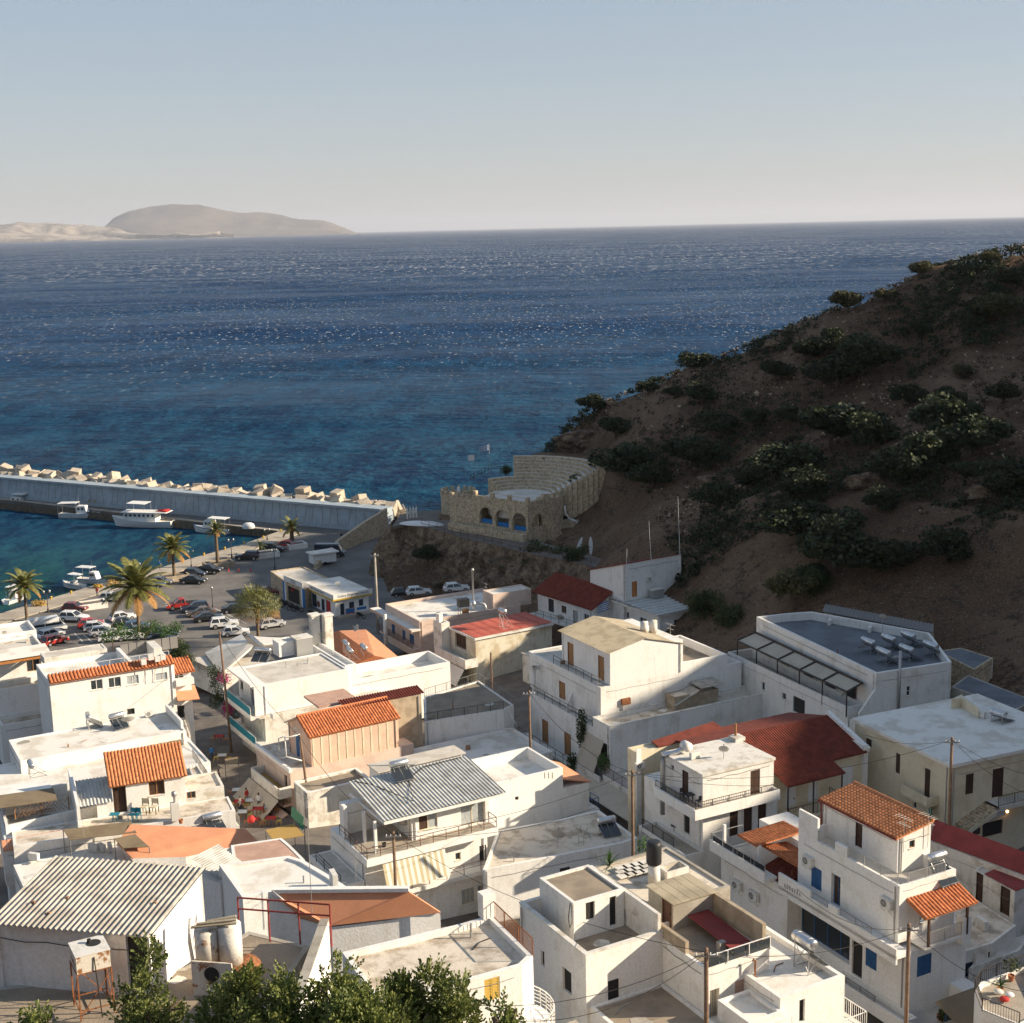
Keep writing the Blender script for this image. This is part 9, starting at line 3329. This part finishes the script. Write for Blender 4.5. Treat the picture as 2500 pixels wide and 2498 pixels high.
lits = {15, 16, 17, 18, 19, 20, 21, 26, 46}  # shrubs given lighter leaves, sunlight painted into their colour
for i, (x, y, q) in enumerate(((240, 740, 55), (330, 830, 65), (455, 660, 35), (350, 1000, 100), (470, 1040, 80), (630, 950, 85), (225, 1055, 65), (720, 1110, 80), (850, 1035, 55), (1180, 850, 110), (1330, 860, 95), (1000, 1000, 100), (1060, 1080, 85),
   (1090, 530, 75), (1180, 480, 60), (1240, 330, 60), (1195, 305, 45), (1522, 195, 45), (1380, 292, 38), (1840, 370, 80), (1820, 75, 45), (1790, 150, 35), (1660, 125, 50), (1410, 215, 45), (1300, 590, 100), (1190, 640, 85), (1690, 590, 40), (1640, 700, 55),
   (1620, 820, 100), (1750, 900, 95), (1540, 960, 110), (1450, 1010, 85), (1380, 1130, 75), (1050, 1240, 100), (1180, 1310, 125), (1350, 1370, 110), (1620, 1330, 90), (1860, 1050, 85), (700, 500, 55), (640, 570, 60), (660, 710, 65), (740, 830, 75), (880, 450, 40),
   (870, 790, 55), (1010, 790, 60), (1530, 430, 40), (1260, 500, 60), (1880, 240, 50), (560, 690, 40), (960, 610, 60), (1480, 700, 60), (1100, 1400, 60), (1850, 700, 60), (1700, 1000, 60))):
 hp = hit_hill(ZL(x, y))
 if not hp:
  continue
 r_ = q * .621 * hp[1] / FPX
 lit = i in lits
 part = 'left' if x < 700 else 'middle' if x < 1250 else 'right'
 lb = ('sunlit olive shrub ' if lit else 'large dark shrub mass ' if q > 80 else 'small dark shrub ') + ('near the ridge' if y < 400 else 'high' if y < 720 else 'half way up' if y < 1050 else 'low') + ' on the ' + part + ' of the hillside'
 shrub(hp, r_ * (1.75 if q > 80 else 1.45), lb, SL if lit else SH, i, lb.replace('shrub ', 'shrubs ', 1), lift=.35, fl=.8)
# scattered low scrub and stones
rg = random.Random(99)
scr, drk, stn = MB(), MB(), MB()
XR = np.array([rg.uniform(-25, 125) for _ in range(26000)])
YR = np.array([rg.uniform(165, 300) for _ in range(26000)])
ZR = terr(XR, YR)
for x, y, z in zip(XR, YR, ZR):
 if z < 6 or hillness(x, y) < .4 or y < 185 - (x > 50) * 30 or (x < 22 and y < 262):
  continue
 nzv = noise.fractal(Vector((x * .045, y * .045, 4)), 1.0, 2.0, 3)
 if rg.random() < .16 + nzv * 1.2:
  s_ = rg.uniform(.6, 1.5)
  leafcloud(drk, (x, y, z + .2), (s_, s_, s_ * .6), 26, .26, rg)
 elif rg.random() < .22:
  leafcloud(scr, (x, y, z + .1), (.6, .6, .35), 10, .24, rg)
 elif rg.random() < .12 - nzv * .5:
  s_ = rg.uniform(.08, .26) * (3 if rg.random() < .03 else 1)
  j = len(stn.v)
  stn.v += [(x + s_ * rg.uniform(.6, 1.2) * a, y + s_ * rg.uniform(.6, 1.2) * b, z + .3 * s_ + s_ * rg.uniform(.5, .9) * c) for a, b, c in ((1, 0, 0), (0, 1, 0), (-1, 0, 0), (0, -1, 0), (0, 0, 1), (0, 0, -1))]
  stn.f += [(j + a, j + b, j + c) for a, b, c in ((0, 1, 4), (1, 2, 4), (2, 3, 4), (3, 0, 4), (1, 0, 5), (2, 1, 5), (3, 2, 5), (0, 3, 5))]
tag(scr.build('scrub', 'leafbrown'), 'low brown scrub scattered over the hillside', kind='stuff')
tag(drk.build('dark_scrub', 'leafshrub'), 'dark green scrub merging into masses on the hillside', kind='stuff')
tag(stn.build('rubble', 'stone'), 'loose stones scattered over the hillside', kind='stuff')
for i, (x, y, q, l) in enumerate(((200, 850, 75, 'ochre rock face above the theatre seats'), (1320, 1010, 60, 'reddish rock outcrop in the middle of the slope'), (1800, 1060, 70, 'rock outcrop at the right edge of the slope'), (1000, 890, 45, 'low pale rock ledge left of the big shrubs'), (700, 1000, 40, 'small rock ledge above the tower house'), (960, 480, 40, 'rock ledge near the ridge'))):
 hp = hit_hill(ZL(x, y))
 if not hp:
  continue
 r_ = q * .621 * hp[1] / FPX
 bm = bmesh.new()
 bmesh.ops.create_icosphere(bm, subdivisions=4, radius=1)
 for v in bm.verts:
  c = v.co * (1 + .5 * noise.fractal(v.co * 1.6 + Vector((i * 7, 0, 0)), 1.0, 2.0, 5))
  v.co = Vector((c.x * r_ * 1.2, c.y * r_ * .8, c.z * r_ * .55))
 me = bpy.data.meshes.new('rock')
 bm.to_mesh(me)
 bm.free()
 me.materials.append(M['cliffrock'])
 tag(link('rock_outcrop', me, None, Matrix.Translation((hp[0], hp[1] + r_ * .25, hp[2] - r_ * .12))), l, 'rock')
# trees at the cliff foot, in the valley and by the hotel
for i, (p, z, r_, l, ms) in enumerate(((ZC(840, 1000), 4, 3.6, 'sunlit tree behind the beige house roof', TR), (ZC(680, 1020), 4, 2.6, 'dark tree left of the sunlit tree', TR), (ZC(1000, 960), 6, 2.6, 'dark bush below the headland fence', TR), (ZC(1130, 960), 6.5, 2.6, 'dark bush behind the red tiled roof', TR),
    (ZB(1230, 960), 5, 3.0, 'grey green bush clinging to the cliff', SH), (ZB(1310, 1110), 3.5, 1.2, 'bright small bush beside the parked cars', SL), (ZG(60, 330), 9, 3.4, 'dark tree between the annex and the hotel', TR),
    (ZG(180, 380), 9, 3.0, 'dark tree left of the hotel pergola', TR), (ZG(560, 215), 14, 3.6, 'grey green tree behind the hotel corner', SL), (ZG(700, 200), 14, 3.2, 'leafy tree behind the hotel parapet', TR), (ZC(650, 320), 13.4, 1.6, 'dark bush at the left end of the theatre seats', TR))):
 hp = hit_hill(p) if p[0] < 1700 else None
 shrub(hp if hp and hp[1] < 235 else tuple(G(p, z)), r_, l, ms, i, None, 'tree', 'tree', .9, .95)
mb = MB()
for k in range(7):
 leafcloud(mb, (k * 1.55 - 4.6, .4 * sin(k), 1.3 + .5 * sin(k * 2)), (1.3, 1.1, 1.1), 420, .13, rg)
t = thing('hedge', 'bright green hedge behind the long white house', 'hedge', G(ZD(960, 225), 3.0), R(24))
mb.build('foliage', 'leafbright', t, dz=1.2)
MB().tube([(-4, 0, 0), (-4, 0, 2)], .08, 5).build('stem', 'bark', t)
for i, (p, z) in enumerate(((ZD(1210, 330), 6.0), (ZD(1255, 400), 5.0))):
 shrub(tuple(G(p, z)), 1.9, ('upper' if i == 0 else 'lower') + ' dark green bush at the lane corner of the long house', TR, i, None, 'shrub', 'shrub', .8, 1.1)
t = thing('bougainvillea', 'magenta bougainvillea climbing beside the turquoise balcony', 'climber', G(N4(430, 740), 5.2))
mb = MB()
bx = [Gd(N4(*p), t.location.y) - t.location for p in ((440, 690), (450, 620), (400, 360), (470, 640), (430, 370))]
for c_ in bx:
 leafcloud(mb, c_, (.75, .8, .8), 230, .1, rg)
mb.build('flowers', 'bougain', t)
mb = MB()
for p in ((330, 420), (360, 520), (340, 330), (410, 560), (500, 700), (330, 600), (300, 300)):
 leafcloud(mb, Gd(N4(*p), t.location.y + .3) - t.location, (.8, .8, .9), 260, .11, rg)
mb.build('foliage', 'leaftree', t)

# ---- foreground carob trees just below the camera
def carob(p, D, rx_, rz2, nspr, label, seed):
 c = Gd(p, D)
 rg2 = random.Random(seed)
 g = hz(c.x, c.y)
 t = thing('carob_tree', label, 'tree', (c.x, c.y, g))
 zc = c.z - g
 tk = MB()
 tk.tube([(.1, .1, -.3), (.05, 0, zc * .4), (0, 0, zc - rz2 * .3)], .13, 8, .06)
 for k in range(9):
  a = rg2.uniform(0, 2 * pi)
  tk.tube([(0, 0, zc - rz2 * rg2.uniform(.4, 1.0)), (rx_ * .4 * cos(a), rx_ * .4 * sin(a), zc + rz2 * rg2.uniform(-.2, .2)), (rx_ * .8 * cos(a), rx_ * .8 * sin(a), zc + rz2 * rg2.uniform(0, .5))], .04, 5, .012)
 tk.build('trunk', 'bark', t, smooth=True)
 cl = [(Vector((rg2.gauss(0, .5), rg2.gauss(0, .5), rg2.gauss(.1, .45))), rg2.uniform(.2, .42)) for _ in range(15)]
 mb = MB()
 for _ in range(nspr):
  cc, rr = rg2.choice(cl)
  d = Vector((rg2.gauss(0, 1), rg2.gauss(0, 1), rg2.gauss(0, 1))).normalized()
  q = cc + d * rr * rg2.random() ** .4
  if q.length > 1.15:
   continue
  q = Vector((q.x * rx_, q.y * rx_, q.z * rz2 + zc))
  g_ = (d + Vector((0, 0, .9)) + Vector((rg2.gauss(0, .4), rg2.gauss(0, .4), 0))).normalized()
  sd = g_.cross(Vector((rg2.gauss(0, 1), rg2.gauss(0, 1), .3))).normalized()
  L = rg2.uniform(.10, .17)
  for k in range(9):
   f = k / 8
   b0 = q + g_ * L * f
   v = (g_ * (.5 + f) + sd * (1 if k % 2 else -1) * (1.1 - .8 * f) + Vector((rg2.gauss(0, .25), rg2.gauss(0, .25), rg2.gauss(0, .25)))).normalized()
   l_ = rg2.uniform(.034, .052)
   w_ = v.cross(g_.cross(v) + Vector((rg2.gauss(0, .4), rg2.gauss(0, .4), rg2.gauss(0, .4)))).normalized() * l_ * .3
   up = v.cross(w_).normalized() * l_ * .08
   j = len(mb.v)
   mb.v += [tuple(b0), tuple(b0 + v * l_ * .35 + w_), tuple(b0 + v * l_ * .8 + w_ * .8), tuple(b0 + v * l_), tuple(b0 + v * l_ * .8 - w_ * .8), tuple(b0 + v * l_ * .35 - w_), tuple(b0 + v * l_ * .5 - up)]
   mb.f += [(j, j + 1, j + 2, j + 6), (j + 6, j + 2, j + 3), (j + 6, j + 3, j + 4), (j, j + 6, j + 4, j + 5)]
 o = mb.build('crown', 'leafcarob', t)

carob(ZH(1040, 1660), 16.5, .46, .98, 1300, 'carob tree top in front of the barn corner', 1)
carob(ZH(1520, 1720), 16.0, .5, .6, 1200, 'low carob tree top right of the barn', 2)
carob(ZI(150, 1760), 15.6, .46, .58, 1100, 'carob tree top in front of the brown terrace', 7)
carob(ZI(760, 1850), 15.0, .76, .8, 2900, 'broad carob tree top at bottom centre', 3)
carob(ZI(1260, 1850), 15.2, .6, .76, 1800, 'carob tree top below the yellow shutter house', 4)
carob(ZI(1740, 1830), 14.6, .17, .46, 170, 'thin carob sprig at the bottom right of the carob group', 5)
carob(ZH(230, 1690), 16.0, .22, .2, 120, 'small carob sprig at the bottom left corner', 6)
carob(ZI(430, 1900), 15.4, .5, .52, 900, 'low carob tree top left of the broad one', 8)
carob(ZI(1020, 1920), 14.8, .55, .55, 1000, 'low carob tree top between the two bigger ones', 9)
# ================================================================ poles and wires
PT = {}
for nm, top, D, zb, l, kw in (
 ('a', ZD(1478, 118), 152, 3.0, 'leaning wooden pole behind the bougainvillea', {}), ('b', ZE(640, 950), 130, 5.5, 'wooden pole standing in front of the pink chapel', {}), ('c', ZI(993, 498), 99, 6.5, 'wooden pole in front of the silver roofed house', dict(cross=True)),
 ('d', ZF(462, 690), 129, 6.5, 'wooden pole left of the tall stepped house', dict(cross=True)), ('e', N6(1270, 1162), 104, 7.0, 'wooden pole at the lane between silver roof and white balcony house', dict(cross=True)), ('f', ZG(1508, 968), 103, 7.5, 'dark wooden pole in front of the cream corner building', dict(cross=True)),
 ('g', ZK(1157, 1120), 74, 8.5, 'tall wooden pole in front of the blue window house', dict(cross=True)), ('h', ZJ(1447, 1285), 63, 14.0, 'wooden pole in front of the pink shutter house', dict(cross=True)), ('i', ZB(868, 832), 204, 1.5, 'pale concrete pole beside the tour office', dict(mat='concrete', cross=True, r=.2)),
 ('j', ZC(547, 1500), 163, 4.0, 'thin wooden pole below the stained wall', {})):
 tp = Gd(top, D)
 lean = (-.5, 0) if nm in 'ab' else (0, 0)
 kw = dict(dict(cross=False), **kw)
 upole((tp.x - lean[0], tp.y, zb), tp.z - zb, l, lean, **kw)
 PT[nm] = tp
for i, (a, b, sg, l) in enumerate((('c', 'h', 1.2, 'cable from the silver house pole to the pink shutter house pole'), ('h', 'g', .8, 'cable between the two nearest poles'), ('e', 'c', .8, 'cable from the lane pole to the silver house pole'), ('e', 'f', 1.5, 'cable from the lane pole to the cream corner pole'),
    ('d', 'e', 1.2, 'cable along the stepped house to the lane pole'), ('b', 'c', 1.0, 'cable from the chapel pole to the silver house pole'), ('a', 'b', .8, 'cable from the bougainvillea pole to the chapel pole'),
    ('h', ZI(1000, 1560), 1.5, 'cable sweeping left over the carob trees'), ('h', ZJ(200, 1745), 1.0, 'low cable crossing the pinkish house'), ('f', ZG(1990, 1300), .6, 'lower cable from the corner pole to the right edge'), ('f', ZG(1990, 1180), .4, 'upper cable from the corner pole to the right edge'),
    ('f', ZG(1000, 940), .5, 'cable from the corner pole to the drain pipe'), ('g', ZK(1990, 1560), .8, 'cable from the tall pole down to the right edge'), ('g', ZK(400, 860), .9, 'cable from the tall pole to the sign balcony'), ('i', ZB(1500, 1085), 1.2, 'yellowish cable from the concrete pole over the cliff foot'),
    ('e', ZF(1900, 1235), .4, 'thin cable crossing the white balcony house'), ('c', ZJ(700, 320), .9, 'cable from the silver house pole over the flat roof'))):
 p = PT[a]
 q = PT[b] if isinstance(b, str) else Gd(b, p.y - (6 if a in 'hg' else 2))
 cable(p - Vector((0, .1, .15)), q - Vector((0, .1, .15)), sg, l, .016 if p.y < 110 else .022)

# ================================================================ lane with tavern tables
rg = random.Random(4)
zl = lambda p: hz(*[getattr(G(p, 5.0), c) for c in 'xy'])
spots = [(560, 1590), (660, 1580), (740, 1660), (590, 1690), (700, 1760), (840, 1640), (860, 1750), (540, 1480), (720, 1460), (400, 1150), (370, 970)]
for i, (x, y) in enumerate(spots):
 zz = zl(N4(x, y)) + .07
 o = G(N4(x, y), zz)
 wh = ('nearest the yellow awning', 'beside the pink canopy', 'in the middle', 'at the left wall', 'below the red lantern', 'at the right wall', 'at the near right', 'in the rear row left', 'in the rear row right', 'by the wall sign', 'farthest up the lane')[i]
 t = table(o, ('red covered', 'white covered')[i % 2] + ' tavern table in the lane, ' + wh, .5, 'wood', 'redcloth' if i % 2 == 0 else 'signwhite', square=True)
 for k, (dx, dy, hh) in enumerate(((-.75, .1, 90), (.75, -.1, 270))):
  chair(o + Vector((dx, dy, 0)), hh, ('left', 'right')[k] + ' wooden chair of the tavern table ' + wh, 'woodorange' if i % 3 else 'yellowshut', None, 1.0, 'tavern chairs in the lane')
for i, (x, y, sh, l) in enumerate(((300, 1150, 'signblue', 'person in blue walking up the lane'), (370, 1380, 'carblack', 'person in dark clothes standing in the lane'), (630, 1560, 'redcloth', 'person in red among the tavern tables'), (745, 1610, 'signwhite', 'person in white among the tavern tables'), (570, 1640, 'galv', 'person in grey at the left tavern tables'))):
 zz = zl(N4(x, y)) + .07
 person(G(N4(x, y), zz), 60 * i, l, sh)
o = G(N4(670, 1700), 8.0)
t = thing('lantern', 'round red paper lantern over the tavern tables', 'lantern', o)
MB().lathe([(0, -.35), (.25, -.28), (.38, 0), (.25, .28), (0, .35)], 14).build('shade', 'redcloth', t, smooth=True)
MB().tube([(0, 0, .35), (0, 0, 1.5)], .01, 4).build('cord', 'cable', t)
for pts, z, mt, l in (((N4(150, 1085), N4(205, 1060), N4(275, 1245), N4(235, 1255)), 6.0, 'redcloth', 'red awning strip on the left side of the lane'), ((N4(805, 1800), N4(1070, 1740), N4(1170, 1850), N4(880, 1900)), 9.0, 'canvasyellow', 'yellow canvas over the tavern tables'),
  ((N4(1070, 1690), N4(1110, 1640), N4(1170, 1780), N4(1150, 1800)), 9.0, 'greenpaint', 'green shade panel beside the yellow canvas'), ((N4(420, 1130), N4(545, 1110), N4(550, 1170), N4(430, 1180)), 6.0, 'canvas', 'printed tavern sign cloth across the lane')):
 P3 = [G(p, z) for p in pts]
 c_ = P3[3] - Vector((0, 0, 2.6))
 t = thing('awning', l, 'awning', c_)
 MB().slab([p - c_ for p in P3], .05).build('cloth', mt, t)
 for p in (P3[0], P3[2]):
  MB().bar(p - c_ - Vector((0, 0, 2.6)), p - c_ - Vector((0, 0, .06)), .06).build('post', 'irongrey', t)
# car park lines
mb = MB()
a0, a1 = G(ZA(1130, 1330), QZ), G(ZA(1650, 1170), QZ)
for p, q in ((ZA(1440, 1060), ZA(1660, 1165)), (ZA(560, 1240), ZA(620, 1290)), (ZA(500, 1230), ZA(560, 1290))):
 a, b = G(p, QZ + .006), G(q, QZ + .006)
 n2 = Vector((-(b - a).y, (b - a).x, 0)).normalized() * .08
 mb.poly([a - n2, b - n2, b + n2, a + n2])
tag(mb.build('road_marking', 'linepaint'), 'white painted parking lines', kind='structure')
cone = MB().lathe([(.22, 0), (.22, .04), (.13, .05), (.03, .65), (0, .66)], 10).mesh('traffic_cone', M['redcloth'], True)
for i, x in enumerate((1540, 1608, 1688)):
 tag(link('traffic_cone', cone, None, Matrix.Translation(G(ZA(x, 815), QZ))), ('left', 'middle', 'right')[i] + ' orange traffic cone on the yard asphalt', 'traffic cone', 'traffic cones')

# ================================================================ wear and clutter on roofs and walls
rg = random.Random(31)

def inside(P, x, y):
 r_ = False
 for i in range(len(P)):
  a, b = P[i - 1], P[i]
  if (a.y > y) != (b.y > y) and x < (b.x - a.x) * (y - a.y) / (b.y - a.y) + a.x:
   r_ = not r_
 return r_

for b in ALLB:
 for P, w_, dk_ in b.decks:
  xs_, ys_ = [p.x for p in P], [p.y for p in P]
  A3 = (max(xs_) - min(xs_)) * (max(ys_) - min(ys_))
  if A3 < 14 or b.o.y > 190:
   continue
  for k in range(min(9, int(A3 / 9))):
   x, y = rg.uniform(min(xs_), max(xs_)), rg.uniform(min(ys_), max(ys_))
   e = rg.uniform(.25, .8)
   if not all(inside(P, x + i * e, y + j * e) for i in (-1, 1) for j in (-1, 1)):
    continue
   z = w_ - b.zb
   kd = rg.random()
   if kd < .4:
    n = 9
    pl = [(x + e * 1.2 * rg.uniform(.5, 1) * cos(2 * pi * i / n), y + e * rg.uniform(.5, 1) * sin(2 * pi * i / n)) for i in range(n)]
    MB().prism(pl, z + .002, z + .012 + .002 * k).build('cement_patch', rg.choice(['concrete', 'deckgrey', 'whitedirty', 'deckwhite']), b.root)
   elif kd < .62:
    MB().cyl((x, y, z), (x, y, z + rg.uniform(.3, .9)), .06, n=8).build('vent_pipe', rg.choice(['galv', 'whitedirty', 'rust']), b.root)
   elif kd < .85:
    q = [(x - e, y - e * .4, z + .04), (x, y + rg.uniform(-.3, .3), z + .04), (x + e, y + e * .5, z + .04)]
    MB().tube(q, .03, 5).build('roof_pipe', rg.choice(['galv', 'cable', 'whitedirty', 'rust']), b.root)
   else:
    MB().box(x - .22, x + .22, y - .15, y + .15, z + .002, z + rg.uniform(.2, .5)).build('roof_block', rg.choice(['concrete', 'whitedirty', 'brick']), b.root)
 for P, w0, w1, mt in b.walls:
  for i in (0, len(P) - 1):
   a, c = P[i], P[(i + 1) % len(P)]
   L = (c - a).length
   if L < 3 or b.o.y > 190:
    continue
   e = (c - a) / L
   nn = Vector((-e.y, e.x, 0))
   if rg.random() < .55:
    s_ = rg.choice([.3, L - .35])
    q = a + e * s_ - nn * .07
    MB().cyl((q.x, q.y, max(w0, w1 - 5) - b.zb), (q.x, q.y, w1 - .15 - b.zb), .05, n=8).build('drain_pipe', rg.choice([mt, 'galv', 'whitedirty']), b.root)
   if rg.random() < .5:
    z0 = w1 - rg.uniform(.3, .8) - b.zb
    pts = [a + e * (L * (.06 + .88 * k / 6)) - nn * .03 + Vector((0, 0, z0 - .06 * (k % 2) - rg.uniform(0, .05))) for k in range(7)]
    MB().tube(pts, .016, 4).build('wall_cable', rg.choice(['cable', 'irongrey']), b.root)
